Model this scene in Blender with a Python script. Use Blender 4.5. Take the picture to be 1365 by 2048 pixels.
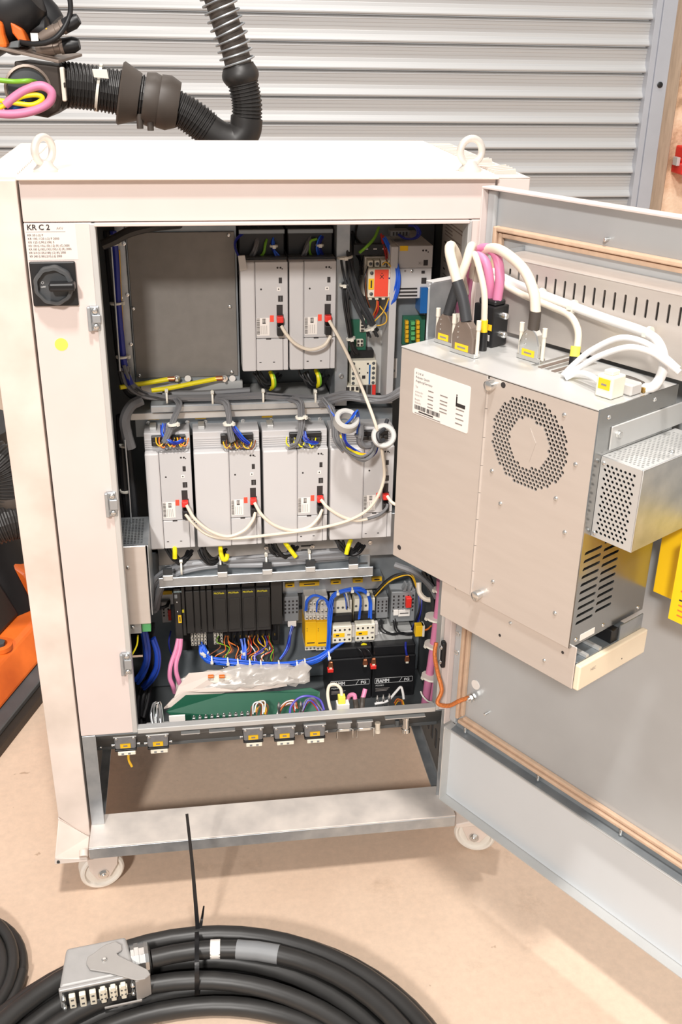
import bpy, bmesh, math, random
from mathutils import Vector, Matrix
import numpy as np

random.seed(7)
for o in list(bpy.data.objects):
    bpy.data.objects.remove(o)
scene = bpy.context.scene
COL = scene.collection

# ------------------------------------------------------------------ camera
CAM = Vector((0.24972954, -1.66933377, 1.62360964))
YAW, PITCH, ROLL, FPX = math.radians(-8.69384441), math.radians(25.172516), math.radians(1.02783218), 2050.21
_f = Vector((-math.sin(YAW) * math.cos(PITCH), math.cos(YAW) * math.cos(PITCH), -math.sin(PITCH)))
_r0 = Vector((math.cos(YAW), math.sin(YAW), 0))
_u0 = _r0.cross(_f)
_r = _r0 * math.cos(ROLL) + _u0 * math.sin(ROLL)
_u = -_r0 * math.sin(ROLL) + _u0 * math.cos(ROLL)
cd = bpy.data.cameras.new('camera')
cam = bpy.data.objects.new('camera', cd)
COL.objects.link(cam)
cam.matrix_world = Matrix(((_r.x, _u.x, -_f.x, CAM.x), (_r.y, _u.y, -_f.y, CAM.y), (_r.z, _u.z, -_f.z, CAM.z), (0, 0, 0, 1)))
cd.sensor_fit = 'VERTICAL'
cd.sensor_height = 36
cd.lens = 36 * FPX / 2048
cd.clip_start = 0.05
scene.camera = cam

# ------------------------------------------------------------------ light
world = bpy.data.worlds.new('hall')
scene.world = world
world.use_nodes = True
bg = world.node_tree.nodes['Background']
bg.inputs[0].default_value = (1.0, 0.965, 0.93, 1)
bg.inputs[1].default_value = 0.43

def lamp(name, loc, target, size, power, color):
    ld = bpy.data.lights.new(name, 'AREA')
    ld.shape = 'RECTANGLE'
    ld.size, ld.size_y = size
    ld.energy = power
    ld.color = color
    lo = bpy.data.objects.new(name, ld)
    lo.location = loc
    d = Vector(target) - Vector(loc)
    lo.rotation_euler = d.to_track_quat('-Z', 'Y').to_euler()
    COL.objects.link(lo)
    return lo

lamp('hall_or_fill_lamp', (0.25, -2.0, 5.6), (0.3, -0.2, 0), (0.4, 0.4), 245, (1, 0.955, 0.91))
lamp('hall_or_fill_lamp', (-1.6, -6.4, 5.2), (0.3, 0, 0.8), (0.6, 0.6), 470, (1, 0.96, 0.92))
lamp('hall_or_fill_lamp', (1.2, 1.9, 5.8), (1.2, 2.4, 0), (0.4, 0.4), 105, (1, 0.95, 0.9))  # added fill lamp, no known source: gives the shutter slats contrast
scene.view_settings.view_transform = 'Standard'
scene.view_settings.look = 'None'
scene.view_settings.gamma = 1
scene.view_settings.use_curve_mapping = False
scene.view_settings.exposure = 0.0

# ------------------------------------------------------------------ pixel to place (at a known depth)
def ray(px, py):
    return _f + _r * ((px - 682.5) / FPX) - _u * ((py - 1024) / FPX)
def P(px, py, Y):
    d = ray(px, py); return CAM + d * ((Y - CAM.y) / d.y)
def PZ(px, py, z):
    d = ray(px, py); return CAM + d * ((z - CAM.z) / d.z)
# the open door's own frame: u along the door, n out of its inner face, z up
_th = math.radians(-58)
DU = Vector((math.cos(_th), math.sin(_th), 0))
DN = Vector((math.cos(math.radians(212)), math.sin(math.radians(212)), 0))
DO = Vector((0.717, -0.03, 0))
def DW(u, n, z):
    return DO + DU * u + DN * n + Vector((0, 0, z))
def PD(px, py, n):
    d = ray(px, py); t = (n - (CAM - DO).dot(DN)) / d.dot(DN)
    return CAM + d * t
def PDu(px, py, n):
    p = PD(px, py, n) - DO
    return p.dot(DU), p.z

# ------------------------------------------------------------------ materials
def lin(c):
    return tuple(((v / 255) / 12.92 if v / 255 <= 0.04045 else ((v / 255 + 0.055) / 1.055) ** 2.4) for v in c)
MAT = {}
def mat(name, rgb, rough=0.5, metal=0.0, var=0.06, scale=30, bump=0.0, bscale=200, rvar=0.0, spec=0.5, stretch=None, alpha=None, trans=0, tint=None):
    m = bpy.data.materials.new(name)
    m.use_nodes = True
    nt = m.node_tree; N = nt.nodes; L = nt.links
    b = N['Principled BSDF']
    c = lin(rgb)
    b.inputs['Roughness'].default_value = rough
    b.inputs['Metallic'].default_value = metal
    b.inputs['Specular IOR Level'].default_value = spec
    tc = N.new('ShaderNodeTexCoord'); mp = N.new('ShaderNodeMapping')
    L.new(tc.outputs['Object'], mp.inputs[0])
    if stretch: mp.inputs['Scale'].default_value = stretch
    nz = N.new('ShaderNodeTexNoise'); nz.inputs['Scale'].default_value = scale; nz.inputs['Detail'].default_value = 4
    L.new(mp.outputs[0], nz.inputs['Vector'])
    rp = N.new('ShaderNodeValToRGB')
    t2 = tint and lin(tint)
    lo = tuple(max(0, v * (1 - var)) for v in (t2 or c)); hi = tuple(min(1, v * (1 + var)) for v in c)
    rp.color_ramp.elements[0].position = 0.3; rp.color_ramp.elements[0].color = (*lo, 1)
    rp.color_ramp.elements[1].position = 0.7; rp.color_ramp.elements[1].color = (*hi, 1)
    L.new(nz.outputs['Fac'], rp.inputs[0]); L.new(rp.outputs[0], b.inputs['Base Color'])
    if rvar:
        mr = N.new('ShaderNodeMapRange')
        mr.inputs[3].default_value = max(0.02, rough - rvar); mr.inputs[4].default_value = min(1, rough + rvar)
        L.new(nz.outputs['Fac'], mr.inputs[0]); L.new(mr.outputs[0], b.inputs['Roughness'])
    if bump:
        n2 = N.new('ShaderNodeTexNoise'); n2.inputs['Scale'].default_value = bscale; n2.inputs['Detail'].default_value = 3
        L.new(mp.outputs[0], n2.inputs['Vector'])
        bp = N.new('ShaderNodeBump'); bp.inputs['Strength'].default_value = bump; bp.inputs['Distance'].default_value = 0.001
        L.new(n2.outputs['Fac'], bp.inputs['Height']); L.new(bp.outputs[0], b.inputs['Normal'])
    if alpha is not None: b.inputs['Alpha'].default_value = alpha
    if trans: b.inputs['Transmission Weight'].default_value = trans
    MAT[name] = m
    return m

mat('white_paint', (219, 205, 200), 0.42, var=0.03, scale=4, bump=0.05, bscale=900, tint=(215, 200, 193))
mat('white_worn', (228, 213, 203), 0.5, var=0.05, scale=8, bump=0.05, bscale=500, tint=(208, 194, 182))
mat('lid_paint', (238, 226, 214), 0.45, var=0.02, scale=3)
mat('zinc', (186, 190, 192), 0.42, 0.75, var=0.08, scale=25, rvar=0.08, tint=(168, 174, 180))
mat('zinc_dull', (150, 156, 160), 0.5, 0.6, var=0.1, scale=12, rvar=0.08, tint=(132, 140, 146))
mat('zinc_light', (206, 206, 204), 0.45, 0.45, var=0.05, scale=8, rvar=0.05)
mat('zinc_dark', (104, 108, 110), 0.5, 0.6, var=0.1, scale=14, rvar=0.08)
mat('steel_sheet', (212, 204, 197), 0.38, 0.5, var=0.03, scale=10, rvar=0.05, stretch=(1, 1, 6))
mat('steel_bright', (220, 220, 218), 0.25, 0.95, var=0.03)
mat('chrome', (225, 225, 222), 0.16, 1.0, var=0.02)
mat('grey_plate', (126, 122, 117), 0.6, 0.25, var=0.06, scale=40, bump=0.1, bscale=700)
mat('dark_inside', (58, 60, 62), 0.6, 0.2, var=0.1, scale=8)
mat('drive_grey', (195, 193, 193), 0.5, var=0.02, scale=6)
mat('drive_grey_light', (202, 200, 200), 0.5, var=0.02, scale=6)
mat('black_plastic', (26, 26, 28), 0.42, var=0.1)
mat('black_gloss', (18, 18, 20), 0.2, var=0.05)
mat('module_black', (46, 44, 42), 0.5, var=0.08, scale=20)
mat('rubber', (46, 45, 44), 0.42, var=0.12, scale=14, rvar=0.06)
mat('hose_black', (44, 42, 41), 0.45, var=0.1, scale=20)
mat('hood_brown', (74, 66, 60), 0.5, var=0.12, scale=14)
mat('cable_grey', (112, 112, 114), 0.5, var=0.06)
mat('cable_dark', (54, 55, 58), 0.5, var=0.06)
mat('cable_cream', (226, 214, 196), 0.45, var=0.03)
mat('cable_white', (232, 230, 228), 0.4, var=0.02)
mat('cable_black', (26, 26, 28), 0.45, var=0.08)
mat('wire_blue', (36, 96, 214), 0.4, var=0.06)
mat('wire_navy', (34, 44, 140), 0.4, var=0.06)
mat('cable_blue', (26, 62, 160), 0.4, var=0.06)
mat('wire_violet', (86, 76, 178), 0.4, var=0.06)
mat('wire_yellow', (232, 216, 26), 0.4, var=0.05)
mat('wire_green', (120, 176, 44), 0.4, var=0.05)
mat('wire_orange', (224, 120, 50), 0.4, var=0.06)
mat('wire_amber', (226, 176, 40), 0.4, var=0.05)
mat('wire_red', (196, 46, 40), 0.4, var=0.05)
mat('wire_brown', (120, 66, 40), 0.45, var=0.06)
mat('cable_pink', (212, 128, 164), 0.45, var=0.05)
mat('copper_braid', (214, 126, 66), 0.45, 0.4, var=0.2, scale=300, bump=0.5, bscale=900)
mat('tie_white', (230, 226, 214), 0.45, var=0.02)
mat('yellow_label', (250, 200, 30), 0.5, var=0.03)
mat('yellow_relay', (246, 190, 24), 0.45, var=0.02)
mat('yellow_plate', (250, 204, 20), 0.45, var=0.02)
mat('yellow_dot', (250, 232, 90), 0.6, var=0.02)
mat('red_plastic', (226, 52, 44), 0.4, var=0.03)
mat('red_sticker', (250, 84, 60), 0.55, var=0.03)
mat('paper', (238, 232, 226), 0.7, var=0.02)
mat('sticker_cream', (230, 216, 208), 0.6, var=0.02)
mat('sticker_grey', (196, 192, 188), 0.6, var=0.02)
mat('ink', (48, 44, 44), 0.6, var=0.02)
mat('ink_soft', (140, 132, 128), 0.6, var=0.02)
mat('print_yellow', (206, 190, 40), 0.6, var=0.02)
mat('print_grey', (150, 170, 172), 0.6, var=0.02)
mat('print_white', (222, 222, 222), 0.6, var=0.02)
mat('connector_grey', (134, 134, 136), 0.5, 0.3, var=0.08, scale=120, bump=0.2, bscale=900)
mat('cast_grey', (172, 170, 168), 0.45, 0.25, var=0.04, scale=60)
mat('lever_grey', (168, 164, 160), 0.45, 0.3, var=0.03)
mat('insert_cream', (234, 228, 210), 0.5, var=0.02)
mat('terminal_cream', (222, 214, 200), 0.5, var=0.03)
mat('terminal_grey', (130, 132, 134), 0.5, var=0.05)
mat('ferrite_grey', (190, 188, 184), 0.45, var=0.03)
mat('nylon_wheel', (228, 222, 212), 0.45, var=0.03)
mat('beige_bezel', (238, 222, 196), 0.5, var=0.02)
mat('gasket_tan', (204, 174, 148), 0.75, var=0.08, scale=60)
mat('board_green', (34, 96, 74), 0.5, var=0.1)
mat('folder_green', (30, 88, 66), 0.42, var=0.08, scale=10)
mat('blue_plastic', (32, 100, 170), 0.4, var=0.05)
mat('green_plastic', (92, 176, 110), 0.4, var=0.05)
mat('robot_orange', (232, 112, 36), 0.45, var=0.1, scale=8, tint=(206, 88, 22))
mat('brown_metal', (136, 122, 112), 0.4, 0.45, var=0.06, scale=40)
mat('bracket_dark', (60, 52, 46), 0.5, 0.3, var=0.1)
mat('brass', (196, 160, 90), 0.3, 0.9, var=0.05)
mat('copper', (206, 130, 92), 0.35, 0.8, var=0.05)
mat('plastic_sheet', (214, 206, 198), 0.25, var=0.05, scale=20, alpha=0.45)
mat('shutter_zinc', (192, 192, 191), 0.5, 0.25, var=0.02, scale=3, stretch=(0.25, 4, 30), tint=(184, 185, 186))
mat('guide_zinc', (186, 190, 198), 0.42, 0.35, var=0.05, scale=6)
mat('dark_grey_paint', (70, 72, 74), 0.5, var=0.1)

# ------------------------------------------------------------------ mesh helpers
WLOC = {}
class MB:
    def __init__(s, T=None):
        s.v = []; s.f = []; s.T = T; s.sm = []
    def add(s, vs, fs, smooth=False):
        b = len(s.v)
        for p in vs:
            s.v.append(Vector(s.T(*p)) if s.T else Vector(p))
        for f in fs:
            s.f.append(tuple(i + b for i in f)); s.sm.append(smooth)
        return s
    def box(s, x0, x1, y0, y1, z0, z1):
        vs = [(x, y, z) for z in (z0, z1) for y in (y0, y1) for x in (x0, x1)]
        return s.add(vs, [(0, 2, 3, 1), (4, 5, 7, 6), (0, 1, 5, 4), (2, 6, 7, 3), (0, 4, 6, 2), (1, 3, 7, 5)])
    def hexa(s, bot, top):
        return s.add(list(bot) + list(top), [(3, 2, 1, 0), (4, 5, 6, 7), (0, 1, 5, 4), (1, 2, 6, 5), (2, 3, 7, 6), (3, 0, 4, 7)])
    def prism(s, pts, ext):
        n = len(pts); e = Vector(ext)
        vs = [tuple(p) for p in pts] + [tuple(Vector(p) + e) for p in pts]
        fs = [tuple(reversed(range(n))), tuple(range(n, 2 * n))]
        for i in range(n):
            j = (i + 1) % n; fs.append((i, j, n + j, n + i))
        return s.add(vs, fs)
    def lathe(s, p0, axis, prof, n=16, smooth=True, arc=None):
        a = Vector(axis).normalized(); p0 = Vector(p0)
        e1 = a.orthogonal().normalized(); e2 = a.cross(e1)
        vs = []; fs = []
        for (d, r) in prof:
            for k in range(n):
                t = 2 * math.pi * k / n
                vs.append(tuple(p0 + a * d + (e1 * math.cos(t) + e2 * math.sin(t)) * r))
        for i in range(len(prof) - 1):
            for k in range(n):
                k2 = (k + 1) % n
                fs.append((i * n + k, i * n + k2, (i + 1) * n + k2, (i + 1) * n + k))
        s.add(vs, fs, smooth)
        m = len(prof) - 1
        b = len(s.v) - len(vs)
        s.f.append(tuple(b + k for k in reversed(range(n)))); s.sm.append(False)
        s.f.append(tuple(b + m * n + k for k in range(n))); s.sm.append(False)
        return s
    def cyl(s, p0, p1, r, r1=None, n=16, smooth=True):
        d = Vector(p1) - Vector(p0)
        return s.lathe(p0, d, [(0, r), (d.length, r if r1 is None else r1)], n, smooth)
    def tube(s, pts, r, n=8, closed=False, rf=None, smooth=True):
        pts = [Vector(p) for p in pts]; m = len(pts)
        tan = []
        for i in range(m):
            if closed: t = pts[(i + 1) % m] - pts[(i - 1) % m]
            else: t = pts[min(i + 1, m - 1)] - pts[max(i - 1, 0)]
            tan.append(t.normalized() if t.length > 1e-9 else Vector((0, 0, 1)))
        e = tan[0].orthogonal().normalized(); vs = []; fs = []
        for i in range(m):
            e = (e - tan[i] * e.dot(tan[i]))
            e = e.normalized() if e.length > 1e-6 else tan[i].orthogonal().normalized()
            b = tan[i].cross(e)
            rr = rf(i / (m - 1)) if rf else r
            for k in range(n):
                t = 2 * math.pi * k / n
                vs.append(tuple(pts[i] + (e * math.cos(t) + b * math.sin(t)) * rr))
        for i in range(m if closed else m - 1):
            i2 = (i + 1) % m
            for k in range(n):
                k2 = (k + 1) % n
                fs.append((i * n + k, i * n + k2, i2 * n + k2, i2 * n + k))
        b0 = len(s.v)
        s.add(vs, fs, smooth)
        if not closed:
            s.f.append(tuple(b0 + k for k in reversed(range(n)))); s.sm.append(False)
            s.f.append(tuple(b0 + (m - 1) * n + k for k in range(n))); s.sm.append(False)
        return s
    def torus(s, c, axis, R, r, n=32, m=12, z=1.0):
        a = Vector(axis).normalized(); e1 = a.orthogonal().normalized(); e2 = a.cross(e1); c = Vector(c)
        return s.tube([c + (e1 * math.cos(t) + e2 * math.sin(t)) * R for t in [2 * math.pi * k / n for k in range(n)]], r, m, True)
    def build(s, name, material, parent=None, bevel=0, seg=1, solid=0, auto=True):
        me = bpy.data.meshes.new(name)
        xs = [p.x for p in s.v]; ys = [p.y for p in s.v]; zs = [p.z for p in s.v]
        base = Vector(((min(xs) + max(xs)) / 2, (min(ys) + max(ys)) / 2, min(zs)))
        me.from_pydata([tuple(p - base) for p in s.v], [], s.f)
        for i, pl in enumerate(me.polygons): pl.use_smooth = s.sm[i]
        bm = bmesh.new(); bm.from_mesh(me); bmesh.ops.recalc_face_normals(bm, faces=bm.faces); bm.to_mesh(me); bm.free()
        if any(s.sm): me.set_sharp_from_angle(angle=math.radians(38))
        return put(name, me, material, parent, base, bevel, seg, solid)

def put(name, me, material, parent, base, bevel=0, seg=1, solid=0):
    if not me.materials:
        me.materials.append(MAT[material] if isinstance(material, str) else material)
    o = bpy.data.objects.new(name, me)
    COL.objects.link(o)
    o.location = base
    WLOC[o] = Vector(base)
    if parent is not None:
        o.parent = parent
        o.matrix_parent_inverse = Matrix.Translation(-WLOC[parent])
    if solid:
        sm = o.modifiers.new('thick', 'SOLIDIFY'); sm.thickness = solid; sm.offset = 0
    if bevel:
        bv = o.modifiers.new('bevel', 'BEVEL'); bv.width = bevel; bv.segments = seg; bv.limit_method = 'ANGLE'; bv.angle_limit = math.radians(40)
        bv.harden_normals = False
    return o

def thing(name, label, cat, loc, group=None):
    o = bpy.data.objects.new(name, None); COL.objects.link(o)
    o.empty_display_size = 0.02
    o.location = loc; WLOC[o] = Vector(loc)
    o['label'] = label; o['category'] = cat
    if group: o['group'] = group
    return o
def tag(o, label, cat, group=None):
    o['label'] = label; o['category'] = cat
    if group: o['group'] = group
    return o
def struct(o):
    o['kind'] = 'structure'; return o

def bx(name, x0, x1, y0, y1, z0, z1, material, parent=None, bevel=0.0006, seg=1, T=None):
    return MB(T).box(x0, x1, y0, y1, z0, z1).build(name, material, parent, bevel, seg)

def spline(pts, per=8):
    pts = [Vector(p) for p in pts]
    if len(pts) < 3:
        return [pts[0].lerp(pts[-1], i / per) for i in range(per + 1)]
    ext = [pts[0] * 2 - pts[1]] + pts + [pts[-1] * 2 - pts[-2]]
    out = []
    for i in range(1, len(ext) - 2):
        p0, p1, p2, p3 = ext[i - 1:i + 3]
        for k in range(per):
            t = k / per
            out.append(0.5 * ((2 * p1) + (p2 - p0) * t + (2 * p0 - 5 * p1 + 4 * p2 - p3) * t * t + (3 * p1 - p0 - 3 * p2 + p3) * t ** 3))
    out.append(pts[-1])
    return out

def cable(name, pts, r, material, parent=None, per=8, n=8):
    return MB().tube(spline(pts, per), r, n).build(name, material, parent)

def wires(parent, pts, n, spread, r, materials, name='wire', per=6, seg=6, fan=None, seed=0):
    """n strands that follow one path, each with its own wander; each strand is a part"""
    rd = random.Random(seed + 11)
    pts = [Vector(p) for p in pts]
    for k in range(n):
        a = rd.uniform(0, 6.28); q = spread * math.sqrt(rd.uniform(0.05, 1))
        off = Vector((math.cos(a) * q, rd.uniform(-0.4, 0.4) * spread, math.sin(a) * q))
        pp = []
        for i, p in enumerate(pts):
            w = 1.0
            if fan: w = fan[i]
            j = Vector((rd.uniform(-1, 1), rd.uniform(-1, 1), rd.uniform(-1, 1))) * spread * 0.3
            pp.append(p + (off + j) * w)
        m = materials[k % len(materials)] if isinstance(materials, (list, tuple)) else materials
        cable(name, pp, r, m, parent, per, seg)

def tie(parent, p, d, r, w=0.0035, material='tie_white', name='cable_tie', head=None):
    """a cable tie round a bundle at p with direction d"""
    p = Vector(p); d = Vector(d).normalized()
    mb = MB().lathe(p - d * w / 2, d, [(0, r), (0, r + 0.0012), (w, r + 0.0012), (w, r)], 14)
    h = Vector(head) if head else Vector((0, -1, 0.2))
    h = (h - d * h.dot(d)).normalized()
    s = d.cross(h)
    c = p + h * (r + 0.0015)
    q = 0.003
    mb.hexa([c - s * q - d * q, c + s * q - d * q, c + s * q + d * q, c - s * q + d * q],
            [c - s * q - d * q + h * q, c + s * q - d * q + h * q, c + s * q + d * q + h * q, c - s * q + d * q + h * q])
    return mb.build(name, material, parent)

_SCR = {}
def screw(p, nrm, r, parent, material='steel_bright', kind='pan', name='screw'):
    key = (kind, round(r, 5), material)
    if key not in _SCR:
        mb = MB()
        if kind == 'pan':
            mb.lathe((0, 0, 0), (0, 0, 1), [(0, r), (r * 0.3, r * 0.95), (r * 0.55, r * 0.7), (r * 0.62, r * 0.34), (r * 0.3, r * 0.24)], 14)
        elif kind == 'hex':
            mb.lathe((0, 0, 0), (0, 0, 1), [(0, r * 1.25), (r * 0.2, r * 1.25)], 16)
            mb.lathe((0, 0, r * 0.2), (0, 0, 1), [(0, r), (r * 0.8, r), (r * 0.95, r * 0.8)], 6, False)
        elif kind == 'rivet':
            mb.lathe((0, 0, 0), (0, 0, 1), [(0, r), (r * 0.35, r), (r * 0.4, r * 0.5), (r * 0.1, r * 0.42)], 12)
        elif kind == 'stud':
            mb.lathe((0, 0, 0), (0, 0, 1), [(0, r), (r * 3.2, r), (r * 3.5, r * 0.7)], 12)
        me = bpy.data.meshes.new(name)
        me.from_pydata([tuple(v) for v in mb.v], [], mb.f)
        for i, pl in enumerate(me.polygons): pl.use_smooth = mb.sm[i]
        me.set_sharp_from_angle(angle=math.radians(38))
        me.materials.append(MAT[material])
        _SCR[key] = me
    o = bpy.data.objects.new(name, _SCR[key]); COL.objects.link(o)
    q = Vector(nrm).to_track_quat('Z', 'Y')
    WLOC[o] = Vector(p)
    o.location = p; o.rotation_mode = 'QUATERNION'; o.rotation_quaternion = q
    if parent is not None:
        o.parent = parent; o.matrix_parent_inverse = Matrix.Translation(-WLOC[parent])
    return o

def _curve_mesh(cu, name):
    ob = bpy.data.objects.new(name, cu); COL.objects.link(ob)
    me = bpy.data.meshes.new_from_object(ob)
    bpy.data.objects.remove(ob); bpy.data.curves.remove(cu)
    me.name = name
    return me

def frame_mesh(me, o, ux, uy):
    """move a mesh made in the local xy plane into the world frame with axes ux, uy; returns its base"""
    ux = Vector(ux).normalized(); uy = Vector(uy).normalized(); uz = ux.cross(uy); o = Vector(o)
    ps = [o + ux * v.co.x + uy * v.co.y + uz * v.co.z for v in me.vertices]
    base = Vector(((min(p.x for p in ps) + max(p.x for p in ps)) / 2, (min(p.y for p in ps) + max(p.y for p in ps)) / 2, min(p.z for p in ps)))
    for v, p in zip(me.vertices, ps): v.co = p - base
    return base

def text(s, size, o, ux, uy, material, parent, name='lettering', align='LEFT', lift=0.0004, sx=1.0, bold=0.0):
    cu = bpy.data.curves.new(name, 'FONT'); cu.body = s; cu.size = size; cu.align_x = align; cu.resolution_u = 2
    cu.offset = bold * size
    cu.materials.clear()
    me = _curve_mesh(cu, name)
    if sx != 1.0:
        for v in me.vertices: v.co.x *= sx
    n = Vector(ux).normalized().cross(Vector(uy).normalized())
    base = frame_mesh(me, Vector(o) + n * lift, ux, uy)
    me.materials.clear()
    return put(name, me, material, parent, base)

def sheet(name, outer, holes, t, o, ux, uy, material, parent=None, bevel=0):
    """flat sheet with real cut-outs: outer loop and hole loops in the local plane, thickness t behind the plane"""
    cu = bpy.data.curves.new(name, 'CURVE'); cu.dimensions = '2D'; cu.fill_mode = 'BOTH'; cu.extrude = t / 2
    for lp in [outer] + list(holes):
        sp = cu.splines.new('POLY'); sp.points.add(len(lp) - 1); sp.use_cyclic_u = True
        for q, (x, y) in zip(sp.points, lp): q.co = (x, y, 0, 1)
    me = _curve_mesh(cu, name)
    n = Vector(ux).normalized().cross(Vector(uy).normalized())
    base = frame_mesh(me, Vector(o) - n * t / 2, ux, uy)
    me.materials.clear()
    return put(name, me, material, parent, base, bevel)

def rect(x0, y0, x1, y1): return [(x0, y0), (x1, y0), (x1, y1), (x0, y1)]
def rrect(x0, y0, x1, y1, r, n=4):
    out = []
    for cx, cy, a in ((x1 - r, y0 + r, -90), (x1 - r, y1 - r, 0), (x0 + r, y1 - r, 90), (x0 + r, y0 + r, 180)):
        for k in range(n + 1):
            t = math.radians(a + 90 * k / n); out.append((cx + r * math.cos(t), cy + r * math.sin(t)))
    return out
def circ(cx, cy, r, n=12): return [(cx + r * math.cos(2 * math.pi * k / n), cy + r * math.sin(2 * math.pi * k / n)) for k in range(n)]
X, Y_, Z = Vector((1, 0, 0)), Vector((0, 1, 0)), Vector((0, 0, 1))
# ================================================================== setting
def floor_material():
    m = bpy.data.materials.new('floor_concrete'); m.use_nodes = True
    nt = m.node_tree; N = nt.nodes; L = nt.links; b = N['Principled BSDF']
    tc = N.new('ShaderNodeTexCoord')
    def noise(sc, det, rough=0.5, vec=None):
        n = N.new('ShaderNodeTexNoise'); n.inputs['Scale'].default_value = sc; n.inputs['Detail'].default_value = det
        n.inputs['Roughness'].default_value = rough
        L.new(vec or tc.outputs['Object'], n.inputs['Vector']); return n
    def ramp(src, a, ca, c, cc):
        r = N.new('ShaderNodeValToRGB'); e = r.color_ramp.elements
        e[0].position = a; e[0].color = (*ca, 1); e[1].position = c; e[1].color = (*cc, 1)
        L.new(src, r.inputs[0]); return r
    def mix(t, f, a, c):
        x = N.new('ShaderNodeMix'); x.data_type = 'RGBA'; x.blend_type = t
        if isinstance(f, float): x.inputs[0].default_value = f
        else: L.new(f, x.inputs[0])
        L.new(a, x.inputs[6]); L.new(c, x.inputs[7]); return x
    base = ramp(noise(1.6, 8, 0.6).outputs['Fac'], 0.3, lin((206, 180, 158)), 0.7, lin((222, 198, 176)))
    fine = ramp(noise(60, 5, 0.7).outputs['Fac'], 0.3, (0.9, 0.9, 0.9), 0.75, (1.05, 1.04, 1.03))
    m1 = mix('MULTIPLY', 1.0, base.outputs[0], fine.outputs[0])
    st = ramp(noise(5, 10, 0.75).outputs['Fac'], 0.6, (1, 1, 1), 0.74, (0.8, 0.77, 0.74))
    m2 = mix('MULTIPLY', 1.0, m1.outputs[2], st.outputs[0])
    sc = ramp(noise(26, 3, 0.6).outputs['Fac'], 0.735, (1, 1, 1), 0.76, (0.72, 0.68, 0.64))
    m3 = mix('MULTIPLY', 1.0, m2.outputs[2], sc.outputs[0])
    L.new(m3.outputs[2], b.inputs['Base Color'])
    b.inputs['Roughness'].default_value = 0.5
    bp = N.new('ShaderNodeBump'); bp.inputs['Strength'].default_value = 0.12; bp.inputs['Distance'].default_value = 0.002
    L.new(noise(40, 6, 0.7).outputs['Fac'], bp.inputs['Height']); L.new(bp.outputs[0], b.inputs['Normal'])
    MAT['floor'] = m
floor_material()
def wall_material():
    m = bpy.data.materials.new('wall_plaster'); m.use_nodes = True
    nt = m.node_tree; N = nt.nodes; L = nt.links; b = N['Principled BSDF']
    tc = N.new('ShaderNodeTexCoord')
    n = N.new('ShaderNodeTexNoise'); n.inputs['Scale'].default_value = 5; n.inputs['Detail'].default_value = 9; n.inputs['Roughness'].default_value = 0.65
    L.new(tc.outputs['Object'], n.inputs['Vector'])
    r = N.new('ShaderNodeValToRGB'); e = r.color_ramp.elements
    e[0].position = 0.38; e[0].color = (*lin((176, 142, 112)), 1); e[1].position = 0.6; e[1].color = (*lin((244, 216, 188)), 1)
    k = e.new(0.47); k.color = (*lin((224, 188, 156)), 1)
    L.new(n.outputs['Fac'], r.inputs[0]); L.new(r.outputs[0], b.inputs['Base Color'])
    b.inputs['Roughness'].default_value = 0.9
    bp = N.new('ShaderNodeBump'); bp.inputs['Strength'].default_value = 0.8; bp.inputs['Distance'].default_value = 0.02
    L.new(n.outputs['Fac'], bp.inputs['Height']); L.new(bp.outputs[0], b.inputs['Normal'])
    MAT['wall'] = m
wall_material()
mat('timber_edge', (170, 150, 130), 0.8, var=0.15, scale=12, stretch=(6, 6, 0.7))

struct(MB().box(-5.5, 6, -4.5, 4.2, -0.1, 0).build('floor', 'floor'))
# plaster wall beside the roller shutter, a gently uneven face
mb = MB(); nx, nz = 26, 40
vs = []; rd = random.Random(3)
for j in range(nz + 1):
    for i in range(nx + 1):
        x = 2.64 + 3.3 * i / nx; z = 4.2 * j / nz
        vs.append((x, 3.44 + (rd.uniform(-0.014, 0.014) if 0 < i else 0), z))
fs = [(j * (nx + 1) + i, j * (nx + 1) + i + 1, (j + 1) * (nx + 1) + i + 1, (j + 1) * (nx + 1) + i) for j in range(nz) for i in range(nx)]
mb.add(vs, fs, True)
mb.box(2.64, 5.94, 3.47, 3.7, 0, 4.2)
struct(mb.build('wall_back', 'wall'))
struct(MB().box(2.578, 2.645, 3.405, 3.6, 0, 4.2).build('trim_1', 'timber_edge', None, 0.004))

# roller shutter: every slat its own piece, hooked under the one above
sh = MB().box(-3.6, 2.5, 3.385, 3.425, 0.004, 0.066).box(-3.6, 2.5, 3.37, 3.39, 0.0, 0.02).build('door_1', 'dark_grey_paint', None, 0.004)
struct(sh)
prof = [(0.010, 0.006), (0.000, 0.004), (-0.004, 0.001), (-0.012, -0.0045), (-0.0125, -0.008), (-0.0095, -0.0105), (-0.0085, -0.024), (-0.0070, -0.026), (-0.0062, -0.040),
        (-0.0048, -0.042), (-0.0040, -0.056), (-0.0052, -0.058), (-0.0075, -0.072), (-0.0205, -0.086), (-0.0270, -0.096), (-0.0265, -0.1015), (-0.018, -0.1052), (0.000, -0.1057), (0.010, -0.1057)]
mb = MB(); n = len(prof)
vs = [(-3.6, dy, dz) for dy, dz in prof] + [(2.5, dy, dz) for dy, dz in prof]
fs = [(i, i + 1, n + i + 1, n + i) for i in range(n - 1)] + [(n - 1, 0, n, 2 * n - 1), tuple(range(n)), tuple(reversed(range(n, 2 * n)))]
me = bpy.data.meshes.new('slat'); me.from_pydata(vs, [], fs)
bm = bmesh.new(); bm.from_mesh(me); bmesh.ops.recalc_face_normals(bm, faces=bm.faces); bm.to_mesh(me); bm.free()
for k in range(-16, 14):
    put('slat', me, 'shutter_zinc', sh, Vector((0, 3.4, 1.682 - 0.1145 * k)))
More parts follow.
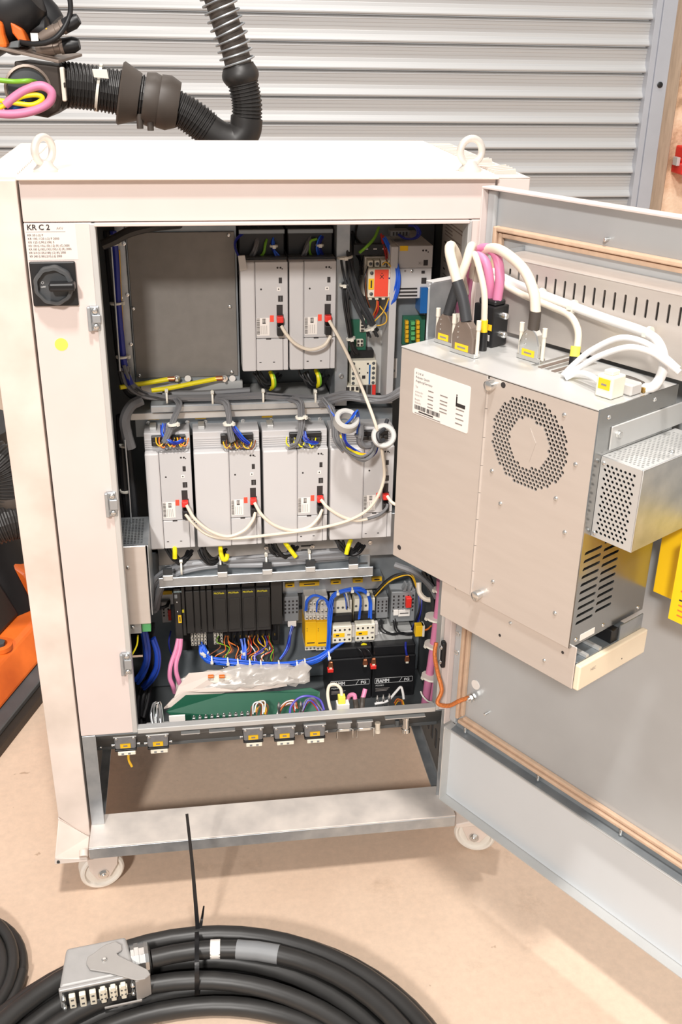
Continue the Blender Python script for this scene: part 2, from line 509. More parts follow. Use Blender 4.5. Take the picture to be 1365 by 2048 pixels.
# guide channel
g = MB().box(2.452, 2.482, 3.345, 3.42, 0, 4.2).box(2.482, 2.55, 3.335, 3.42, 0, 4.2).build('trim_2', 'guide_zinc', None, 0.003)
struct(g)
gb = P(1320.7, 169.7, 3.334)
MB().lathe(gb, (0, -1, 0), [(0, 0.0135), (0.004, 0.0135), (0.006, 0.009)], 20).build('plug', 'black_plastic', g)
# red socket on the wall
p = P(1358, 322, 3.36)
t = thing('wall_socket', 'red plastic plug socket with steel screws on the rough plaster wall', 'socket', (2.72, 3.4, 1.0))
MB().box(2.672, 2.80, 3.30, 3.425, 1.005, 1.06).build('housing', 'red_plastic', t, 0.008, 2)
MB().box(2.682, 2.80, 3.31, 3.425, 1.075, 1.135).build('flap', 'red_plastic', t, 0.008, 2)
MB().cyl((2.70, 3.29, 1.067), (2.70, 3.42, 1.067), 0.022).build('hinge_barrel', 'red_plastic', t)
MB().box(2.655, 2.672, 3.33, 3.38, 1.045, 1.085).build('clip', 'zinc_light', t, 0.002)
# ================================================================== control cabinet
cab = thing('control_cabinet', 'cream steel robot control cabinet on castors, its big door swung open', 'cabinet', (0.375, 0.27, 0))
MB().box(0, 0.75, -0.014, 0.552, 1.4115, 1.417).build('lid', 'lid_paint', cab, 0.0015, 2)
bx('header', 0.002, 0.748, 0, 0.02, 1.3482, 1.4115, 'white_paint', cab, 0.001)
bx('front_post', 0.002, 0.1045, 0, 0.02, 0.374, 1.3470, 'white_paint', cab, 0.0015, 2)
bx('front_post', 0.7125, 0.748, 0, 0.02, 0.374, 1.3470, 'white_paint', cab, 0.0015, 2)
bx('opening_lip', 0.101, 0.1105, -0.004, 0.022, 0.376, 1.3462, 'zinc_light', cab, 0.0015, 2)
bx('opening_lip', 0.7062, 0.7135, -0.004, 0.03, 0.376, 1.3462, 'zinc_light', cab, 0.0015, 2)
bx('opening_lip', 0.1085, 0.7085, -0.006, 0.022, 1.3415, 1.3468, 'white_paint', cab, 0.001)
bx('sill', 0.1105, 0.7062, -0.005, 0.012, 0.3735, 0.3845, 'zinc_light', cab, 0.0012, 2)
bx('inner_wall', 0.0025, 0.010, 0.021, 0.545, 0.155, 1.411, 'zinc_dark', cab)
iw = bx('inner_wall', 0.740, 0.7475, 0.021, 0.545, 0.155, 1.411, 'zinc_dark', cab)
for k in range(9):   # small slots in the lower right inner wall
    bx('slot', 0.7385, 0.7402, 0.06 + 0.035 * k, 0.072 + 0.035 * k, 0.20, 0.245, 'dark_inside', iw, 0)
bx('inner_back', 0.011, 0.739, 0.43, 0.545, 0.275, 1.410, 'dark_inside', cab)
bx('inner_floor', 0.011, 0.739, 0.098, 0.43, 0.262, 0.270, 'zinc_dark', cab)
MB().prism([(0.011, 0.004, 0.3735), (0.011, 0.098, 0.274), (0.011, 0.098, 0.270), (0.011, 0.002, 0.3695)], (0.728, 0, 0)).build('connector_panel', 'zinc_dark', cab)
# legs, rails
for x0, x1 in ((0.003, 0.029), (0.721, 0.747)):
    MB().box(x0, x1, 0.0, 0.003, 0.1515, 0.373).box(x0 if x0 < 0.3 else x1 - 0.003, (x0 + 0.003) if x0 < 0.3 else x1, 0.003, 0.0205, 0.1515, 0.373).build('leg', 'zinc', cab, 0.0006)
mb = MB().box(0.002, 0.7476, -0.065, 0.030, 0.1485, 0.1515)
mat('rail_zinc', (226, 216, 207), 0.45, 0.2, var=0.06, scale=14, rvar=0.08, tint=(204, 196, 190))
fr_ = mb.build('front_rail', 'rail_zinc', cab, 0.0012, 2)
bx('rail_lip', 0.002, 0.7476, -0.065, -0.062, 0.1225, 0.1484, 'zinc', fr_, 0.0006)  # shade of the front face put into the colour, darker than the top
MB().box(0.002, 0.7476, 0.50, 0.545, 0.1225, 0.1515).build('rear_rail', 'zinc', cab, 0.001)
for x0 in (0.003, 0.725):
    MB().box(x0, x0 + 0.022, 0.031, 0.499, 0.124, 0.127).box(x0 if x0 < .3 else x0 + .019, x0 + .003 if x0 < .3 else x0 + .022, 0.031, 0.499, 0.127, 0.153).build('side_rail', 'zinc', cab, 0.0005)
# two small studs on the leg insides
screw((0.0295, 0.02, 0.33), (1, -0.2, 0), 0.002, cab, 'steel_bright', 'stud', 'stud')
screw((0.739, 0.05, 0.335), (-1, -0.2, 0), 0.002, cab, 'steel_bright', 'stud', 'stud')
# side covers
MB().prism([(-0.0605, 0, 0.180), (-0.013, 0, 0.1245), (-0.0018, 0, 0.1245), (-0.0018, 0, 1.411), (-0.0660, 0, 1.411)], (0, 0.548, 0)).build('side_cover', 'white_worn', cab, 0.002, 2)
lv = MB().box(-0.064, -0.003, 0.035, 0.53, 1.411, 1.4122).build('louvre_panel', 'white_worn', cab)
for k in range(24):
    y = 0.05 + 0.019 * k
    MB().prism([(-0.060, y, 1.4122), (-0.060, y + 0.012, 1.4122), (-0.060, y + 0.009, 1.4155)], (0.054, 0, 0)).build('louvre', 'white_worn', lv)
rc = MB().box(0.7525, 0.8055, 0.0, 0.004, 0.124, 1.411).box(0.8025, 0.8055, 0.004, 0.55, 0.124, 1.411).box(0.7525, 0.7555, 0.004, 0.55, 0.124, 1.411).box(0.7555, 0.8025, 0.546, 0.55, 0.124, 1.411)
rc = rc.build('side_cover', 'white_paint', cab, 0.001)
MB().box(0.7560, 0.802, 0.006, 0.544, 1.385, 1.389).build('cover_inside', 'dark_inside', cab)
holes = [rrect(0.005, 0.043 + 0.018 * k, 0.047, 0.0515 + 0.018 * k, 0.002, 2) for k in range(26)]
grille = sheet('vent_grille', rect(0, 0.0, 0.053, 0.55), holes, 0.0015, (0.7525, 0, 1.4125), X, Y_, 'white_worn', cab)
rd = random.Random(5)
for k in range(26):   # the bent fins between the slots
    y = 0.0525 + 0.018 * k
    h = rd.uniform(0.001, 0.004) + (0.006 if k in (0, 1, 2, 3, 8, 9) else 0)
    MB().hexa([(0.758, y, 1.4126), (0.798, y, 1.4126), (0.798, y + 0.002, 1.4126), (0.758, y + 0.002, 1.4126)],
              [(0.760, y, 1.4126 + h * 0.4), (0.796, y, 1.4126 + h * 0.8), (0.796, y + 0.0015, 1.4130 + h * 0.8), (0.760, y + 0.0015, 1.4130 + h * 0.4)]).build('fin', 'white_worn', grille)
# skirts at the base of the covers
for sgn, x0 in ((1, 0), (-1, 0.75)):
    def sx(x): return x if sgn > 0 else 0.7485 - x
    mb = MB(T=lambda x, y, z: (sx(x), y, z))
    mb.hexa([(-0.068, -0.062, 0.113), (-0.003, -0.062, 0.113), (-0.003, -0.001, 0.113), (-0.068, -0.001, 0.113)],
            [(-0.066, -0.060, 0.130), (-0.003, -0.060, 0.121), (-0.003, -0.001, 0.1235), (-0.060, -0.001, 0.1775)])
    mb.hexa([(-0.068, 0.0, 0.113), (-0.003, 0.0, 0.113), (-0.003, 0.56, 0.113), (-0.068, 0.56, 0.113)],
            [(-0.0615, 0.0, 0.1775), (-0.003, 0.0, 0.1235), (-0.003, 0.56, 0.1235), (-0.0615, 0.56, 0.1775)])
    sk = mb.build('base_skirt', 'white_worn', cab, 0.002)
    if sgn > 0:
        p = P(176, 1692, -0.058)
        MB().cyl((-0.010, -0.062, 0.128), (-0.010, -0.052, 0.135), 0.009).build('bolt_head', 'white_worn', sk)
        MB().cyl((-0.060, -0.0635, 0.120), (-0.060, -0.060, 0.1205), 0.003).build('drain_hole', 'dark_inside', sk)
# castors
def castor(x, y, ang):
    ca, sa = math.cos(ang), math.sin(ang)
    T = lambda a, b, z: (x + a * ca - b * sa, y + a * sa + b * ca, z)   # b = axle direction
    f = MB(T)
    f.box(-0.05, 0.05, -0.038, 0.038, 0.1085, 0.1125)
    f.lathe((0, 0, 0.096), (0, 0, 1), [(0, 0.026), (0.005, 0.03), (0.0125, 0.03)], 20)
    for sgn in (-1, 1):
        pr = [(-0.030, 0.097), (0.034, 0.097), (0.030, 0.06), (0.012, 0.032), (-0.012, 0.032), (-0.026, 0.06)]
        f.prism([(a, sgn * 0.021 - 0.0015, z) for a, z in pr], (0, 0.003, 0))
    f.box(-0.030, 0.034, -0.0215, 0.0215, 0.094, 0.097)
    fo = f.build('castor', 'white_worn', cab, 0.0008)
    w = MB(T)
    w.lathe((0, -0.0165, 0.045), (0, 1, 0), [(0.003, 0.010), (0.003, 0.022), (0.0055, 0.026), (0.0055, 0.034), (0.0, 0.037), (0.0, 0.041), (0.004, 0.045), (0.029, 0.045), (0.033, 0.041), (0.033, 0.037), (0.0275, 0.034), (0.0275, 0.026), (0.030, 0.022), (0.030, 0.010)], 36)
    w.build('wheel', 'nylon_wheel', fo)
    a = MB(T)
    a.cyl((0, -0.032, 0.045), (0, 0.032, 0.045), 0.0045)
    for sgn in (-1, 1):
        a.lathe((0, sgn * 0.023, 0.045), (0, sgn, 0), [(0, 0.011), (0.0015, 0.011)], 18)
        a.lathe((0, sgn * 0.0245, 0.045), (0, sgn, 0), [(0, 0.008), (0.005, 0.008)], 6, False)
    a.build('axle', 'steel_bright', fo)
castor(0.014, -0.005, math.radians(14)); castor(0.815, 0.0, math.radians(-22))
castor(-0.005, 0.49, math.radians(60)); castor(0.775, 0.49, math.radians(-40))
# lifting eyes
def eye(x, y, ang, parent=cab):
    c, s = math.cos(ang), math.sin(ang)
    mb = MB()
    mb.lathe((x, y, 1.417), Z, [(0, 0.0185), (0.004, 0.0185), (0.009, 0.0135), (0.014, 0.011), (0.017, 0.009)], 24)
    mb.torus((x, y, 1.4485), (c, s, 0), 0.0195, 0.0058, 36, 12)
    mb.build('lifting_eye', 'cast_eye', parent)
mat('cast_eye', (226, 220, 212), 0.35, 0.4, var=0.05, scale=50)
eye(0.038, 0.045, math.radians(-36)); eye(0.716, 0.045, math.radians(-78))
# strike plates for the door latches
for x0, x1, z0, z1 in ((0.0885, 0.1055, 1.1775, 1.2175), (0.090, 0.1075, 0.8455, 0.8915), (0.0915, 0.109, 0.514, 0.5615)):
    c = MB().box(x0, x1, -0.0075, 0.0, z0, z1).box(x0 - 0.002, x0 + 0.004, -0.012, -0.004, z0, z1).build('latch_keeper', 'zinc', cab, 0.0015, 2)
    MB().box(x0 + 0.005, x1 + 0.002, -0.0105, -0.0073, z0 + 0.013, z1 - 0.013).build('keeper_ridge', 'zinc', c, 0.002, 2)
    for z in (z0 + 0.007, z1 - 0.007):
        screw(((x0 + x1) / 2 + 0.002, -0.0075, z), (0, -1, 0), 0.0055, c, 'steel_bright')
# rating sticker
st = bx('rating_sticker', 0.0032, 0.0800, -0.0004, 0.0, 1.2905, 1.3462, 'sticker_cream', cab, 0)
Xs, Zs = X, Z
text('KR C 2', 0.0115, (0.0065, -0.0005, 1.3368), X, Z, 'ink', st, bold=0.02)
text('AKV', 0.0052, (0.051, -0.0005, 1.3372), X, Z, 'ink_soft', st)
bx('rule_line', 0.0045, 0.064, -0.0007, -0.0004, 1.3335, 1.3339, 'ink_soft', st, 0)
for k, s in enumerate(('KR 30 (-2) P', 'KR 100, /120 (-2) P 2000', 'KR 125 (L90,L100) S', 'KR 150 (L110,L130) (-2) (K) (C) 2000', 'KR 180 (L100,L130,L150) (-2) (K) 2000', 'KR 210 (L150,L180) (-2) (K) 2000', 'KR 240 (L180,L210) (-2) 2000')):
    text(s, 0.0047, (0.0062, -0.0005, 1.3272 - 0.0054 * k), X, Z, 'ink', st, sx=0.86 if k > 2 else 1.0)
MB().lathe((0.0405, 0.0, 1.1545), (0, -1, 0), [(0, 0.0105), (0.0004, 0.0105)], 28).build('dot_sticker', 'yellow_dot', cab)
# main switch
sw = bx('main_switch', 0.0045, 0.0745, -0.006, 0.0, 1.2185, 1.2885, 'black_plastic', cab, 0.002, 2)
ring = []
for k in range(60):
    a = 2 * math.pi * k / 60
    ring.append((0.0305 + 0.0007 * math.cos(a * 9)) )
mb = MB(); cx, cz = 0.0400, 1.2535
vs = []; fs = []
pr = [(-0.006, 1.0), (-0.017, 1.0), (-0.021, 0.95), (-0.021, 0.80), (-0.012, 0.78)]
for (y, s) in pr:
    for k in range(60):
        a = 2 * math.pi * k / 60; r = ring[k] * s
        vs.append((cx + r * math.cos(a), y, cz + r * math.sin(a)))
for i in range(len(pr) - 1):
    for k in range(60):
        k2 = (k + 1) % 60; fs.append((i * 60 + k, i * 60 + k2, (i + 1) * 60 + k2, (i + 1) * 60 + k))
fs.append(tuple(4 * 60 + k for k in range(60)))
mb.add(vs, fs, True).build('dial_ring', 'dark_grey_paint', sw)
bx('switch_grip', 0.034, 0.0735, -0.034, -0.011, 1.2475, 1.2605, 'black_plastic', sw, 0.003, 2)
bx('grip_slot', 0.036, 0.072, -0.0345, -0.0338, 1.2535, 1.2560, 'black_gloss', sw, 0)
text('O', 0.0062, (0.0205, -0.0123, 1.2555), X, Z, 'print_white', sw)
text('OFF', 0.0045, (0.0195, -0.0123, 1.2495), X, Z, 'print_white', sw)
# instruction sheet on the inner right wall
ls = bx('instruction_sheet', 0.7392, 0.7400, 0.125, 0.30, 1.06, 1.328, 'sticker_grey', cab, 0)
rd = random.Random(2)
z = 1.312
for blk in range(5):
    bx('print_line', 0.7389, 0.7392, 0.265, 0.278, z - 0.003, z, 'ink', ls, 0)
    z -= 0.011
    for k in range(5):
        bx('print_line', 0.7389, 0.7392, 0.278 - rd.uniform(0.05, 0.13), 0.278, z - 0.002, z, 'ink_soft', ls, 0)
        z -= 0.0062
    z -= 0.008

# ================================================================== the open door (part of the cabinet)
mat('door_zinc', (198, 202, 204), 0.42, 0.35, var=0.06, scale=3, rvar=0.06, tint=(188, 191, 193))
mat('door_pan', (216, 220, 223), 0.5, 0.1, var=0.03, scale=4)
dr = MB(DW).box(0.002, 0.735, -0.024, -0.021, 0.360, 1.400).build('door', 'door_zinc', cab)
rim = MB(DW).box(0.0, 0.737, -0.026, 0.0, 1.400, 1.4035).box(0.0, 0.0028, -0.026, 0.0, 0.362, 1.400).box(0.7345, 0.737, -0.026, 0.0, 0.362, 1.400)
rim.build('rim', 'white_paint', dr, 0.0006)
MB(DW).box(0.003, 0.020, -0.021, -0.012, 0.368, 1.398).build('stiffener', 'door_zinc', dr, 0.003, 2)
# lower pan with its own rim
MB(DW).box(0.006, 0.733, -0.022, -0.018, 0.176, 0.352).build('kick_panel', 'door_pan', dr)
MB(DW).box(0.004, 0.735, -0.021, 0.003, 0.3555, 0.3585).box(0.004, 0.0065, -0.021, 0.003, 0.172, 0.3555).box(0.7325, 0.735, -0.021, 0.003, 0.172, 0.3555).box(0.004, 0.735, -0.021, 0.003, 0.172, 0.175).build('kick_rim', 'zinc_light', dr, 0.0008)
MB(DW).hexa([(0.020, -0.0205, 0.3588), (0.733, -0.0205, 0.3588), (0.733, -0.001, 0.3588), (0.020, -0.001, 0.3588)],
            [(0.020, -0.0205, 0.376), (0.733, -0.0205, 0.376), (0.733, -0.016, 0.362), (0.020, -0.016, 0.362)]).build('ledge', 'zinc_dull', dr)
# foam gasket: two strips side by side on each edge
for a, b in ((0.0, 0.0), (0.009, 0.004)):
    w = 0.0075
    MB(DW).box(0.022 + a, 0.022 + a + w, -0.021, -0.008 - b, 0.385 + a, 1.344 - a).build('gasket', 'gasket_tan', dr, 0.002, 2)
    MB(DW).box(0.690 - a - w, 0.690 - a, -0.021, -0.008 - b, 0.385 + a, 1.344 - a).build('gasket', 'gasket_tan', dr, 0.002, 2)
    MB(DW).box(0.022 + a + w, 0.690 - a - w, -0.021, -0.008 - b, 1.344 - a - w, 1.344 - a).build('gasket', 'gasket_tan', dr, 0.002, 2)
    MB(DW).box(0.022 + a + w, 0.690 - a - w, -0.021, -0.008 - b, 0.3772 + a, 0.3772 + a + w).build('gasket', 'gasket_tan', dr, 0.002, 2)
for u in (0.049, 0.235, 0.42, 0.58):
    screw(DW(u, -0.012, 0.364), (0, 0, 1), 0.0033, dr, 'steel_bright', 'stud', 'stud')
for u, z in ((0.235, 1.354), (0.094, 0.432)):
    screw(DW(u, -0.021, z), DN, 0.0028, dr, 'steel_bright', 'stud', 'stud')
for z in (0.574, 0.532):
    screw(DW(0.011, -0.012, z), DN, 0.0055, dr, 'steel_bright', 'rivet', 'rivet')
q = DW(0.058, -0.021, 0.452)
MB().lathe(q, DN, [(0, 0.004), (0.022, 0.004)], 14).build('earth_stud', 'steel_bright', dr)
MB().lathe(q + DN * 0.004, DN, [(0, 0.0085), (0.005, 0.0085)], 6, False).build('earth_nut', 'steel_bright', dr)
MB().lathe(q + DN * 0.012, DN, [(0, 0.008), (0.006, 0.008)], 6, False).build('earth_nut', 'steel_bright', dr)
MB().lathe(DW(0.058, -0.021, 0.478), DN, [(0, 0.010), (0.0015, 0.010)], 20).build('earth_symbol', 'paper', dr)
# paper sheet taped to the door
bx('paper_slip', 0.225, 0.299, -0.0208, -0.0204, 1.270, 1.304, 'paper', dr, 0, T=DW)
# hinge block on the frame
hb = bx('hinge_block', 0.7072, 0.7162, -0.0175, -0.0042, 0.486, 0.545, 'black_plastic', cab, 0.003, 2)
for z in (0.498, 0.532):
    screw((0.7075, -0.012, z), (-0.8, -0.6, 0), 0.005, hb, 'steel_bright')
# ================================================================== plates and trays inside the cabinet (parts of it)
bx('mounting_plate', 0.012, 0.738, 0.362, 0.372, 0.64, 1.405, 'zinc_dark', cab, 0)
lowp = bx('mounting_plate', 0.11, 0.738, 0.300, 0.306, 0.272, 0.61, 'zinc_dull', cab, 0)
fr = bx('plate_frame', 0.1405, 0.3400, 0.2445, 0.30, 0.984, 1.330, 'zinc_dull', cab, 0.001)
bp_ = bx('blank_plate', 0.1435, 0.3360, 0.2405, 0.2445, 1.0170, 1.2890, 'grey_plate', cab, 0.0008)
for px, py in ((458, 470), (460, 613), (267, 617), (279, 751), (464, 744)):
    screw(P(px, py, 0.2405), (0, -1, 0), 0.0042, bp_, 'steel_bright')
fl = bx('side_flange', 0.1225, 0.1400, 0.236, 0.31, 1.005, 1.320, 'zinc', cab, 0.001)
for px, py in ((248, 487), (255, 589), (262, 688), (242, 595), (252, 724)):
    screw(P(px, py, 0.236), (0, -1, 0), 0.0036, fl, 'steel_bright', 'rivet', 'rivet')
bx('earth_bar', 0.150, 0.3440, 0.2330, 0.2440, 0.9880, 1.0080, 'zinc_light', cab, 0.001)
for px, py in ((354, 757), (449, 757)):
    p = P(px, py, 0.232)
    e = MB().lathe(p, (0, -1, 0), [(0, 0.0065), (0.0015, 0.0065)], 16).lathe(p, (0, -1, -0.05), [(0.0015, 0.0052), (0.006, 0.0052)], 6, False).lathe(p, (0, -1, 0), [(0.006, 0.003), (0.014, 0.003)], 10).build('earth_bolt', 'steel_bright', cab)
for px, py in ((376, 757), (465, 757)):
    MB().lathe(P(px, py, 0.2330), (0, -1, 0), [(0, 0.0062), (0.0004, 0.0062)], 20).build('earth_symbol', 'paper', cab)
# top strap and its bolts
bx('top_strap', 0.150, 0.300, 0.20, 0.24, 1.331, 1.336, 'zinc', cab, 0)
# cable trays
tr = MB().box(0.168, 0.505, 0.186, 0.216, 0.9780, 0.9805).box(0.168, 0.505, 0.186, 0.189, 0.9660, 0.9780).build('cable_tray', 'zinc', cab, 0.001)
sf = bx('shelf', 0.128, 0.520, 0.198, 0.36, 0.9480, 0.9620, 'zinc_light', cab, 0.0012)
rb = bx('rivet_rail', 0.135, 0.640, 0.224, 0.30, 0.904, 0.9475, 'zinc_dull', cab, 0.001)
for px in (297, 375, 411, 486, 543, 618, 640):
    screw(P(px, 846 - (px - 297) * 0.025, 0.224), (0, -1, 0), 0.0042, rb, 'steel_bright', 'rivet', 'rivet')
for px in (306, 400, 533, 690):
    q = P(px, 838 - (px - 297) * 0.02, 0.2235)
    bx('yellow_tag', q.x - 0.009, q.x + 0.012, 0.2230, 0.2240, q.z - 0.002, q.z + 0.005, 'yellow_label', rb, 0)
t2 = MB().box(0.163, 0.597, 0.150, 0.190, 0.609, 0.611).box(0.163, 0.597, 0.150, 0.153, 0.611, 0.631).box(0.163, 0.597, 0.187, 0.190, 0.611, 0.64)
t2 = t2.build('cable_tray', 'zinc', cab, 0.001)
for px in (336, 445, 535, 621, 707):
    q = P(px, 1150 - (px - 336) * 0.06, 0.149)
    w = 0.009
    MB().box(q.x - w, q.x + w, 0.1455, 0.1535, q.z + 0.001, q.z + 0.014).build('tray_slot', 'dark_inside', t2, 0)
    MB().box(q.x - w - 0.001, q.x + w + 0.001, 0.144, 0.150, q.z - 0.011, q.z + 0.001).build('tray_clip', 'zinc_light', t2, 0.001)
q = P(727, 1127, 0.149)
bx('tray_slot', q.x - 0.009, q.x + 0.009, 0.1492, 0.1502, q.z - 0.002, q.z + 0.002, 'dark_inside', t2, 0)
bp2 = bx('lower_back_plate', 0.16, 0.70, 0.255, 0.30, 0.601, 0.70, 'zinc', cab, 0.001)
for px, py in ((533, 1095), (625, 1093), (684, 1096), (741, 1085)):
    screw(P(px, py, 0.2545), (0, -1, 0), 0.0045, bp2, 'steel_bright', 'rivet', 'rivet')
for k in range(3):
    q = P(612, 1092 + 8 * k, 0.2545)
    bx('vent_slot', q.x - 0.010, q.x + 0.010, 0.2542, 0.2552, q.z - 0.0012, q.z + 0.0012, 'dark_inside', bp2, 0)
# dividing column right of the upper drives and plate behind the contactors
bx('divider', 0.5215, 0.5470, 0.222, 0.362, 0.955, 1.320, 'zinc', cab, 0.001)
cp = bx('contactor_plate', 0.5475, 0.6450, 0.300, 0.310, 0.950, 1.330, 'zinc_dull', cab, 0)
bx('blue_grey_plate', 0.553, 0.625, 0.262, 0.30, 0.965, 1.095, 'zinc_light', cab, 0.001)
for px, py in ((682, 788), (683, 752)):
    screw(P(px, py, 0.2215), (0, -1, 0), 0.005, cab, 'steel_bright', 'rivet', 'rivet')

# ================================================================== servo drives
def drive(x0, x1, yf, zb, zt, wide, label, upper):
    t = thing('servo_drive', label, 'drive', ((x0 + x1) / 2, yf + 0.08, zb), 'servo drives on the mounting plate')
    R = x1 - 0.0012
    xs = x1 - 0.0605        # seam between plain cover and control module
    dp = 0.135 if upper else 0.125
    ztop = zt + (0.0 if upper else 0.034)
    bx('housing', x0 + 0.001, R, yf + 0.016, yf + dp, zb, ztop, 'drive_grey', t, 0.0015, 2)
    bx('side_cover', x0 + 0.0006, xs - 0.0006, yf - 0.003, yf + 0.016, zb, zt, 'drive_grey_light', t, 0.003, 2)
    zs = zt - 0.142
    bx('module_front', xs, R, yf, yf + 0.016, zs, zt - 0.0004, 'drive_grey', t, 0.001)
    bx('terminal_cover', xs, R - 0.0095, yf + 0.0004, yf + 0.016, zb, zs - 0.0012, 'drive_grey_light', t, 0.001)
    bx('edge_strip', R - 0.0088, R, yf + 0.001, yf + 0.016, zb, zs - 0.0012, 'drive_grey_light', t, 0.001)
    bx('cover_notch', R - 0.041, R - 0.032, yf - 0.0003, yf + 0.002, zs - 0.0022, zs - 0.0002, 'ink', t, 0)
    for dx in (0.0525, 0.027):
        bx('cover_slot', R - dx - 0.002, R - dx + 0.002, yf - 0.0001, yf + 0.002, zt - 0.189, zt - 0.1875, 'ink', t, 0)
    for dx, dz, r in ((0.0185, 0.0112, 0.0019), (0.0130, 0.0112, 0.0019), (0.0100, 0.0132, 0.0012)):
        MB().lathe((R - dx, yf - 0.0002, zt - dz), (0, 1, 0), [(0, r), (0.001, r)], 12).build('lamp_window', 'ink', t)
    def port(name, a, b, c, d, m, y0=-0.0003, y1=0.002):
        return bx(name, R - a, R - b, yf + y0, yf + y1, zt - d, zt - c, m, t, 0.0003)
    port('port', 0.0165, 0.0105, 0.029, 0.0395, 'ink')
    port('selector', 0.0200, 0.0135, 0.047, 0.0535, 'paper')
    port('selector_dot', 0.0180, 0.0155, 0.0487, 0.0515, 'ink', -0.0005)
    pr = port('port', 0.0180, 0.0090, 0.062, 0.0735, 'ink')
    MB().box(R - 0.0135, R - 0.0128, yf - 0.0006, yf, zt - 0.072, zt - 0.064).build('port_rib', 'terminal_grey', pr)
    port('port', 0.0210, 0.0095, 0.079, 0.097, 'ink')
    port('port', 0.0210, 0.0080, 0.097, 0.1365, 'ink')
    rp = bx('red_plug', R - 0.0215, R - 0.0090, yf - 0.013, yf, zt - 0.1105, zt - 0.0985, 'red_plastic', t, 0.002, 2)
    if True:
        bx('black_plug', R - 0.0215, R - 0.0095, yf - 0.016, yf, zt - 0.1345, zt - 0.1165, 'black_plastic', t, 0.002, 2)
    port('red_sticker', 0.0335, 0.0262, 0.0985, 0.111, 'red_sticker')
    lb = port('type_label', 0.0585, 0.0345, 0.103, 0.1365, 'paper', -0.0003, 0.001)
    rd = random.Random(4)
    z = zt - 0.1035
    while z > zt - 0.134:
        h = rd.choice((0.0005, 0.0009, 0.0013))
        bx('barcode_bar', R - 0.0580, R - 0.0525, yf - 0.0005, yf - 0.0003, z - h, z, 'ink', lb, 0)
        z -= h + rd.choice((0.0006, 0.0009))
    bx('logo_block', R - 0.0475, R - 0.0415, yf - 0.0005, yf - 0.0003, zt - 0.114, zt - 0.1045, 'ink', lb, 0)
    for k in range(3):
        bx('logo_gap', R - 0.0468 + 0.0019 * k, R - 0.0460 + 0.0019 * k, yf - 0.0007, yf - 0.0005, zt - 0.112, zt - 0.1055, 'paper', lb, 0)
    for k in range(4):
        bx('print_line', R - 0.0505 + 0.0035 * k, R - 0.0498 + 0.0035 * k, yf - 0.0005, yf - 0.0003, zt - 0.134, zt - 0.1175, 'ink_soft', lb, 0)
    MB().lathe((R - 0.049, yf - 0.0002, zt - 0.050), (0, 1, 0), [(0, 0.0018), (0.001, 0.0018)], 12).build('screw_hole', 'ink', t)
    if upper:
        bx('terminal_head', x0 + 0.002, R - 0.001, yf + 0.045, yf + 0.15, zt + 0.0005, zt + 0.050, 'black_plastic', t, 0.002)
        bx('head_rim', x0 + 0.002, R - 0.001, yf + 0.040, yf + 0.045, zt + 0.042, zt + 0.050, 'zinc_dull', t, 0.001)
        bx('top_slope', x0 + 0.001, R, yf + 0.016, yf + 0.044, zt + 0.0005, zt + 0.004, 'dark_grey_paint', t, 0.001)
    else:
        # ribbed hood above the front covers, with a black terminal well
        for k in range(5):
            bx('hood_rib', x0 + 0.002, R - 0.001, yf + 0.0145, yf + 0.0165, zt + 0.003 + 0.0042 * k, zt + 0.0055 + 0.0042 * k, 'drive_grey', t, 0)
        wx1 = R - (0.012 if wide else 0.008); wx0 = wx1 - (0.064 if not wide else 0.062)
        bx('terminal_well', wx0, wx1, yf + 0.008, yf + 0.03, zt + 0.0105, zt + 0.030, 'black_plastic', t, 0.001)
        for k in range(6):
            xx = wx0 + 0.006 + k * (wx1 - wx0 - 0.012) / 5
            bx('terminal', xx - 0.0035, xx + 0.0035, yf + 0.004, yf + 0.009, zt + 0.0125, zt + 0.020, 'module_black', t, 0.0005)
        bx('top_clip', x0 + 0.012, x0 + 0.024, yf + 0.03, yf + 0.06, ztop, ztop + 0.006, 'zinc_light', t, 0.0005)
    return t
drive(0.3420, 0.4305, 0.20, 1.0380, 1.2425, False, 'upper grey servo drive beside the blank steel plate', True)
drive(0.4315, 0.5200, 0.20, 1.0385, 1.2425, False, 'upper grey servo drive beside the loose dark grey wires', True)
drive(0.1515, 0.2395, 0.16, 0.6915, 0.8950, False, 'narrow grey servo drive, leftmost in the lower row', False)
drive(0.2430, 0.3715, 0.16, 0.6915, 0.8940, True, 'wide grey servo drive beside the narrow lower one', False)
drive(0.3750, 0.5030, 0.16, 0.6915, 0.8920, True, 'wide grey servo drive in the middle of the lower row', False)
drive(0.5062, 0.6345, 0.16, 0.6925, 0.8910, True, 'wide grey servo drive under the grey ferrite rings', False)

# ================================================================== white data cables from drive to drive
def data_cable(pts, label, m='cable_cream', r=0.0032):
    o = cable('data_cable', [P(*p) for p in pts], r, m, None, 10, 8)
    return tag(o, label, 'cable', 'data cables looped between the drives')
data_cable([(563, 652, .186), (573, 668, .178), (592, 688, .176), (620, 699, .176), (648, 691, .178), (662, 672, .184)], 'short cream cable looped between the two upper drives')
data_cable([(659, 641, .186), (680, 678, .172), (703, 725, .168), (730, 790, .145), (752, 850, .112), (765, 905, .118), (768, 960, .126), (745, 1010, .128), (705, 1038, .13), (640, 1056, .132), (540, 1070, .134), (460, 1077, .136), (415, 1069, .138), (385, 1045, .142), (371, 1028, .146)],
           'long cream cable hanging from an upper drive down to the leftmost lower one')
data_cable([(373, 1010, .146), (390, 1038, .136), (420, 1062, .134), (455, 1073, .134), (487, 1062, .136), (505, 1042, .14), (511, 1024, .146)], 'cream cable sagging from the narrow drive to the next wide one')
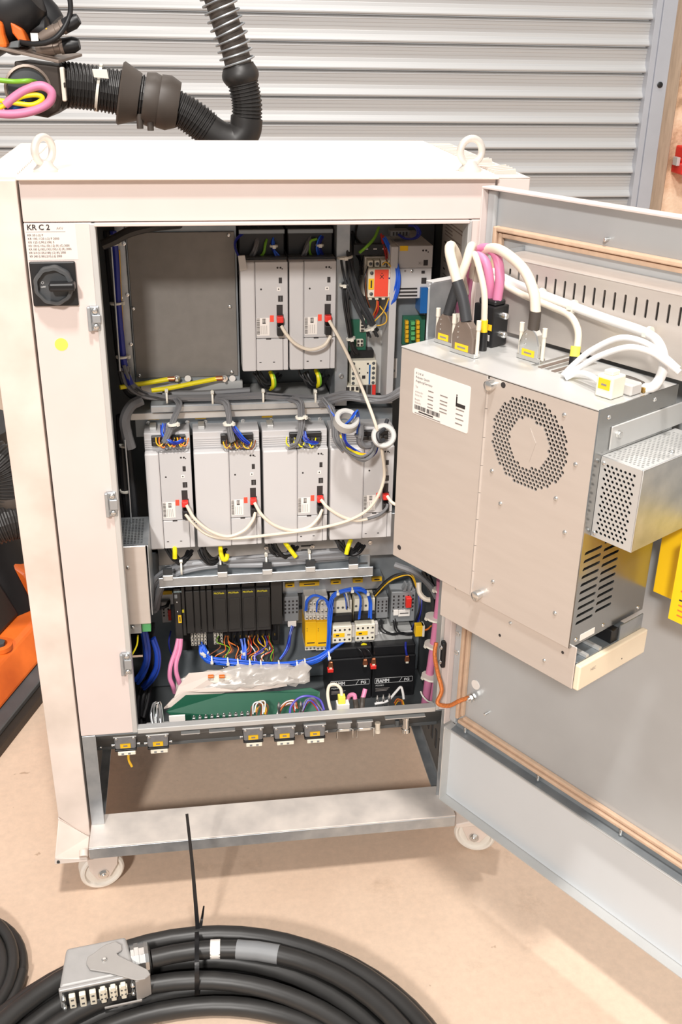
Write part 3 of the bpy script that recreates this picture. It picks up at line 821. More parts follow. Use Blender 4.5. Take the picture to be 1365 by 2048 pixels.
data_cable([(509, 1005, .146), (524, 1030, .136), (550, 1051, .134), (585, 1061, .134), (618, 1054, .136), (637, 1036, .14), (645, 1018, .146)], 'cream cable sagging between the two middle lower drives')
data_cable([(642, 999, .146), (657, 1016, .136), (684, 1033, .133), (712, 1041, .133), (735, 1038, .136)], 'cream cable leaving the middle lower drive to the right')
data_cable([(735, 1038, .136), (758, 1030, .138), (772, 1018, .142), (776, 1008, .146)], 'grey cable end curling up into the rightmost lower drive', 'cable_grey')
data_cable([(775, 992, .146), (783, 1003, .136), (792, 1009, .13), (806, 1012, .12), (830, 1020, .10)], 'cream cable running behind the computer from the rightmost lower drive')

# ================================================================== power supply, contactors and their wiring
t = thing('power_supply', 'tall grey power supply module with a white side strip and three vent slots', 'power supply', (0.66, 0.27, 0.965))
bx('side_strip', 0.6195, 0.6330, 0.196, 0.36, 0.966, 1.2675, 'drive_grey_light', t, 0.0015, 2)
bx('upper_cover', 0.6335, 0.6985, 0.200, 0.36, 1.2275, 1.2680, 'drive_grey', t, 0.001)
bx('lower_cover', 0.6335, 0.6985, 0.2015, 0.36, 1.1705, 1.2268, 'drive_grey_light', t, 0.001)
bx('body', 0.6335, 0.6985, 0.235, 0.36, 0.966, 1.170, 'zinc_dull', t, 0.001)
q = P(808, 496, .2)
bx('yellow_tag', q.x - 0.007, q.x + 0.008, 0.1994, 0.2, q.z - 0.005, q.z + 0.004, 'yellow_label', t, 0)
for px, py, r in ((847, 501, 0.0019), (853, 501, 0.0019), (857, 504, 0.0013)):
    MB().lathe(P(px, py, 0.1998), (0, 1, 0), [(0, r), (0.001, r)], 12).build('lamp_window', 'ink', t)
for (a, b, c, d), m in (((848, 520, 856, 531), 'ink'), ((844, 542, 850, 547), 'ink'), ((844, 556, 853, 567), 'ink')):
    q0 = P(a, b, .1996); q1 = P(c, d, .1996)
    bx('port', q0.x, q1.x, 0.1996, 0.203, q1.z, q0.z, m, t, 0)
text('X1', 0.0075, P(837, 529, .1995), X, Z, 'ink_soft', t)
screw(P(824, 542, .2014), (0, -1, 0), 0.0035, t, 'steel_bright'); MB().lathe(P(811, 542, .2013), (0, 1, 0), [(0, 0.002), (0.001, 0.002)], 10).build('screw_hole', 'ink_soft', t)
for k in range(3):
    q0 = P(799, 576 + 7 * k, .2013); q1 = P(835, 579 + 7 * k, .2013)
    bx('vent_slot', q0.x, q1.x, 0.2012, 0.203, q1.z, q0.z, 'ink', t, 0)
q0 = P(841, 574, .2); q1 = P(853, 625, .2)
bx('blue_connector', q0.x, q1.x, 0.192, 0.235, q1.z, q0.z, 'blue_plastic', t, 0.001)
for z in (1.02, 0.985):
    screw((0.6395, 0.2348, z), (0, -1, 0), 0.0042, t, 'steel_bright')
q0 = P(808, 634, .22); q1 = P(850, 690, .22)
bd = bx('circuit_board', q0.x, q1.x, 0.226, 0.235, q1.z, q0.z, 'board_green', t, 0)
for px in (814, 836):
    for k in range(5):
        a = P(px - 3, 641 + 9 * k, .22); b = P(px + 3, 648 + 9 * k, .22)
        bx('orange_terminal', a.x, b.x, 0.216, 0.226, b.z, a.z, 'wire_amber', bd, 0.0003)
for k in range(4):
    a = P(822, 642 + 10 * k, .22); b = P(829, 649 + 10 * k, .22)
    bx('green_terminal', a.x, b.x, 0.214, 0.226, b.z, a.z, 'green_plastic', bd, 0.0003)
q0 = P(795, 730, .19); q1 = P(801, 768, .19)
bx('rating_label', 0.6345, 0.6465, 0.2340, 0.2350, 1.005, 1.045, 'paper', t, 0)

t = thing('cable_plug', 'grey plug with a navy wire loop above the power supply', 'plug', P(800, 470, .25))
q0 = P(780, 460, .25); q1 = P(818, 471, .25)
bx('shell', q0.x, q1.x, 0.24, 0.27, q1.z, q0.z, 'terminal_grey', t, 0.001)
for k in range(5):
    xx = q0.x + 0.004 + k * 0.0062
    bx('pin_slot', xx, xx + 0.003, 0.239, 0.24, q1.z + 0.002, q0.z - 0.002, 'ink', t, 0)
wires(t, [P(800, 470, .238), P(812, 478, .225), P(830, 477, .22), P(839, 466, .22), P(832, 454, .225), P(820, 452, .235)], 3, 0.003, 0.0016, 'wire_navy')

t = thing('contactor', 'cream contactor with a big red sticker and yellow tag', 'contactor', P(762, 597, .24))
bx('base', 0.5775, 0.6290, 0.235, 0.299, 1.1680, 1.2420, 'terminal_cream', t, 0.001)
bx('front_block', 0.5785, 0.6280, 0.200, 0.235, 1.1730, 1.2270, 'insert_cream', t, 0.0015)
bx('red_sticker', 0.5905, 0.6165, 0.1985, 0.200, 1.1755, 1.2255, 'red_sticker', t, 0.0005)
bx('yellow_tag', 0.5792, 0.5895, 0.1985, 0.200, 1.189, 1.209, 'yellow_label', t, 0)
bx('tag_print', 0.5832, 0.5858, 0.1982, 0.1985, 1.192, 1.206, 'ink', t, 0)
bx('blue_band', 0.6170, 0.6275, 0.1990, 0.200, 1.2080, 1.2105, 'wire_navy', t, 0)
q = Vector((0.6038, 0.1983, 1.2125))
for a in (45, -45):
    MB(lambda x, y, z, a=a: (q.x + x * math.cos(math.radians(a)) - z * math.sin(math.radians(a)), q.y + y, q.z + x * math.sin(math.radians(a)) + z * math.cos(math.radians(a)))).box(-0.005, 0.005, -0.0002, 0.0002, -0.0005, 0.0005).build('sticker_mark', 'ink', t)
MB().lathe((q.x, q.y, q.z + 0.0062), (0, -1, 0), [(0, 0.001), (0.0003, 0.001)], 8).build('sticker_mark', 'ink', t)
for x in (0.5850, 0.6225):
    for z in (1.1805, 1.2190):
        screw((x, 0.1998, z), (0, -1, 0), 0.0034, t, 'terminal_metal' if 'terminal_metal' in MAT else 'zinc_dark')
for k in range(4):
    x = 0.584 + 0.0125 * k
    bx('terminal_tower', x - 0.0045, x + 0.0045, 0.210, 0.236, 1.2275, 1.2400, 'insert_cream', t, 0.0008)
    screw((x, 0.2095, 1.234), (0, -1, 0.3), 0.0032, t, 'zinc_dark')
    bx('foot', x - 0.003, x + 0.003, 0.203, 0.234, 1.1690, 1.1728, 'insert_cream', t, 0)
bx('rear_rail', 0.556, 0.632, 0.236, 0.25, 1.2450, 1.2640, 'dark_inside', t, 0)
for k in range(3):
    bx('white_mark', 0.576 + 0.017 * k, 0.583 + 0.017 * k, 0.2352, 0.236, 1.2550, 1.2570, 'paper', t, 0)
w = thing('wire_loom', 'blue, red and yellow wires wrapped round the red-stickered contactor', 'wires', P(785, 600, .2))
wires(w, [P(770, 478, .23), P(784, 505, .21), P(796, 545, .195), P(794, 580, .195), P(782, 610, .2), P(770, 622, .22)], 6, 0.004, 0.0018, 'wire_blue')
wires(w, [P(762, 470, .25), P(770, 500, .235), P(775, 525, .225)], 3, 0.004, 0.0014, 'wire_red', seed=2)
cable('wire', [P(765, 530, .2), P(773, 524, .195), P(783, 535, .198), P(786, 552, .2)], 0.0011, 'wire_amber', w)
cable('wire', [P(778, 597, .2), P(768, 622, .2), P(752, 640, .2), P(744, 650, .21)], 0.0012, 'wire_amber', w)
cable('wire', [P(760, 612, .21), P(773, 630, .2), P(772, 645, .2), P(758, 651, .2), P(745, 648, .21)], 0.0012, 'wire_amber', w)
wires(w, [P(736, 535, .2), P(731, 555, .19), P(732, 590, .2), P(740, 615, .21)], 3, 0.0015, 0.0013, ['wire_brown', 'cable_black', 'cable_black'], seed=4)
wires(w, [P(757, 598, .21), P(757, 615, .21), P(750, 632, .22)], 4, 0.005, 0.0015, ['wire_orange', 'wire_brown', 'cable_black', 'wire_red'], seed=5)

w = thing('wire_loom', 'thick dark grey wire bundle hanging beside the red-stickered contactor', 'wires', P(735, 660, .2))
wires(w, [P(690, 468, .26), P(694, 510, .225), P(703, 560, .205), P(720, 610, .2), P(740, 650, .2), P(748, 668, .21)], 12, 0.009, 0.0024, 'cable_dark', seed=7)
tie(w, P(690, 514, .222), (0.1, 0, -1), 0.014); tie(w, P(741, 655, .2), (0.4, 0, -0.9), 0.012)
w = thing('wire_loom', 'slim dark wire bundle falling to the small terminal strip', 'wires', P(705, 690, .2))
wires(w, [P(688, 560, .215), P(690, 600, .21), P(698, 650, .21), P(703, 690, .215), P(712, 705, .22)], 6, 0.005, 0.0022, 'cable_black', seed=9)
tie(w, P(688, 570, .214), (0, 0, -1), 0.008); tie(w, P(702, 677, .21), (0.2, 0, -1), 0.008)
o = cable('earth_wire', [P(758, 455, .25), P(750, 475, .23), P(735, 492, .22), P(720, 505, .23)], 0.0028, 'wire_green', None)
tag(o, 'green earth wire crossing the dark upper compartment', 'wire')
w = thing('wire_loom', 'black wires dropping from the cabinet roof beside the divider', 'wires', P(720, 470, .3))
wires(w, [P(700, 452, .3), P(705, 480, .28), P(712, 510, .26), P(715, 540, .25)], 9, 0.02, 0.0022, ['cable_black', 'cable_dark'], seed=19)

def conn_strip(name, label, px0, py0, px1, py1, Y, cols, rows, m, hm, cat='terminal'):
    a = P(px0, py0, Y); b = P(px1, py1, Y)
    t = thing(name, label, cat, ((a.x + b.x) / 2, Y + 0.02, b.z))
    bx('block', a.x, b.x, Y, Y + 0.03, b.z, a.z, m, t, 0.0008)
    for i in range(cols):
        for j in range(rows):
            x = a.x + (b.x - a.x) * (i + 0.5) / cols; z = b.z + (a.z - b.z) * (j + 0.5) / rows
            w_ = abs(b.x - a.x) / cols * 0.3; h_ = abs(a.z - b.z) / rows * 0.3
            bx('pole', x - w_, x + w_, Y - 0.0015, Y, z - h_, z + h_, hm, t, 0)
    return t
conn_strip('terminal_strip', 'narrow pale terminal strip hidden behind the grey wire bundle', 721, 637, 730, 664, .235, 1, 4, 'terminal_cream', 'ink')
conn_strip('terminal_strip', 'small white four-way terminal on the green board', 714, 679, 727, 693, .235, 2, 2, 'insert_cream', 'ink')
o = bx('circuit_board', *(lambda a, b: (a.x, b.x, 0.2405, 0.252, b.z, a.z))(P(696, 640, .24), P(732, 702, .24)), 'board_green', None, 0)
tag(o, 'green circuit board behind the slim dark wires', 'circuit board')
o = bx('grey_module', *(lambda a, b: (a.x, b.x, 0.245, 0.298, b.z, a.z))(P(694, 600, .24), P(722, 672, .24)), 'zinc_dull', None, 0.001)
tag(o, 'plain grey module behind the dark wires', 'module')

t = thing('contactor', 'small cream contactor with a blue stripe, below the dark wires', 'contactor', (0.578, 0.25, 0.997))
bx('body', 0.5535, 0.6030, 0.220, 0.2615, 0.9970, 1.0465, 'insert_cream', t, 0.001)
bx('rear_base', 0.5535, 0.6000, 0.235, 0.2615, 1.0470, 1.0620, 'black_plastic', t, 0.001)
bx('blue_stripe', 0.5885, 0.5915, 0.2192, 0.220, 0.9985, 1.0380, 'blue_plastic', t, 0)
for k in range(5):
    z = 1.0015 + 0.0098 * k
    for x in (0.5580, 0.5975):
        MB().lathe((x, 0.2195, z), (0, 1, 0), [(0, 0.0032), (0.001, 0.0032)], 12).build('terminal_hole', 'zinc_dark', t)
for x, z, s in ((0.5785, 1.0135, 0.0032), (0.570, 1.022, 0.0013), (0.586, 1.022, 0.0013), (0.570, 1.0305, 0.0013), (0.586, 1.040, 0.0018), (0.570, 1.010, 0.0011), (0.5705, 1.002, 0.0011)):
    bx('face_mark', x - s, x + s, 0.2193, 0.220, z - s, z + s, 'ink', t, 0)
conn_strip('terminal_strip', 'white terminal strip with dark holes under the blue-striped contactor', 692, 772, 719, 794, .222, 3, 2, 'insert_cream', 'ink')
t = thing('fuse_holder', 'black and red fuse holder beside the white terminal strip', 'fuse holder', P(740, 795, .23))
a, b = P(724, 768, .222), P(752, 796, .222)
bx('body', a.x, b.x, 0.222, 0.26, b.z, a.z, 'terminal_grey', t, 0.001)
for k in range(2):
    x = a.x + 0.003 + 0.009 * k
    bx('slot', x, x + 0.006, 0.2205, 0.222, b.z + 0.004, a.z - 0.003, 'ink', t, 0)
bx('red_tab', b.x - 0.008, b.x - 0.001, 0.2195, 0.222, b.z + 0.003, a.z - 0.002, 'red_plastic', t, 0.0004)

# ================================================================== ferrite rings
def ferrite(c, axis, R, r, h, label):
    mb = MB(); prof = [(-h / 2, r), (-h / 2, R - 0.002), (-h / 2 + 0.002, R), (h / 2 - 0.002, R), (h / 2, R - 0.002), (h / 2, r + 0.002), (h / 2 - 0.002, r), (-h / 2, r)]
    a = Vector(axis).normalized(); e1 = a.orthogonal().normalized(); e2 = a.cross(e1); c = Vector(c); n = 40
    vs = []; fs = []
    for d, q in prof:
        for k in range(n):
            t_ = 2 * math.pi * k / n; vs.append(tuple(c + a * d + (e1 * math.cos(t_) + e2 * math.sin(t_)) * q))
    for i in range(len(prof) - 1):
        for k in range(n):
            k2 = (k + 1) % n; fs.append((i * n + k, i * n + k2, (i + 1) * n + k2, (i + 1) * n + k))
    return tag(mb.add(vs, fs, True).build('ferrite_ring', 'ferrite_grey', None), label, 'ring', 'ferrite rings on the motor cables')
ferrite(P(693, 842, .10), (0.12, -0.55, 0.83), 0.0235, 0.0135, 0.020, 'pale grey ferrite ring with a blue wire looped through it')
ferrite(P(768, 872, .11), (-0.15, -0.85, 0.45), 0.0235, 0.0135, 0.018, 'pale grey ferrite ring half behind the computer housing')
w = thing('wire_loom', 'blue and grey wires threaded through the left ferrite ring', 'wires', P(715, 910, .12))
wires(w, [P(690, 850, .095), P(703, 838, .082), P(712, 824, .085), P(716, 830, .1), P(718, 865, .115)], 4, 0.003, 0.0018, ['wire_blue', 'wire_navy'], seed=3)
wires(w, [P(688, 862, .12), P(693, 885, .118), P(715, 903, .112), P(738, 910, .112), P(752, 900, .12), P(755, 888, .13)], 6, 0.0045, 0.0018, ['wire_navy', 'wire_blue'], seed=13)
wires(w, [P(684, 872, .12), P(692, 892, .116), P(718, 907, .108), P(742, 912, .11)], 2, 0.003, 0.0017, ['wire_amber', 'wire_yellow'], seed=14)
wires(w, [P(683, 880, .12), P(695, 902, .112), P(722, 917, .106), P(742, 908, .11), P(752, 885, .12)], 6, 0.006, 0.0026, 'cable_grey', seed=15)
cable('grey_sleeve', [P(722, 850, .115), P(722, 870, .112), P(720, 882, .11), P(728, 892, .112), P(745, 890, .12)], 0.0065, 'cable_grey', w)
tie(w, P(718, 870, .112), (0, 0, -1), 0.007, material='cable_grey')
cable('sleeve', [P(768, 880, .105), P(760, 882, .095), P(757, 868, .1), P(768, 858, .11), P(775, 840, .13)], 0.004, 'cable_dark', w)
# ================================================================== looms around the drives
def PP(l): return [P(*q) for q in l]
w = thing('wire_loom', 'dark blue and black cables tied along the left inner edge', 'cables', P(240, 760, .22))
cable('cable', PP([(226, 462, .2), (232, 520, .2), (236, 600, .2), (243, 680, .2), (250, 735, .2), (262, 770, .19)]), 0.006, 'wire_navy', w)
cable('cable', PP([(215, 462, .21), (222, 540, .21), (232, 640, .21), (241, 720, .21), (255, 780, .2), (285, 796, .195)]), 0.008, 'cable_black', w)
cable('cable', PP([(238, 500, .225), (241, 580, .225), (247, 680, .225), (251, 730, .22)]), 0.0022, 'wire_amber', w)
cable('steel_rod', PP([(221, 470, .17), (230, 600, .17), (240, 742, .17)]), 0.0018, 'zinc', w)
for px, py in ((226, 488), (233, 606), (245, 713)):
    tie(w, P(px, py, .2), (0.05, 0, -1), 0.011, head=(1, -0.5, 0))
o = cable('black_hose', PP([(205, 490, .16), (228, 480, .16), (262, 463, .16), (310, 452, .17), (360, 447, .2)]), 0.009, 'hose_black')
tag(o, 'black hose bending under the cabinet header at top left', 'hose')
w = thing('wire_loom', 'flat loom of grey cables lying on the upper cable tray', 'cables', P(420, 800, .2))
wires(w, PP([(248, 735, .2), (258, 768, .195), (285, 790, .192), (340, 796, .195), (420, 797, .2), (520, 792, .2), (600, 796, .2), (660, 798, .2)]), 11, 0.009, 0.0034, ['cable_grey', 'cable_grey', 'cable_dark'], name='cable', seed=21)
cable('conduit', PP([(325, 787, .215), (400, 787, .215), (500, 781, .215)]), 0.0065, 'cable_light' if 'cable_light' in MAT else 'cable_grey', w)
for px, py in ((334, 792), (425, 795), (526, 792), (630, 793)):
    tie(w, P(px, py, .197), (1, 0, 0), 0.0135, head=(0, -0.6, 0.8))
w = thing('wire_loom', 'thick grey cables curving across below the contactors', 'cables', P(740, 800, .17))
wires(w, PP([(640, 805, .19), (670, 795, .18), (700, 791, .17), (740, 798, .16), (775, 798, .15), (800, 785, .14), (830, 770, .14)]), 6, 0.006, 0.0042, 'cable_grey', name='cable', seed=23)
o = cable('grey_hose', PP([(283, 800, .19), (262, 812, .18), (250, 838, .175), (254, 868, .175), (262, 896, .175)]), 0.0105, 'cable_grey')
tag(o, 'bent grey hose left of the shelf above the narrow drive', 'hose')
w = thing('wire_loom', 'black cables running down the dark left side beside the narrow drive', 'cables', P(255, 1040, .2))
cable('cable', PP([(240, 830, .22), (244, 900, .22), (250, 980, .22), (258, 1045, .22)]), 0.008, 'cable_black', w)
cable('cable', PP([(256, 895, .21), (262, 950, .21), (268, 1010, .21), (272, 1060, .21)]), 0.007, 'cable_dark', w)
cable('steel_rod', PP([(250, 880, .16), (256, 950, .16), (263, 1045, .16)]), 0.0016, 'zinc', w)
tie(w, P(252, 890, .21), (0, 0, -1), 0.012, head=(1, -0.6, 0)); tie(w, P(252, 981, .22), (0, 0, -1), 0.011, head=(1, -0.6, 0))

def drop(pts, n, blue, label, seed, tiepx=None):
    w = thing('wire_loom', label, 'wires', P(*pts[-1]))
    wires(w, PP(pts), n, 0.005, 0.0024, 'cable_grey', seed=seed)
    wires(w, PP(blue), 5, 0.0045, 0.0014, ['wire_navy', 'wire_blue', 'wire_navy'], seed=seed + 1)
    if tiepx: tie(w, P(*tiepx), (0.1, 0, -1), 0.0095, head=(0.8, -0.6, 0))
drop([(352, 797, .19), (358, 812, .175), (350, 835, .168), (340, 862, .16), (330, 884, .155)], 7, [(327, 848, .17), (326, 868, .165), (338, 882, .155), (352, 886, .156), (366, 880, .16)], 'grey and blue wires dropping into the narrow lower drive', 31, (346, 848, .165))
drop([(430, 800, .19), (452, 806, .175), (458, 830, .168), (460, 860, .16), (466, 884, .155)], 8, [(466, 850, .165), (476, 866, .16), (487, 880, .155), (500, 890, .156)], 'grey and blue wires dropping into the wide drive beside the narrow one', 33, (457, 847, .166))
drop([(580, 797, .19), (600, 806, .176), (602, 835, .168), (602, 860, .16), (594, 886, .155), (580, 892, .155)], 8, [(608, 862, .165), (612, 878, .158), (620, 886, .155), (634, 886, .157)], 'grey and blue wires dropping into the middle lower drive', 35, (602, 834, .168))
drop([(650, 800, .18), (664, 820, .165), (670, 850, .16), (674, 880, .155), (690, 900, .15)], 7, [(660, 812, .17), (664, 824, .165), (672, 834, .16), (678, 850, .165)], 'grey wires bending down toward the left ferrite ring', 37)
for seed, px, py, m in ((41, 316, 888, ['wire_amber', 'wire_orange', 'cable_dark']), (42, 450, 893, ['wire_amber', 'wire_brown', 'cable_dark']), (43, 578, 888, ['wire_yellow', 'cable_dark', 'cable_grey'])):
    w = thing('wire_cluster', {41: 'curled thin wires at the narrow lower drive terminal', 42: 'curled thin wires at the terminal of the second lower drive', 43: 'curled thin wires at the middle lower drive terminal'}[seed], 'wires', P(px + 20, py + 6, .155))
    rd = random.Random(seed)
    for k in range(8):
        x = px + 7 * k
        cable('wire', PP([(x - 4, py - 14, .17), (x - 2 + rd.uniform(-3, 3), py - 2, .157), (x + 4, py + 5 + rd.uniform(-2, 3), .154), (x + 10, py - 2, .158), (x + 12, py - 12, .168)]), 0.0013, m[k % 3], w, 5, 6)
# upper drive heads
def head(px, label, seed):
    w = thing('wire_loom', label, 'wires', P(px + 45, 512, .235))
    wires(w, PP([(px + 38, 458, .27), (px + 36, 480, .245), (px + 30, 500, .23), (px + 24, 514, .235)]), 6, 0.004, 0.0026, 'cable_grey', seed=seed)
    cable('earth_wire', PP([(px + 60, 462, .27), (px + 52, 485, .24), (px + 48, 505, .235), (px + 40, 514, .24)]) if seed == 51 else PP([(px + 52, 478, .24), (px + 40, 483, .235), (px + 37, 500, .235), (px + 41, 512, .24)]), 0.0025, 'wire_green', w)
    bl = [(px + 72, 462, .27), (px + 68, 480, .245), (px + 68, 500, .235), (px + 78, 516, .235)] if seed == 51 else [(px + 70, 464, .26), (px + 58, 478, .24), (px + 54, 495, .235), (px + 60, 510, .238)]
    wires(w, PP(bl), 6, 0.0045, 0.0017, ['wire_navy', 'wire_blue'], seed=seed + 1)
    tie(w, P(bl[1][0], bl[1][1] + 12, .238), (0, 0, -1), 0.0065)
    if seed == 51:
        wires(w, PP([(px + 12, 462, .25), (px - 6, 478, .235), (px - 9, 495, .225), (px - 2, 512, .21)]), 3, 0.002, 0.0017, 'wire_navy', seed=60)
        a = P(px - 4, 511, .195); b = P(px + 14, 541, .195)
        MB().prism([(a.x, 0.191, a.z), (a.x + 0.0125, 0.191, a.z + 0.001), (b.x + 0.001, 0.191, b.z + 0.003), (b.x - 0.013, 0.191, b.z)], (0, 0.004, 0)).build('clear_sleeve', 'sticker_grey', w, 0.001)
head(480, 'grey, green and navy wires over the upper drive beside the plate', 51)
head(582, 'grey, green and navy wires over the upper drive near the contactors', 55)
# wires under the upper drives
def under(px, py, Y, label, seed, n=5, sc=1.0, yel=True, m='cable_black', big=1.0):
    w = thing('wire_loom', label, 'wires', P(px, py + 35 * sc, Y))
    wires(w, PP([(px - 12, py, Y), (px - 6, py + 14 * sc, Y - .004), (px + 6, py + 26 * sc, Y - .006), (px + 22, py + 22 * sc, Y), (px + 32, py + 8 * sc, Y + .02)]), n, 0.008, 0.0026 * big, m, seed=seed)
    if yel:
        cable('earth_wire', PP([(px + 14, py - 2, Y), (px + 19, py + 10 * sc, Y - .012), (px + 20, py + 26 * sc, Y - .012), (px + 14, py + 32 * sc, Y)]), 0.0042, 'wire_yellow', w)
        cable('earth_stripe', PP([(px + 17, py - 2, Y - .003), (px + 23, py + 10 * sc, Y - .0145), (px + 23.5, py + 26 * sc, Y - .0145), (px + 16, py + 33 * sc, Y - .002)]), 0.0022, 'wire_green', w)
    return w
under(527, 746, .235, 'dark wires and yellow earth wire under the left upper drive', 61, 6)
under(618, 742, .235, 'dark wires and yellow earth wire under the right upper drive', 63, 6)
for k, (pts, lb) in enumerate((([(240, 775, .19), (268, 770, .20), (300, 765, .215), (340, 758, .222)], 'short yellow earth lead bolted at the left of the bar under the plate'), ([(303, 781, .2), (340, 776, .205), (390, 766, .214), (436, 757, .222)], 'long yellow earth lead bolted at the right of the bar under the plate'))):
    w = thing('earth_lead', lb, 'wire', P(*pts[-1]), 'yellow earth leads under the blank plate')
    cable('sleeve', PP(pts), 0.0045, 'wire_yellow', w)
    e = P(*pts[-1]); MB().cyl(e - Vector((0.004, 0, 0)), e + Vector((0.009, -0.001, 0.0005)), 0.0048).build('ring_lug', 'copper', w)
# loops under the lower drives
under(352, 1096, .175, 'black wires and yellow earth lead under the narrow drive', 71, 7, 1.0, False, big=1.15)
under(412, 1092, .175, 'black wires and yellow earth lead under the second lower drive', 73, 8, 1.1, False, big=1.15)
under(556, 1086, .175, 'black wires and yellow earth lead under the middle lower drive', 75, 8, 1.1, False, big=1.15)
under(690, 1082, .175, 'black wires and yellow earth lead under the drive below the rings', 77, 8, 1.0, False, big=1.15)
for pts, lb in (([(349, 1090, .17), (350, 1102, .155), (350, 1117, .152)], 'yellow earth lead below the narrow drive'),
                ([(441, 1090, .17), (442, 1105, .155), (446, 1118, .15), (453, 1118, .152), (455, 1108, .158)], 'hooked yellow earth lead below the second lower drive'),
                ([(571, 1086, .17), (580, 1098, .155), (592, 1114, .152)], 'slanting yellow earth lead below the middle lower drive'),
                ([(702, 1080, .17), (697, 1092, .155), (693, 1108, .152)], 'yellow earth lead below the drive under the rings')):
    tag(cable('earth_lead', PP(pts), 0.0046, 'wire_yellow'), lb, 'wire', 'yellow earth leads under the lower drives')
w = thing('wire_loom', 'thick grey cables lying along the lower cable tray', 'cables', P(500, 1135, .17))
mat('cable_light', (140, 142, 146), 0.42, var=0.05)
wires(w, PP([(306, 1215, .21), (310, 1180, .195), (325, 1158, .185), (360, 1136, .175), (430, 1128, .172), (530, 1121, .172), (640, 1113, .172), (705, 1106, .18)]), 8, 0.010, 0.0062, ['cable_light', 'cable_grey'], name='cable', seed=81, seg=8)
for px, py in ((363, 1133), (441, 1126), (532, 1120), (618, 1114)):
    tie(w, P(px, py, .17), (1, 0, 0), 0.017, head=(0, -0.5, 0.85))

# perforated steel box at the lower left
t = thing('terminal_box', 'small steel box with perforated top at the lower left', 'box', (0.12, 0.15, 0.55))
hl = []
for i in range(7):
    for j in range(16):
        hl.append(rrect(0.010 + 0.0062 * i, 0.010 + 0.0068 * j, 0.0145 + 0.0062 * i, 0.0145 + 0.0068 * j, 0.001, 1))
sheet('perforated_top', rrect(0, 0, 0.062, 0.125, 0.004), hl, 0.0015, (0.0905, 0.062, 0.751), X, Y_, 'zinc', t)
bx('front_plate', 0.0905, 0.1475, 0.0605, 0.063, 0.582, 0.7505, 'steel_sheet', t, 0.001)
bx('side_plate', 0.1500, 0.1522, 0.062, 0.187, 0.600, 0.7495, 'zinc', t, 0.0005)
bx('inside', 0.0915, 0.1490, 0.066, 0.184, 0.62, 0.700, 'dark_inside', t, 0)
for px, py in ((256, 1135), (266, 1255)):
    screw(P(px, py, .0605), (0, -1, 0), 0.0034, t, 'steel_bright')
bx('lower_flange', 0.0905, 0.128, 0.064, 0.067, 0.560, 0.583, 'zinc', t, 0)
bx('green_terminal', 0.128, 0.146, 0.072, 0.09, 0.557, 0.580, 'green_plastic', t, 0.001)
o = cable('earth_wire', PP([(276, 1270, .07), (274, 1290, .065), (264, 1310, .06), (255, 1320, .07)]), 0.0016, 'wire_yellow')
tag(o, 'thin yellow earth wire under the perforated steel box', 'wire')
# cables at the lower left
for k, (pts, m, r, lb) in enumerate((
    ([(285, 1260, .10), (290, 1290, .10), (292, 1320, .10), (283, 1345, .11), (272, 1360, .12)], 'cable_blue', 0.0055, 'blue cable curving down nearest the left post'),
    ([(291, 1262, .105), (297, 1295, .105), (296, 1325, .105), (286, 1352, .11), (276, 1366, .12)], 'cable_blue', 0.0045, 'blue cable just right of the leftmost one'),
    ([(304, 1278, .12), (313, 1305, .12), (312, 1335, .12), (300, 1358, .12), (286, 1372, .13)], 'cable_blue', 0.0050, 'outer blue cable bending under the perforated box'),
    ([(308, 1275, .125), (318, 1308, .125), (316, 1340, .125), (304, 1362, .125), (288, 1378, .13)], 'cable_blue', 0.0040, 'outermost blue cable bending toward the floor tray'))):
    tag(cable('blue_cable', PP(pts), r, m), lb, 'cable', 'blue cables at the lower left')
for pts, lb in (([(357, 1278, .185), (352, 1300, .17), (342, 1330, .15), (340, 1355, .14), (346, 1372, .135), (350, 1385, .14)], 'left pink cable dropping from the black module rack'),
                ([(362, 1278, .185), (360, 1300, .17), (353, 1325, .15), (353, 1345, .14), (358, 1362, .135), (362, 1375, .14)], 'right pink cable dropping from the black module rack')):
    tag(cable('pink_cable', PP(pts), 0.0048, 'cable_pink'), lb, 'cable', 'pink cables below the module rack')
w = thing('wire_loom', 'black cables hanging at the bottom left corner', 'cables', P(285, 1440, .1))
wires(w, PP([(300, 1250, .2), (296, 1300, .18), (298, 1350, .16), (290, 1400, .13), (285, 1440, .11)]), 6, 0.012, 0.004, 'cable_black', seed=91)
w = thing('wire_loom', 'clear plastic bag of bright wires standing at the bottom left', 'bag', P(312, 1445, .04))
wires(w, PP([(308, 1448, .03), (306, 1425, .045), (310, 1405, .05), (318, 1412, .05), (322, 1448, .03)]), 5, 0.006, 0.0015, ['steel_bright', 'cable_grey'], seed=93)
# ================================================================== module rack with the yellow lettering
t = thing('module_rack', 'black rack of input modules with yellow lettering', 'rack', (0.30, 0.25, 0.458))
bx('backplane', 0.188, 0.416, 0.232, 0.298, 0.462, 0.598, 'module_black', t, 0.001)
ih = bx('head_module', 0.1885, 0.2035, 0.196, 0.232, 0.4550, 0.5790, 'module_black', t, 0.0015)
text('SIEMENS', 0.0052, (0.1892, 0.1957, 0.5712), X, Z, 'print_grey', ih, sx=0.85, bold=0.03)
bx('head_side', 0.2040, 0.2110, 0.203, 0.232, 0.4620, 0.5800, 'module_black', ih, 0.001)
bx('grey_button', 0.1905, 0.1965, 0.1950, 0.196, 0.5575, 0.5665, 'terminal_grey', ih, 0.0005)
for z in (0.548, 0.5255):
    screw((0.1950, 0.196, z), (0, -1, 0), 0.0019, ih, 'steel_bright')
bx('yellow_tag', 0.1958, 0.2025, 0.1950, 0.196, 0.4985, 0.5170, 'yellow_label', ih, 0)
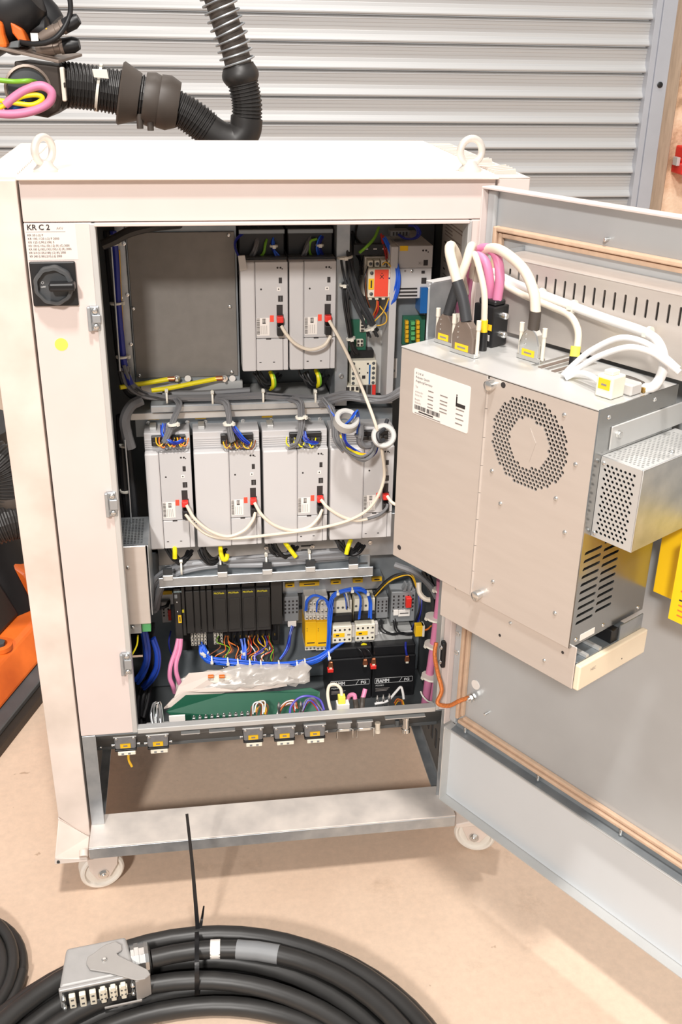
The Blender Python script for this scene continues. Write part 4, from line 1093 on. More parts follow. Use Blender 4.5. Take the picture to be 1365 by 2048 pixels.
bx('tag_print', 0.1982, 0.2003, 0.1948, 0.195, 0.502, 0.513, 'ink', ih, 0)
bx('yellow_chip', 0.2045, 0.2085, 0.2015, 0.203, 0.519, 0.526, 'print_yellow', ih, 0)
xs = [0.2120, 0.2290, 0.2430, 0.2560, 0.2690, 0.2990, 0.3290, 0.3590, 0.3900]
for k in range(8):
    pf = k >= 4
    x0, x1 = xs[k], xs[k + 1] - 0.0008
    m = bx('module', x0, x1, 0.205 + (0.004 if not pf else 0), 0.232, 0.4620, 0.5640, 'module_black', t, 0.0015)
    bx('hinge_bar', x0 + 0.001, x1 - 0.001, 0.2135, 0.232, 0.5645, 0.5760, 'module_black', m, 0.001)
    if pf:
        text('PROFIsafe', 0.0058, (x0 + 0.0025, 0.2047, 0.5568), X, Z, 'print_yellow', m, sx=0.88, bold=0.03)
        bx('front_flap', x0 + 0.003, x1 - 0.003, 0.2035, 0.205, 0.4700, 0.5450, 'module_black', m, 0.001)
bx('end_cap', 0.3905, 0.4150, 0.215, 0.232, 0.4680, 0.5900, 'module_black', t, 0.001)
# terminal bases under the rack
a = thing('spring_terminals', 'rows of small cream spring terminals under the module rack', 'terminals', (0.25, 0.26, 0.405))
for i in range(10):
    for j in range(5):
        x = 0.219 + 0.0070 * i
        if 5 <= i < 7: continue
        z = 0.452 - 0.0085 * j
        bx('terminal', x, x + 0.0052, 0.240, 0.25, z - 0.0062, z, 'terminal_cream', a, 0.0004)
        bx('terminal_hole', x + 0.0016, x + 0.0038, 0.2395, 0.24, z - 0.0046, z - 0.0016, 'ink', a, 0)
bx('carrier', 0.195, 0.412, 0.250, 0.298, 0.395, 0.4600, 'module_black', a, 0.001)
for k in range(9):
    x = 0.296 + 0.0125 * k
    bx('dark_terminal', x, x + 0.009, 0.242, 0.25, 0.412, 0.4560, 'black_plastic', a, 0.0005)
    bx('metal_clip', x + 0.003, x + 0.0055, 0.2395, 0.242, 0.425, 0.4300, 'brass', a, 0)

# ================================================================== rails, labels, relays, contactors
rl = bx('label_rail', 0.4200, 0.6400, 0.262, 0.298, 0.5150, 0.5460, 'zinc', cab, 0.001)
for (px, w_) in ((580, 9), (619, 20), (672, 10), (716, 10), (754, 10)):
    q = P(px, 1170 - (px - 580) * 0.07, .258)
    ww = w_ * 0.00108
    bx('yellow_tag', q.x - ww, q.x + ww, 0.2555, 0.262, q.z - 0.0045, q.z + 0.0045, 'yellow_label', rl, 0)
    bx('tag_print', q.x - ww * 0.55, q.x + ww * 0.55, 0.2552, 0.2555, q.z - 0.0013, q.z + 0.0013, 'ink', rl, 0)
q = P(335, 1184, .25)
bx('yellow_tag', q.x - 0.010, q.x + 0.010, 0.246, 0.25, q.z - 0.004, q.z + 0.004, 'yellow_label', lowp, 0)
bx('din_rail', 0.412, 0.72, 0.285, 0.299, 0.425, 0.460, 'zinc', cab, 0.001)
dk = bx('duct', 0.522, 0.705, 0.225, 0.299, 0.402, 0.424, 'zinc_light', cab, 0.001)
bx('left_rail', 0.135, 0.187, 0.262, 0.299, 0.505, 0.535, 'zinc', cab, 0.001)

def dterm(label, x0, x1, z0, z1, Y, m='terminal_grey', rows=4, cols=4):
    t = thing('terminal_block', label, 'terminal', ((x0 + x1) / 2, Y + 0.02, z0))
    bx('body', x0, x1, Y, 0.284, z0, z1, m, t, 0.0015)
    for i in range(cols):
        for j in range(rows):
            x = x0 + (x1 - x0) * (i + 0.5) / cols; z = z1 - (z1 - z0) * 0.6 * (j + 0.5) / rows - 0.006
            bx('clamp_hole', x - 0.0018, x + 0.0018, Y - 0.0006, Y, z - 0.0022, z + 0.0022, 'ink', t, 0)
    return t
q0 = P(567, 1195, .245); q1 = P(598, 1242, .245)
t = dterm('grey terminal block left of the yellow relays', q0.x, q1.x, q1.z, q0.z, .245)
q0 = P(576, 1242, .248); q1 = P(593, 1252, .248)
bx('white_marker', q0.x, q1.x, 0.246, 0.26, q1.z, q0.z, 'paper', t, 0.0005)
w = thing('wire_loom', 'dark blue wires hanging from the grey terminal block', 'wires', P(576, 1310, .23))
wires(w, PP([(586, 1252, .245), (582, 1270, .235), (578, 1290, .23), (572, 1305, .225), (562, 1318, .22)]), 5, 0.0035, 0.0018, ['wire_navy', 'wire_blue'], seed=101)

def relay(px0, px1, label):
    a = P(px0, 1198, .222); b = P(px1, 1302, .222)
    x0, x1, z0, z1 = a.x, b.x, b.z, a.z
    t = thing('safety_relay', label, 'relay', ((x0 + x1) / 2, 0.25, z0), 'yellow safety relays')
    h = z1 - z0
    bx('yellow_front', x0, x1, 0.222, 0.284, z0 + 0.095 * h, z0 + 0.56 * h, 'yellow_relay', t, 0.0008)
    bx('lower_terminals', x0, x1, 0.226, 0.284, z0, z0 + 0.09 * h, 'terminal_cream', t, 0.0008)
    bx('upper_terminals', x0, x1, 0.232, 0.284, z0 + 0.565 * h, z1, 'sticker_grey', t, 0.0008)
    for i in range(3):
        x = x0 + (x1 - x0) * (i + 0.5) / 3
        screw((x, 0.2258, z0 + 0.045 * h), (0, -1, 0), 0.0022, t, 'zinc_dark')
        for j, f in enumerate((0.62, 0.74, 0.88)):
            bx('clamp', x - 0.003, x + 0.003, 0.226, 0.233, z0 + (f - 0.035) * h, z0 + (f + 0.035) * h, 'terminal_cream', t, 0.0008)
            MB().lathe((x, 0.2255, z0 + f * h), (0, 1, 0), [(0, 0.0019), (0.001, 0.0019)], 10).build('clamp_screw', 'zinc_dark', t)
    for dz in (0.40, 0.44):
        MB().lathe((x0 + 0.004, 0.2216, z0 + dz * h), (0, 1, 0), [(0, 0.0009), (0.001, 0.0009)], 8).build('indicator', 'ink', t)
    bx('print_line', x0 + 0.004, x1 - 0.004, 0.2216, 0.222, z0 + 0.155 * h, z0 + 0.175 * h, 'ink', t, 0)
relay(611, 633.2, 'yellow safety relay on the left of the pair')
relay(633.8, 656, 'yellow safety relay on the right, beside the blue wires')

def small_contactor(px0, px1, py0, py1, label):
    a = P(px0, py0, .225); b = P(px1, py1, .225)
    x0, x1, z0, z1 = a.x, b.x, b.z, a.z
    t = thing('contactor', label, 'contactor', ((x0 + x1) / 2, 0.25, z0), 'small white contactors beside the relays')
    h = z1 - z0
    bx('base', x0 + 0.002, x1 + 0.004, 0.245, 0.284, z0 + 0.10 * h, z1, 'insert_cream', t, 0.001)
    bx('black_body', x0, x1 + 0.003, 0.232, 0.2445, z0 + 0.12 * h, z0 + 0.66 * h, 'black_plastic', t, 0.001)
    bx('front_block', x0, x1, 0.212, 0.2315, z0, z0 + 0.48 * h, 'insert_cream', t, 0.0012)
    bx('side_lug', x1 + 0.001, x1 + 0.008, 0.22, 0.232, z0 + 0.08 * h, z0 + 0.44 * h, 'sticker_grey', t, 0.0008)
    for i in range(4):
        x = x0 + (x1 - x0) * (i + 0.5) / 4
        for f in (0.09, 0.38):
            MB().lathe((x, 0.2115, z0 + f * h), (0, 1, 0), [(0, 0.0024), (0.001, 0.0024)], 12).build('terminal_hole', 'ink', t)
        MB().lathe((x, 0.2445, z0 + 0.80 * h), (0, 1, 0), [(0, 0.0028), (0.001, 0.0028)], 12).build('terminal_hole', 'zinc_dark', t)
    bx('yellow_tag', x0 + 0.001, x0 + 0.62 * (x1 - x0), 0.2114, 0.212, z0 + 0.17 * h, z0 + 0.29 * h, 'yellow_label', t, 0)
    bx('tag_print', x0 + 0.007, x0 + 0.014, 0.2112, 0.2114, z0 + 0.205 * h, z0 + 0.25 * h, 'ink', t, 0)
    bx('print_line', x1 - 0.010, x1 - 0.003, 0.2114, 0.212, z0 + 0.21 * h, z0 + 0.25 * h, 'ink_soft', t, 0)
small_contactor(665, 702, 1212, 1278, 'small white contactor right beside the yellow relays')
small_contactor(711, 748, 1208, 1274, 'small white contactor farther from the yellow relays')
q0 = P(754, 1196, .25); q1 = P(776, 1236, .25)
dterm('dark grey terminal block right of the white contactors', q0.x, q1.x, q1.z, q0.z, .25, 'terminal_grey', 4, 3)
q0 = P(784, 1185, .245); q1 = P(829, 1242, .245)
t = dterm('grey terminal block with a red fuse and white marker', q0.x, q1.x, q1.z, q0.z, .245, 'terminal_grey', 5, 5)
a, b = P(812, 1194, .24), P(822, 1212, .24)
bx('red_fuse', a.x, b.x, 0.232, 0.245, b.z, a.z, 'red_plastic', t, 0.0008)
a, b = P(798, 1222, .24), P(820, 1232, .24)
bx('white_marker', a.x, b.x, 0.241, 0.245, b.z, a.z, 'paper', t, 0)
bx('marker_print', a.x + 0.003, b.x - 0.003, 0.2408, 0.241, (a.z + b.z) / 2 - 0.001, (a.z + b.z) / 2 + 0.001, 'ink', t, 0)
a, b = P(788, 1222, .24), P(797, 1231, .24)
bx('white_marker', a.x, b.x, 0.241, 0.245, b.z, a.z, 'paper', t, 0)
for k in range(3):
    p = P(806 + 9 * k, 1172, .25)
    MB().prism([(p.x, 0.244, p.z - 0.010), (p.x + 0.007, 0.244, p.z - 0.010), (p.x + 0.010, 0.244, p.z + 0.004), (p.x + 0.006, 0.244, p.z + 0.006)], (0, 0.02, 0)).build('lever', 'terminal_grey', t, 0.0005)
t = thing('cable_plug', 'small yellow plug with orange wires near the pink cables', 'plug', P(845, 1275, .16))
a, b = P(832, 1252, .16), P(848, 1272, .16)
bx('shell', a.x, b.x, 0.158, 0.175, b.z, a.z, 'yellow_label', t, 0.001)
bx('white_side', b.x - 0.004, b.x + 0.0008, 0.1575, 0.176, b.z, a.z, 'insert_cream', t, 0)
wires(t, PP([(848, 1260, .165), (856, 1258, .16), (862, 1252, .155), (868, 1250, .15)]), 3, 0.002, 0.0011, ['wire_orange', 'wire_amber'], seed=107)
# left end terminals next to the rack
q0 = P(322, 1205, .25); q1 = P(343, 1245, .25)
t = dterm('grey terminal with a red slide beside the module rack', q0.x, q1.x, q1.z, q0.z, .25, 'sticker_grey', 4, 2)
a, b = P(336, 1220, .248), P(343, 1240, .248)
bx('red_slide', a.x, b.x, 0.246, 0.25, b.z, a.z, 'red_plastic', t, 0.0005)
o = cable('black_wire', PP([(300, 1216, .22), (320, 1216, .21), (333, 1212, .215), (338, 1203, .23)]), 0.0035, 'cable_black')
tag(o, 'black wire curving up to the terminal with the red slide', 'wire')
o = cable('blue_wire', PP([(342, 1262, .24), (338, 1282, .22), (340, 1300, .215), (346, 1315, .22)]), 0.0016, 'wire_navy')
tag(o, 'thin navy wire left of the pink cables', 'wire')

# ================================================================== blue looms
w = thing('wire_loom', 'thick bundle of bright blue wires sweeping below the module rack', 'wires', P(560, 1335, .2))
wires(w, PP([(405, 1290, .235), (408, 1308, .22), (424, 1321, .205), (470, 1325, .2), (540, 1330, .195), (590, 1329, .195), (632, 1320, .2), (656, 1304, .205)]), 16, 0.0075, 0.0017, ['wire_blue'], seed=111, per=7)
wires(w, PP([(486, 1278, .235), (488, 1300, .22), (488, 1318, .205)]), 8, 0.0045, 0.0016, ['wire_blue'], seed=113)
wires(w, PP([(656, 1306, .205), (659, 1270, .205), (660, 1230, .205), (664, 1200, .215)]), 9, 0.0038, 0.0017, ['wire_blue'], seed=115)
wires(w, PP([(640, 1318, .2), (668, 1298, .205), (690, 1282, .22), (705, 1272, .235)]), 7, 0.005, 0.0016, ['wire_blue'], seed=116)
for px, py in ((424, 1321), (456, 1324), (476, 1326), (500, 1327), (522, 1329), (558, 1330), (594, 1329), (610, 1326), (658, 1312)):
    tie(w, P(px, py, .198), (1, 0, 0.02), 0.0095, 0.003)
tie(w, P(488, 1304, .218), (0, 0, 1), 0.006, 0.003); tie(w, P(409, 1306, .221), (0, 0, 1), 0.0085, 0.003)
w = thing('wire_loom', 'blue wires arching over the white contactors', 'wires', P(700, 1185, .22))
wires(w, PP([(660, 1215, .205), (667, 1192, .21), (690, 1181, .21), (720, 1179, .21), (736, 1188, .21), (742, 1205, .215), (742, 1235, .21)]), 8, 0.0042, 0.0016, 'wire_blue', seed=121)
wires(w, PP([(703, 1180, .21), (715, 1186, .21), (722, 1200, .21), (719, 1238, .21)]), 3, 0.002, 0.0015, 'wire_blue', seed=122)
wires(w, PP([(612, 1220, .21), (616, 1200, .205), (630, 1190, .205), (650, 1196, .205), (660, 1215, .205)]), 5, 0.003, 0.0016, 'wire_blue', seed=123)
wires(w, PP([(634, 1222, .21), (636, 1202, .205), (646, 1196, .205), (657, 1204, .205)]), 3, 0.002, 0.0015, 'wire_blue', seed=124)
wires(w, PP([(690, 1185, .22), (694, 1200, .225), (695, 1216, .235)]), 4, 0.004, 0.0014, ['wire_blue', 'print_white'], seed=125)
for px, py in ((675, 1185), (704, 1180), (735, 1186)):
    tie(w, P(px, py, .21), (1, 0, -0.1), 0.006, 0.003)
w = thing('wire_loom', 'black wires hanging between the right terminal blocks', 'wires', P(800, 1270, .2))
wires(w, PP([(762, 1240, .24), (764, 1258, .22), (780, 1267, .21), (800, 1265, .21), (815, 1268, .21), (836, 1265, .2)]), 5, 0.004, 0.0016, 'cable_black', seed=131)
wires(w, PP([(790, 1240, .24), (793, 1258, .22), (800, 1266, .21)]), 3, 0.003, 0.0015, 'cable_black', seed=132)
wires(w, PP([(750, 1190, .25), (775, 1165, .24), (800, 1150, .23), (822, 1152, .22), (832, 1175, .22)]), 6, 0.007, 0.0015, ['cable_black', 'wire_amber', 'cable_dark'], seed=133)
w = thing('wire_loom', 'thin orange and white wires fanning from the rack terminals', 'wires', P(500, 1330, .2))
rd = random.Random(77)
cols = ['wire_orange', 'cable_black', 'print_white', 'wire_brown', 'wire_orange', 'cable_dark', 'wire_amber', 'wire_red', 'cable_black', 'wire_green', 'wire_violet', 'wire_brown']
for k in range(26):
    x0 = rd.choice((437, 452, 470, 498, 512, 520, 530, 536)) + rd.uniform(-5, 5)
    x1 = x0 + rd.uniform(-22, 18); b = rd.uniform(4, 16)
    cable('wire', PP([(x0, 1272, .24), (x0 + rd.uniform(-4, 6), 1284, .228 - rd.uniform(0, .01)), ((x0 + x1) / 2 + b, 1298 + rd.uniform(-4, 6), .218), (x1 + rd.uniform(-4, 4), 1312, .212), (x1, 1322, .208)]), 0.0012, cols[k % 12], w, 5, 6)

# ================================================================== batteries
def battery(x0, x1, label):
    t = thing('battery', label, 'battery', ((x0 + x1) / 2, 0.24, 0.2702), 'black batteries in the cabinet base')
    bx('case', x0, x1, 0.2000, 0.2840, 0.2702, 0.378, 'black_plastic', t, 0.002, 2)
    bx('cap', x0 + 0.001, x1 - 0.001, 0.203, 0.283, 0.3785, 0.4040, 'black_plastic', t, 0.003, 2)
    z0, z1 = 0.290, 0.3220
    a = x0 + 0.006; b = x1 - 0.005
    for (p, q, r, s) in ((a, b, z1 - 0.0006, z1), (a, b, z1 - 0.0135, z1 - 0.0129), (a, a + 0.0006, z1 - 0.0135, z1), (b - 0.0006, b, z1 - 0.0135, z1)):
        bx('label_frame', p, q, 0.1996, 0.2, r, s, 'print_white', t, 0)
    MB().prism([(b - 0.031, 0.1996, z1 - 0.0132), (b - 0.0302, 0.1996, z1 - 0.0132), (b - 0.0232, 0.1996, z1 - 0.0004), (b - 0.024, 0.1996, z1 - 0.0004)], (0, 0.0003, 0)).build('label_frame', 'print_white', t)
    text('FIAMM', 0.0118, (a + 0.0028, 0.1996, z1 - 0.0109), X, Z, 'print_white', t, sx=0.86, bold=0.035)
    text('FG', 0.0095, (b - 0.0195, 0.1996, z1 - 0.0102), X, Z, 'print_white', t, sx=1.1, bold=0.03)
    text('FG20451', 0.0052, (a + 0.002, 0.1996, z1 - 0.0205), X, Z, 'print_white', t)
    for k in range(3):
        bx('print_line', a + 0.002, a + 0.034 - 0.003 * k, 0.1996, 0.2, z1 - 0.0275 - 0.0034 * k, z1 - 0.0265 - 0.0034 * k, 'ink_soft', t, 0)
    return t
b1 = battery(0.5130, 0.6110, 'black battery on the left, behind the cream plug cable')
b2 = battery(0.6125, 0.7090, 'black battery on the right, nearest the pink cables')
def fork(px, py, red, label):
    t = thing('battery_lead', label, 'wire', P(px, py + 10, .19))
    p = P(px, py, .192)
    MB().prism([(p.x - 0.004, 0.19, p.z + 0.008), (p.x + 0.004, 0.19, p.z + 0.008), (p.x + 0.0055, 0.19, p.z - 0.006), (p.x - 0.0055, 0.19, p.z - 0.006)], (0, 0.006, 0)).build('sleeve', 'copper', t, 0.001)
    bx('tip', p.x - 0.003, p.x + 0.003, 0.190, 0.194, p.z - 0.010, p.z - 0.006, 'insert_cream', t, 0)
    if red: bx('red_boot', p.x - 0.007, p.x + 0.006, 0.188, 0.200, p.z - 0.018, p.z - 0.009, 'red_plastic', t, 0.001)
    return t
t = fork(662, 1330, True, 'copper lead with red boot on the left battery terminal')
cable('wire', PP([(658, 1322, .192), (656, 1312, .2), (652, 1300, .21)]), 0.0014, 'wire_blue', t)
t = fork(731, 1325, False, 'copper lead without red boot on the left battery')
cable('wire', PP([(729, 1316, .192), (722, 1302, .195), (710, 1292, .21), (712, 1284, .22)]), 0.0015, 'cable_black', t)
t = fork(748, 1323, True, 'copper lead with red boot on the right battery')
cable('wire', PP([(746, 1315, .192), (738, 1302, .195), (726, 1294, .21), (722, 1282, .22)]), 0.0015, 'cable_black', t)
t = fork(815, 1318, False, 'copper lead at the right edge of the right battery')
cable('wire', PP([(814, 1310, .192), (812, 1296, .195), (812, 1285, .21)]), 0.0026, 'wire_navy', t)
o = MB().lathe(P(728, 1293, .215), (0, -1, 0.1), [(0, 0.009), (0.004, 0.009)], 8, False).build('yellow_disc', 'wire_yellow'); tag(o, 'yellow tag lying above the left battery', 'tag')

# ================================================================== pink cables, hose and wires at the right edge
for pts, r, m, lb in (([(882, 1160, .05), (880, 1200, .055), (872, 1260, .06), (864, 1320, .065), (856, 1370, .07), (850, 1410, .075)], 0.0085, 'cable_pink', 'thick pink cable tied down the right side of the opening'),
                      ([(894, 1150, .05), (888, 1210, .056), (880, 1270, .062), (872, 1330, .07), (866, 1380, .075), (860, 1408, .08)], 0.0065, 'cable_pink', 'thinner pink cable right beside the thick one')):
    tag(cable('pink_cable', PP(pts), r, m, None, 8, 10), lb, 'cable', 'pink cables down the right side')
w = thing('wire_loom', 'black cables behind the pink ones at the right', 'cables', P(875, 1410, .1))
wires(w, PP([(850, 1150, .12), (866, 1190, .11), (872, 1240, .1), (876, 1300, .095), (872, 1370, .095), (866, 1408, .1)]), 3, 0.008, 0.005, 'cable_black', seed=141)
for k, (px, py) in enumerate(((880, 1180), (870, 1235), (868, 1290), (862, 1353))):
    tag(tie(None, P(px, py, .06), (-0.15, 0, -1), 0.0185 if k else 0.012, 0.004, head=(-1, -0.4, 0.2)), ['white cable tie at the top of the pink cables', 'white cable tie second from top on the pink cables', 'white cable tie third from top on the pink cables', 'white cable tie lowest on the pink cables'][k], 'cable tie', 'ties on the pink cables')
o = cable('cable_tie', PP([(842, 1383, .06), (846, 1392, .05), (856, 1402, .045), (868, 1405, .05)]), 0.0018, 'tie_white'); tag(o, 'loose white tie tail at the foot of the pink cables', 'cable tie')
o = cable('grey_cable', PP([(790, 1130, .15), (830, 1145, .13), (860, 1170, .11), (875, 1195, .1)]), 0.007, 'cable_grey'); tag(o, 'grey cable slanting under the computer corner', 'cable')
o = cable('cream_hose', PP([(838, 1165, .16), (840, 1185, .15), (852, 1198, .14), (868, 1200, .13)]), 0.0055, 'cable_cream'); tag(o, 'cream hose bend beside the right terminal block', 'hose')
w = thing('wire_loom', 'navy and black wires right of the red-fuse terminal block', 'wires', P(830, 1250, .2))
wires(w, PP([(842, 1190, .2), (842, 1215, .19), (836, 1240, .19), (828, 1258, .2)]), 5, 0.004, 0.002, ['wire_navy', 'cable_black'], seed=145)
# copper earth braid from the frame to the door stud
br = PP([(873, 1285, -.012), (870, 1310, -.02), (876, 1345, -.03), (884, 1380, -.045)]) + [DW(0.008, 0.03, 0.43), DW(0.030, 0.022, 0.432), DW(0.047, 0.012, 0.448), DW(0.056, -0.004, 0.4535)]
mb = MB(); sp = spline(br, 8)
mb.tube(sp, 0.0042, 8)
o = mb.build('earth_braid', 'copper_braid'); tag(o, 'flat copper earth braid running to the door stud', 'earth strap')

# ================================================================== documents in the base
t = thing('document_folder', 'green folder of papers lying in the cabinet base', 'folder', P(490, 1420, .09))
def slab(pts, th, name, m, off=(0, 0.002, 0)):
    mb = MB(); n = len(pts)
    mb.prism(pts, Vector(off)); return mb.build(name, m, t)
slab([P(332, 1424, .075), P(372, 1391, .090), P(452, 1388, .105), P(560, 1383, .12), P(622, 1376, .125), P(640, 1384, .12), P(640, 1420, .095), P(600, 1440, .082), P(360, 1440, .072)], .002, 'cover', 'folder_green')
mat('old_paper', (212, 198, 188), 0.7, var=0.05, scale=20)
slab([P(328, 1418, .082), P(366, 1385, .100), P(420, 1387, .110), P(520, 1381, .122), P(575, 1372, .13), P(572, 1362, .135), P(500, 1372, .13), P(390, 1380, .11), P(345, 1400, .095)], .002, 'papers', 'old_paper', (0, 0.003, 0.001))
slab([P(345, 1405, .096), P(357, 1375, .115), P(378, 1348, .13), P(440, 1343, .14), P(480, 1356, .14), P(420, 1372, .125), P(366, 1392, .105)], .002, 'loose_sheet', 'old_paper', (0, 0.002, 0.001))
# crumpled clear bag over the papers
mb = MB(); nx_, ny_ = 26, 7; rd = random.Random(12); vs = []
for j in range(ny_):
    for i in range(nx_):
        u_ = i / (nx_ - 1); v_ = j / (ny_ - 1)
        px = 352 + 268 * u_; py = (1388 - 24 * u_) - v_ * (30 + 16 * math.sin(u_ * 3.1)) + rd.uniform(-3, 3)
        vs.append(tuple(P(px, py, 0.112 + 0.035 * v_ + 0.012 * u_ + rd.uniform(-0.003, 0.003))))
fs = [(j * nx_ + i, j * nx_ + i + 1, (j + 1) * nx_ + i + 1, (j + 1) * nx_ + i) for j in range(ny_ - 1) for i in range(nx_ - 1)]
o = mb.add(vs, fs, True).build('plastic_bag', 'plastic_sheet', None, 0, 1, 0.0006); tag(o, 'crumpled clear plastic bag over the papers in the base', 'bag')
o = MB().prism([P(566, 1368, .135), P(578, 1344, .145), P(606, 1322, .155), P(624, 1336, .15), P(592, 1374, .135)], (0, 0.0012, 0.0006)).build('plastic_flap', 'plastic_sheet'); tag(o, 'clear plastic flap sticking up right of the papers', 'bag')
q = [P(412, 1361, .135), P(425, 1351, .14), P(458, 1352, .142), P(470, 1360, .14), P(452, 1366, .134), P(428, 1366, .132)]
o = MB().prism(q, (0, -0.006, 0.004)).build('foam_scrap', 'foam_cream' if 'foam_cream' in MAT else 'terminal_cream', None, 0.001); tag(o, 'scrap of cream foam with orange smears on the papers', 'scrap')
for k in range(2):
    p = P(422 + 22 * k, 1352, .13)
    MB().box(p.x - 0.006, p.x + 0.006, 0.124, 0.132, p.z - 0.002, p.z + 0.003).build('orange_smear', 'wire_orange', o, 0.001)
# small terminals, capacitors standing in the base
for k in range(10):
    p = P(388 + 12.0 * k, 1435 - 0.95 * k, .03)
    t = thing('pin_terminal', ['first','second','third','fourth','fifth','sixth','seventh','eighth','ninth','tenth'][k] + ' bright pin terminal from the left in the row behind the sill', 'terminal', (p.x, 0.03, p.z - 0.02), 'pin terminals behind the sill')
    mb = MB().box(p.x - 0.003, p.x + 0.003, 0.027, 0.034, p.z - 0.022, p.z)
    mb.build('post', 'steel_bright', t, 0.0006)
    MB().lathe((p.x, 0.0305, p.z), Z, [(0, 0.0018), (0.004, 0.0018), (0.005, 0.0008)], 8).build('pin', 'steel_bright', t)
    MB().box(p.x - 0.0012, p.x + 0.0012, 0.0265, 0.0271, p.z - 0.012, p.z - 0.004).build('slot', 'ink', t)
cs = bx('pin_carrier', P(380, 1440, .034).x, P(505, 1430, .034).x, 0.032, 0.044, 0.338, 0.352, 'zinc', cab, 0)
for k, (px, py) in enumerate(((448, 1338), (459, 1345), (471, 1337), (484, 1348), (504, 1345), (527, 1345))):
    p = P(px, py, .16)
    t = thing('capacitor', ['first','second','third','fourth','fifth','sixth'][k] + ' small metal post from the left above the papers', 'terminal', p, 'metal posts above the papers')
    MB().lathe(p, Z, [(-0.012, 0.0042), (0.004, 0.0042), (0.006, 0.003)], 12).build('can', 'steel_bright', t)
    MB().box(p.x - 0.006, p.x + 0.006, 0.156, 0.166, p.z - 0.016, p.z - 0.012).build('foot', 'steel_bright', t, 0.0005)
o = bx('white_slip', *(lambda a, b: (a.x, b.x, 0.03, 0.034, b.z, a.z))(P(338, 1432, .032), P(371, 1441, .032)), 'paper', None, 0.0003); tag(o, 'white slip of paper lying just inside the sill', 'paper')
# wire clusters behind the sill
w = thing('wire_loom', 'brown and amber wires curled behind the sill', 'wires', P(518, 1432, .05))
wires(w, PP([(508, 1432, .04), (510, 1415, .055), (518, 1406, .06), (528, 1412, .05), (526, 1432, .035)]), 7, 0.007, 0.0014, ['wire_brown', 'wire_amber', 'print_white', 'wire_brown'], seed=151)
w = thing('wire_loom', 'orange ribbon of wires fanned out behind the sill', 'wires', P(570, 1425, .05))
wires(w, PP([(556, 1432, .035), (562, 1418, .05), (575, 1406, .06), (588, 1405, .06), (592, 1420, .045)]), 9, 0.006, 0.0013, ['wire_orange', 'wire_brown', 'wire_red', 'print_white'], seed=153)
w = thing('wire_loom', 'violet wire hoop standing behind the sill', 'wires', P(615, 1428, .05))
cable('hoop', PP([(580, 1428, .03), (583, 1412, .04), (598, 1396, .045), (618, 1392, .045), (640, 1400, .045), (649, 1420, .03)]), 0.0024, 'wire_violet', w)
wires(w, PP([(604, 1425, .035), (612, 1405, .045), (625, 1400, .045), (636, 1412, .04), (645, 1424, .03)]), 6, 0.006, 0.0016, ['wire_violet', 'cable_grey', 'wire_red'], seed=155)
for k, (px, py) in enumerate(((558, 1412), (602, 1410), (755, 1398), (767, 1397), (779, 1395))):
    p = P(px, py, .035)
    o = MB().lathe(p, Z, [(-0.022, 0.0022), (-0.006, 0.0022), (-0.006, 0.0036), (0.002, 0.0036), (0.006, 0.0016), (0.009, 0.0016)], 10).build('pin_terminal', 'steel_bright')
    tag(o, ['bright pin beside the orange ribbon wires', 'bright pin beside the violet hoop', 'left bright pin before the right battery', 'middle bright pin before the right battery', 'right bright pin before the right battery'][k], 'terminal')
# plugs with cable in front of the batteries
t = thing('cable_plug', 'white plug with yellow-green tag on a looped cream cable', 'plug', P(687, 1420, .03))
a, b = P(674, 1408, .03), P(699, 1424, .03)
bx('shell', a.x, b.x, 0.026, 0.044, b.z - 0.006, a.z, 'paper', t, 0.001)
a, b = P(677, 1393, .032), P(691, 1407, .032)
bx('yellow_tag', a.x, b.x, 0.028, 0.042, b.z, a.z, 'yellow_dot', t, 0.001)
cable('cable', PP([(684, 1394, .035), (682, 1378, .04), (672, 1369, .045), (660, 1371, .045), (656, 1385, .04), (658, 1405, .03), (663, 1424, .02)]), 0.0033, 'cable_cream', t)
t = thing('cable_plug', 'pair of pink cable stubs with dark sleeves before the batteries', 'cable', P(715, 1415, .03))
cable('pink_stub', PP([(695, 1402, .05), (700, 1391, .045), (709, 1390, .04), (711, 1400, .035)]), 0.0045, 'cable_pink', t)
cable('sleeve', PP([(711, 1398, .035), (713, 1412, .03), (714, 1424, .02)]), 0.0055, 'hood_brown', t)
cable('pink_stub', PP([(731, 1378, .045), (728, 1390, .038), (726, 1396, .035)]), 0.0048, 'cable_pink', t)
cable('sleeve', PP([(726, 1394, .036), (725, 1408, .03), (724, 1420, .02)]), 0.0055, 'hood_brown', t)
o = cable('white_cable', PP([(750, 1408, .03), (775, 1402, .035), (792, 1384, .04), (802, 1374, .045), (806, 1384, .04), (808, 1398, .035)]), 0.0026, 'cable_white'); tag(o, 'white cable loop before the right battery', 'cable')
w = thing('wire_loom', 'orange thin wires beside the white cable loop', 'wires', P(798, 1405, .04))
wires(w, PP([(790, 1408, .035), (796, 1400, .045), (804, 1402, .04), (806, 1410, .03)]), 5, 0.003, 0.0011, ['wire_orange', 'wire_amber', 'wire_brown'], seed=161)

